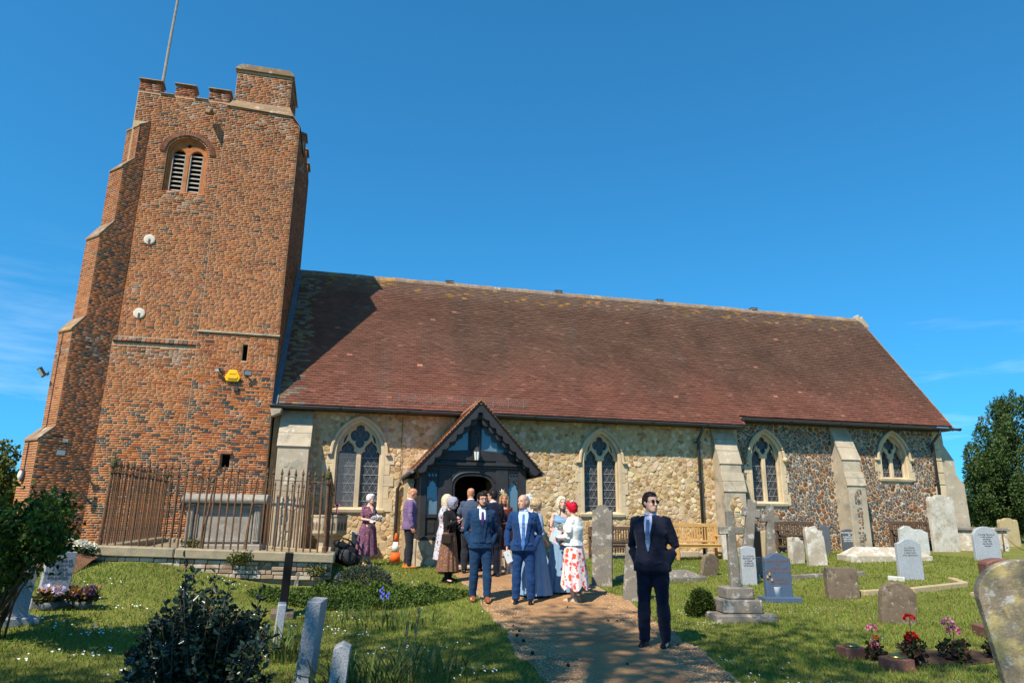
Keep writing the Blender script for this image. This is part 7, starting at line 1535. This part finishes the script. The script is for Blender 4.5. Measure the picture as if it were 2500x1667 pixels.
# guests at the porch
p = Person('smiling lady in maroon wrap dress with cream flower fascinator and long wavy hair', 3.45, 15.0, -6, 1.68, .97, (10, 0), ('holdlow', 'hold'), SKT, True, .07, step=.1); p.hair(HLB, 'long', 1.5, .06, .025); p.body(); p.dress(MAR, .52, 1.40, .05, .012, 9, .7); p.shoes(mat('nude_heel', (.45, .26, .18), .4, 0, 1, 0))
CREAM = mat('cream_petals', (.72, .62, .44), .7, .1, 6, .1, 30); mb = MB(); [mb.tube([p.HM @ Vector((-.045, -.03, .115)), p.HM @ Vector((-.045+.03*math.cos(a), -.045, .15+.03*math.sin(a))), p.HM @ Vector((-.045+.075*math.cos(a), -.04+.02*math.sin(a*3), .16+.065*math.sin(a)))], [.006, .024, .004], 6, flat=.35) for a in np.linspace(0, 5.6, 7)]; mb.build('flower_fascinator', CREAM, p.o, smooth=True)
p = Person('lady with long white hair in a white gown behind the man with the envelope', 4.05, 15.1, -35, 1.68, 1.0, (0, 3), ('hold', 'hold'), SKP, True, .07); p.hair(HWH, 'long', 1.3, .02, .01); p.body(); p.dress(BRIDE, .02, 1.38, .34, .02, 12); P8 = p
p = Person('bald man in grey blue suit seen from behind at the porch', 2.78, 15.4, 186, 1.80, 1.1, (14, 0), ('side', 'hold'), SKT, stance=.11, step=.12); p.hair(HDK, 'bald'); p.body(); p.suit(GREYB, SHIRT, None, shoe=LEATHB, lap=False, trs=CHAR)
p = Person('dark bearded man in sunglasses and white shirt under the porch arch', 3.18, 15.85, 22, 1.76, 1.0, (20, 0), ('down', 'down'), SK, stance=.09); p.hair(HDK, 'crop', .8); p.body(); p.suit(NAVY, SHIRT, None, shoe=LEATHB, vdepth=.98, vw=.11); p.glasses(True); p.beard(HDK)
p = Person('dark haired man in navy suit turned away behind the bearded men', 3.12, 14.6, 205, 1.76, 1.05, (30, 0), ('hold', 'side'), SK, stance=.10); p.hair(HDK, 'crop', .8); p.body(); p.suit(NAVY, SHIRT, None, shoe=LEATHB, lap=False)
FL2 = printed('autumn_flower_print', (.16, .085, .05), [((.45, .10, .05), 1.0, .5, .34), ((.50, .22, .06), 1.4, .4, .3), ((.38, .10, .22), 1.3, .35, .3), ((.09, .13, .04), 1.8, .35, .3), ((.55, .42, .30), 2.5, .25, .2)], 22)
p = Person('silver haired lady in black cardigan and autumn flower skirt reading a card', 2.11, 14.0, 62, 1.62, 1.0, (8, 16), ('holdhigh', 'hold'), SKP, True, .08); p.hair(HSI, 'bob', 1.5, .04); p.body(); p.dress(FL2, .22, 0, .10, .016, 11, name='skirt_', waistz=1.06); p.jacket(BLK, 1.0, .95, 'cardigan', .016, .01, .006); p.shoes(LEATHB, 1); mb = MB(); p.legs(mb, .006, .07); place(remesh(mb, .012, 1), 'black_tights', BLK, p.o); P12 = p
FL3 = printed('white_flower_print', (.5, .5, .53), [((.45, .04, .07), 1.0, .5, .34), ((.05, .12, .30), 1.3, .45, .32), ((.06, .18, .10), 1.6, .35, .3), ((.5, .12, .2), 1.9, .35, .25)], 15)
p = Person('blond lady in spectacles and white dress with red and blue flowers', 2.2, 15.4, 95, 1.66, 1.03, (0, 10), ('hold', 'hold'), SK, True, .08); p.hair(HPB, 'long', 1.1, .0, .0); p.body(); p.dress(FL3, .30, 1.44, .08, .014, 10, .95); p.glasses(); p.shoes(LEATHB)
p = Person('bald tanned man in purple linen jacket and sunglasses beside the porch', 1.52, 16.25, 96, 1.76, 1.1, (6, 14), ('down', 'down'), SKT, stance=.075, step=.05); p.hair(HDK, 'bald'); p.body(); p.suit(PURP, SHIRT, None, shoe=LEATHT, vdepth=1.1, vw=.08, trs=CHAR); p.glasses(True)
FL4 = printed('mauve_flower_print', (.14, .055, .095), [((.42, .22, .12), 1.0, .5, .32), ((.34, .16, .30), 1.3, .5, .32), ((.06, .03, .07), 1.6, .4, .3), ((.5, .36, .30), 2.2, .3, .22)], 26)
p = Person('white haired lady in spectacles and mauve flowered midi dress by the window', .62, 16.75, 34, 1.60, 1.14, (34, 0), ('hold', 'hold'), SKP, True, .10); p.hair(HWH, 'crop', 1.3); p.body(); p.dress(FL4, .30, 1.44, .10, .02, 9, -.25, hang=.05); p.glasses(); p.shoes(mat('beige_shoe', (.42, .27, .2), .5, 0, 1, 0)); p.surf([p.bodice]); p.patch('neckline', [(0, 1.29), (.055, 1.42), (.03, 1.45), (-.03, 1.45), (-.055, 1.42)], .004, SKP); P15 = p
# things held
def wpos(p, v): return p.o.matrix_basis @ Vector(v)
def card(label, p, c, w, h, rot, m, name='envelope', cat='paper'):
    q = wpos(p, c); o = thing(name, label, cat, tuple(q), p.o.rotation_euler.z); mb = MB(); mb.box((0, 0, 0), (w, .004, h), Matrix.Rotation(rot[2], 3, 'Y') @ Matrix.Rotation(rot[0], 3, 'X') @ Matrix.Rotation(rot[1], 3, 'Z')); mb.build('sheet', m, o); return o
W = P3.J[-1][2]; card('white envelope in the hand of the man in the bright blue suit', P3, (W.x+.02, W.y-.05, W.z-.14), .11, .20, (.2, .3, -.35), PAPER)
card('pink and turquoise greeting card held by the lady with scarlet hair', P6, (0.0, -.36, 1.13), .19, .24, (-.35, 1.5, .1), printed('greeting_card', (.42, .62, .66), [((.85, .42, .48), 1.0, .6, .5), ((.8, .7, .6), 2, .4, .3)], 9), 'greeting_card', 'card')
card('white order of service held by the lady in white', P8, (-.02, -.34, 1.12), .26, .17, (-.7, .2, 0), PAPER, 'service_sheet')
card('red card in the hands of the silver haired lady', P12, (0, -.33, 1.13), .10, .14, (-.4, .3, .2), printed('red_card', (.55, .08, .12), [((.75, .7, .68), 3, .5, .4)], 20), 'greeting_card', 'card')
q = wpos(P15, (-.02, -.36, 1.12)); o = thing('tissue_flowers', 'crumpled white paper flowers held by the lady in mauve', 'paper', tuple(q)); petal_head('petals', (0, 0, 0), .09, ((.8, .79, .77), (.7, .7, .7)), o, 60, .09, 9)
for lab, pp, c, cols in (('round bouquet of white and grey green flowers held by the bridesmaid', P5, (-.06, -.36, 1.12), ((.75, .74, .68), (.55, .6, .5), (.16, .22, .16))), ('small dried bouquet hanging low beside the bridesmaid', P5, (.20, -.20, .78), ((.32, .34, .28), (.22, .24, .18)))):
    q = wpos(pp, c); o = thing('bouquet', lab, 'bouquet', tuple(q)); petal_head('flowers', (0, 0, 0), .13, cols, o, 130, .07, 5); mb = MB(); mb.tube([(0, 0, -.02), (0, 0, -.2)], [.03, .02], 8); mb.build('stems', M['bark'], o)
W = wpos(P12, (.20, -.02, .92)); W = wpos(P12, (-.21, -.06, .88)); o = thing('satchel', 'small dark brown leather satchel hanging at the silver haired lady\'s hip', 'bag', tuple(W), P12.o.rotation_euler.z+rad(75)); mbr = mat('satchel_leather', (.035, .022, .016), .45, .1, 5, .2, 40)
mb = MB(); mb.b2(-.12, .12, -.045, .045, -.10, .09); mb.build('body', mbr, o, bevel=.02); mb = MB(); mb.b2(-.125, .125, -.055, -.04, -.02, .1); mb.build('flap', mbr, o, bevel=.01); mb = MB(); mb.b2(-.02, .02, -.062, -.054, -.04, 0.0); mb.build('clasp', M['brass'], o)
mb = MB(); e = o.matrix_basis.inverted() @ wpos(P12, (.05, .05, 1.49)); mid = o.matrix_basis.inverted() @ wpos(P12, (-.165, -.13, 1.2)); mb.tube([(.0, 0, .09), tuple(mid), tuple(e)], .012, 6, flat=.4); mb.build('strap', LEATHR, o)

bpy.data.scenes.remove(TMP)
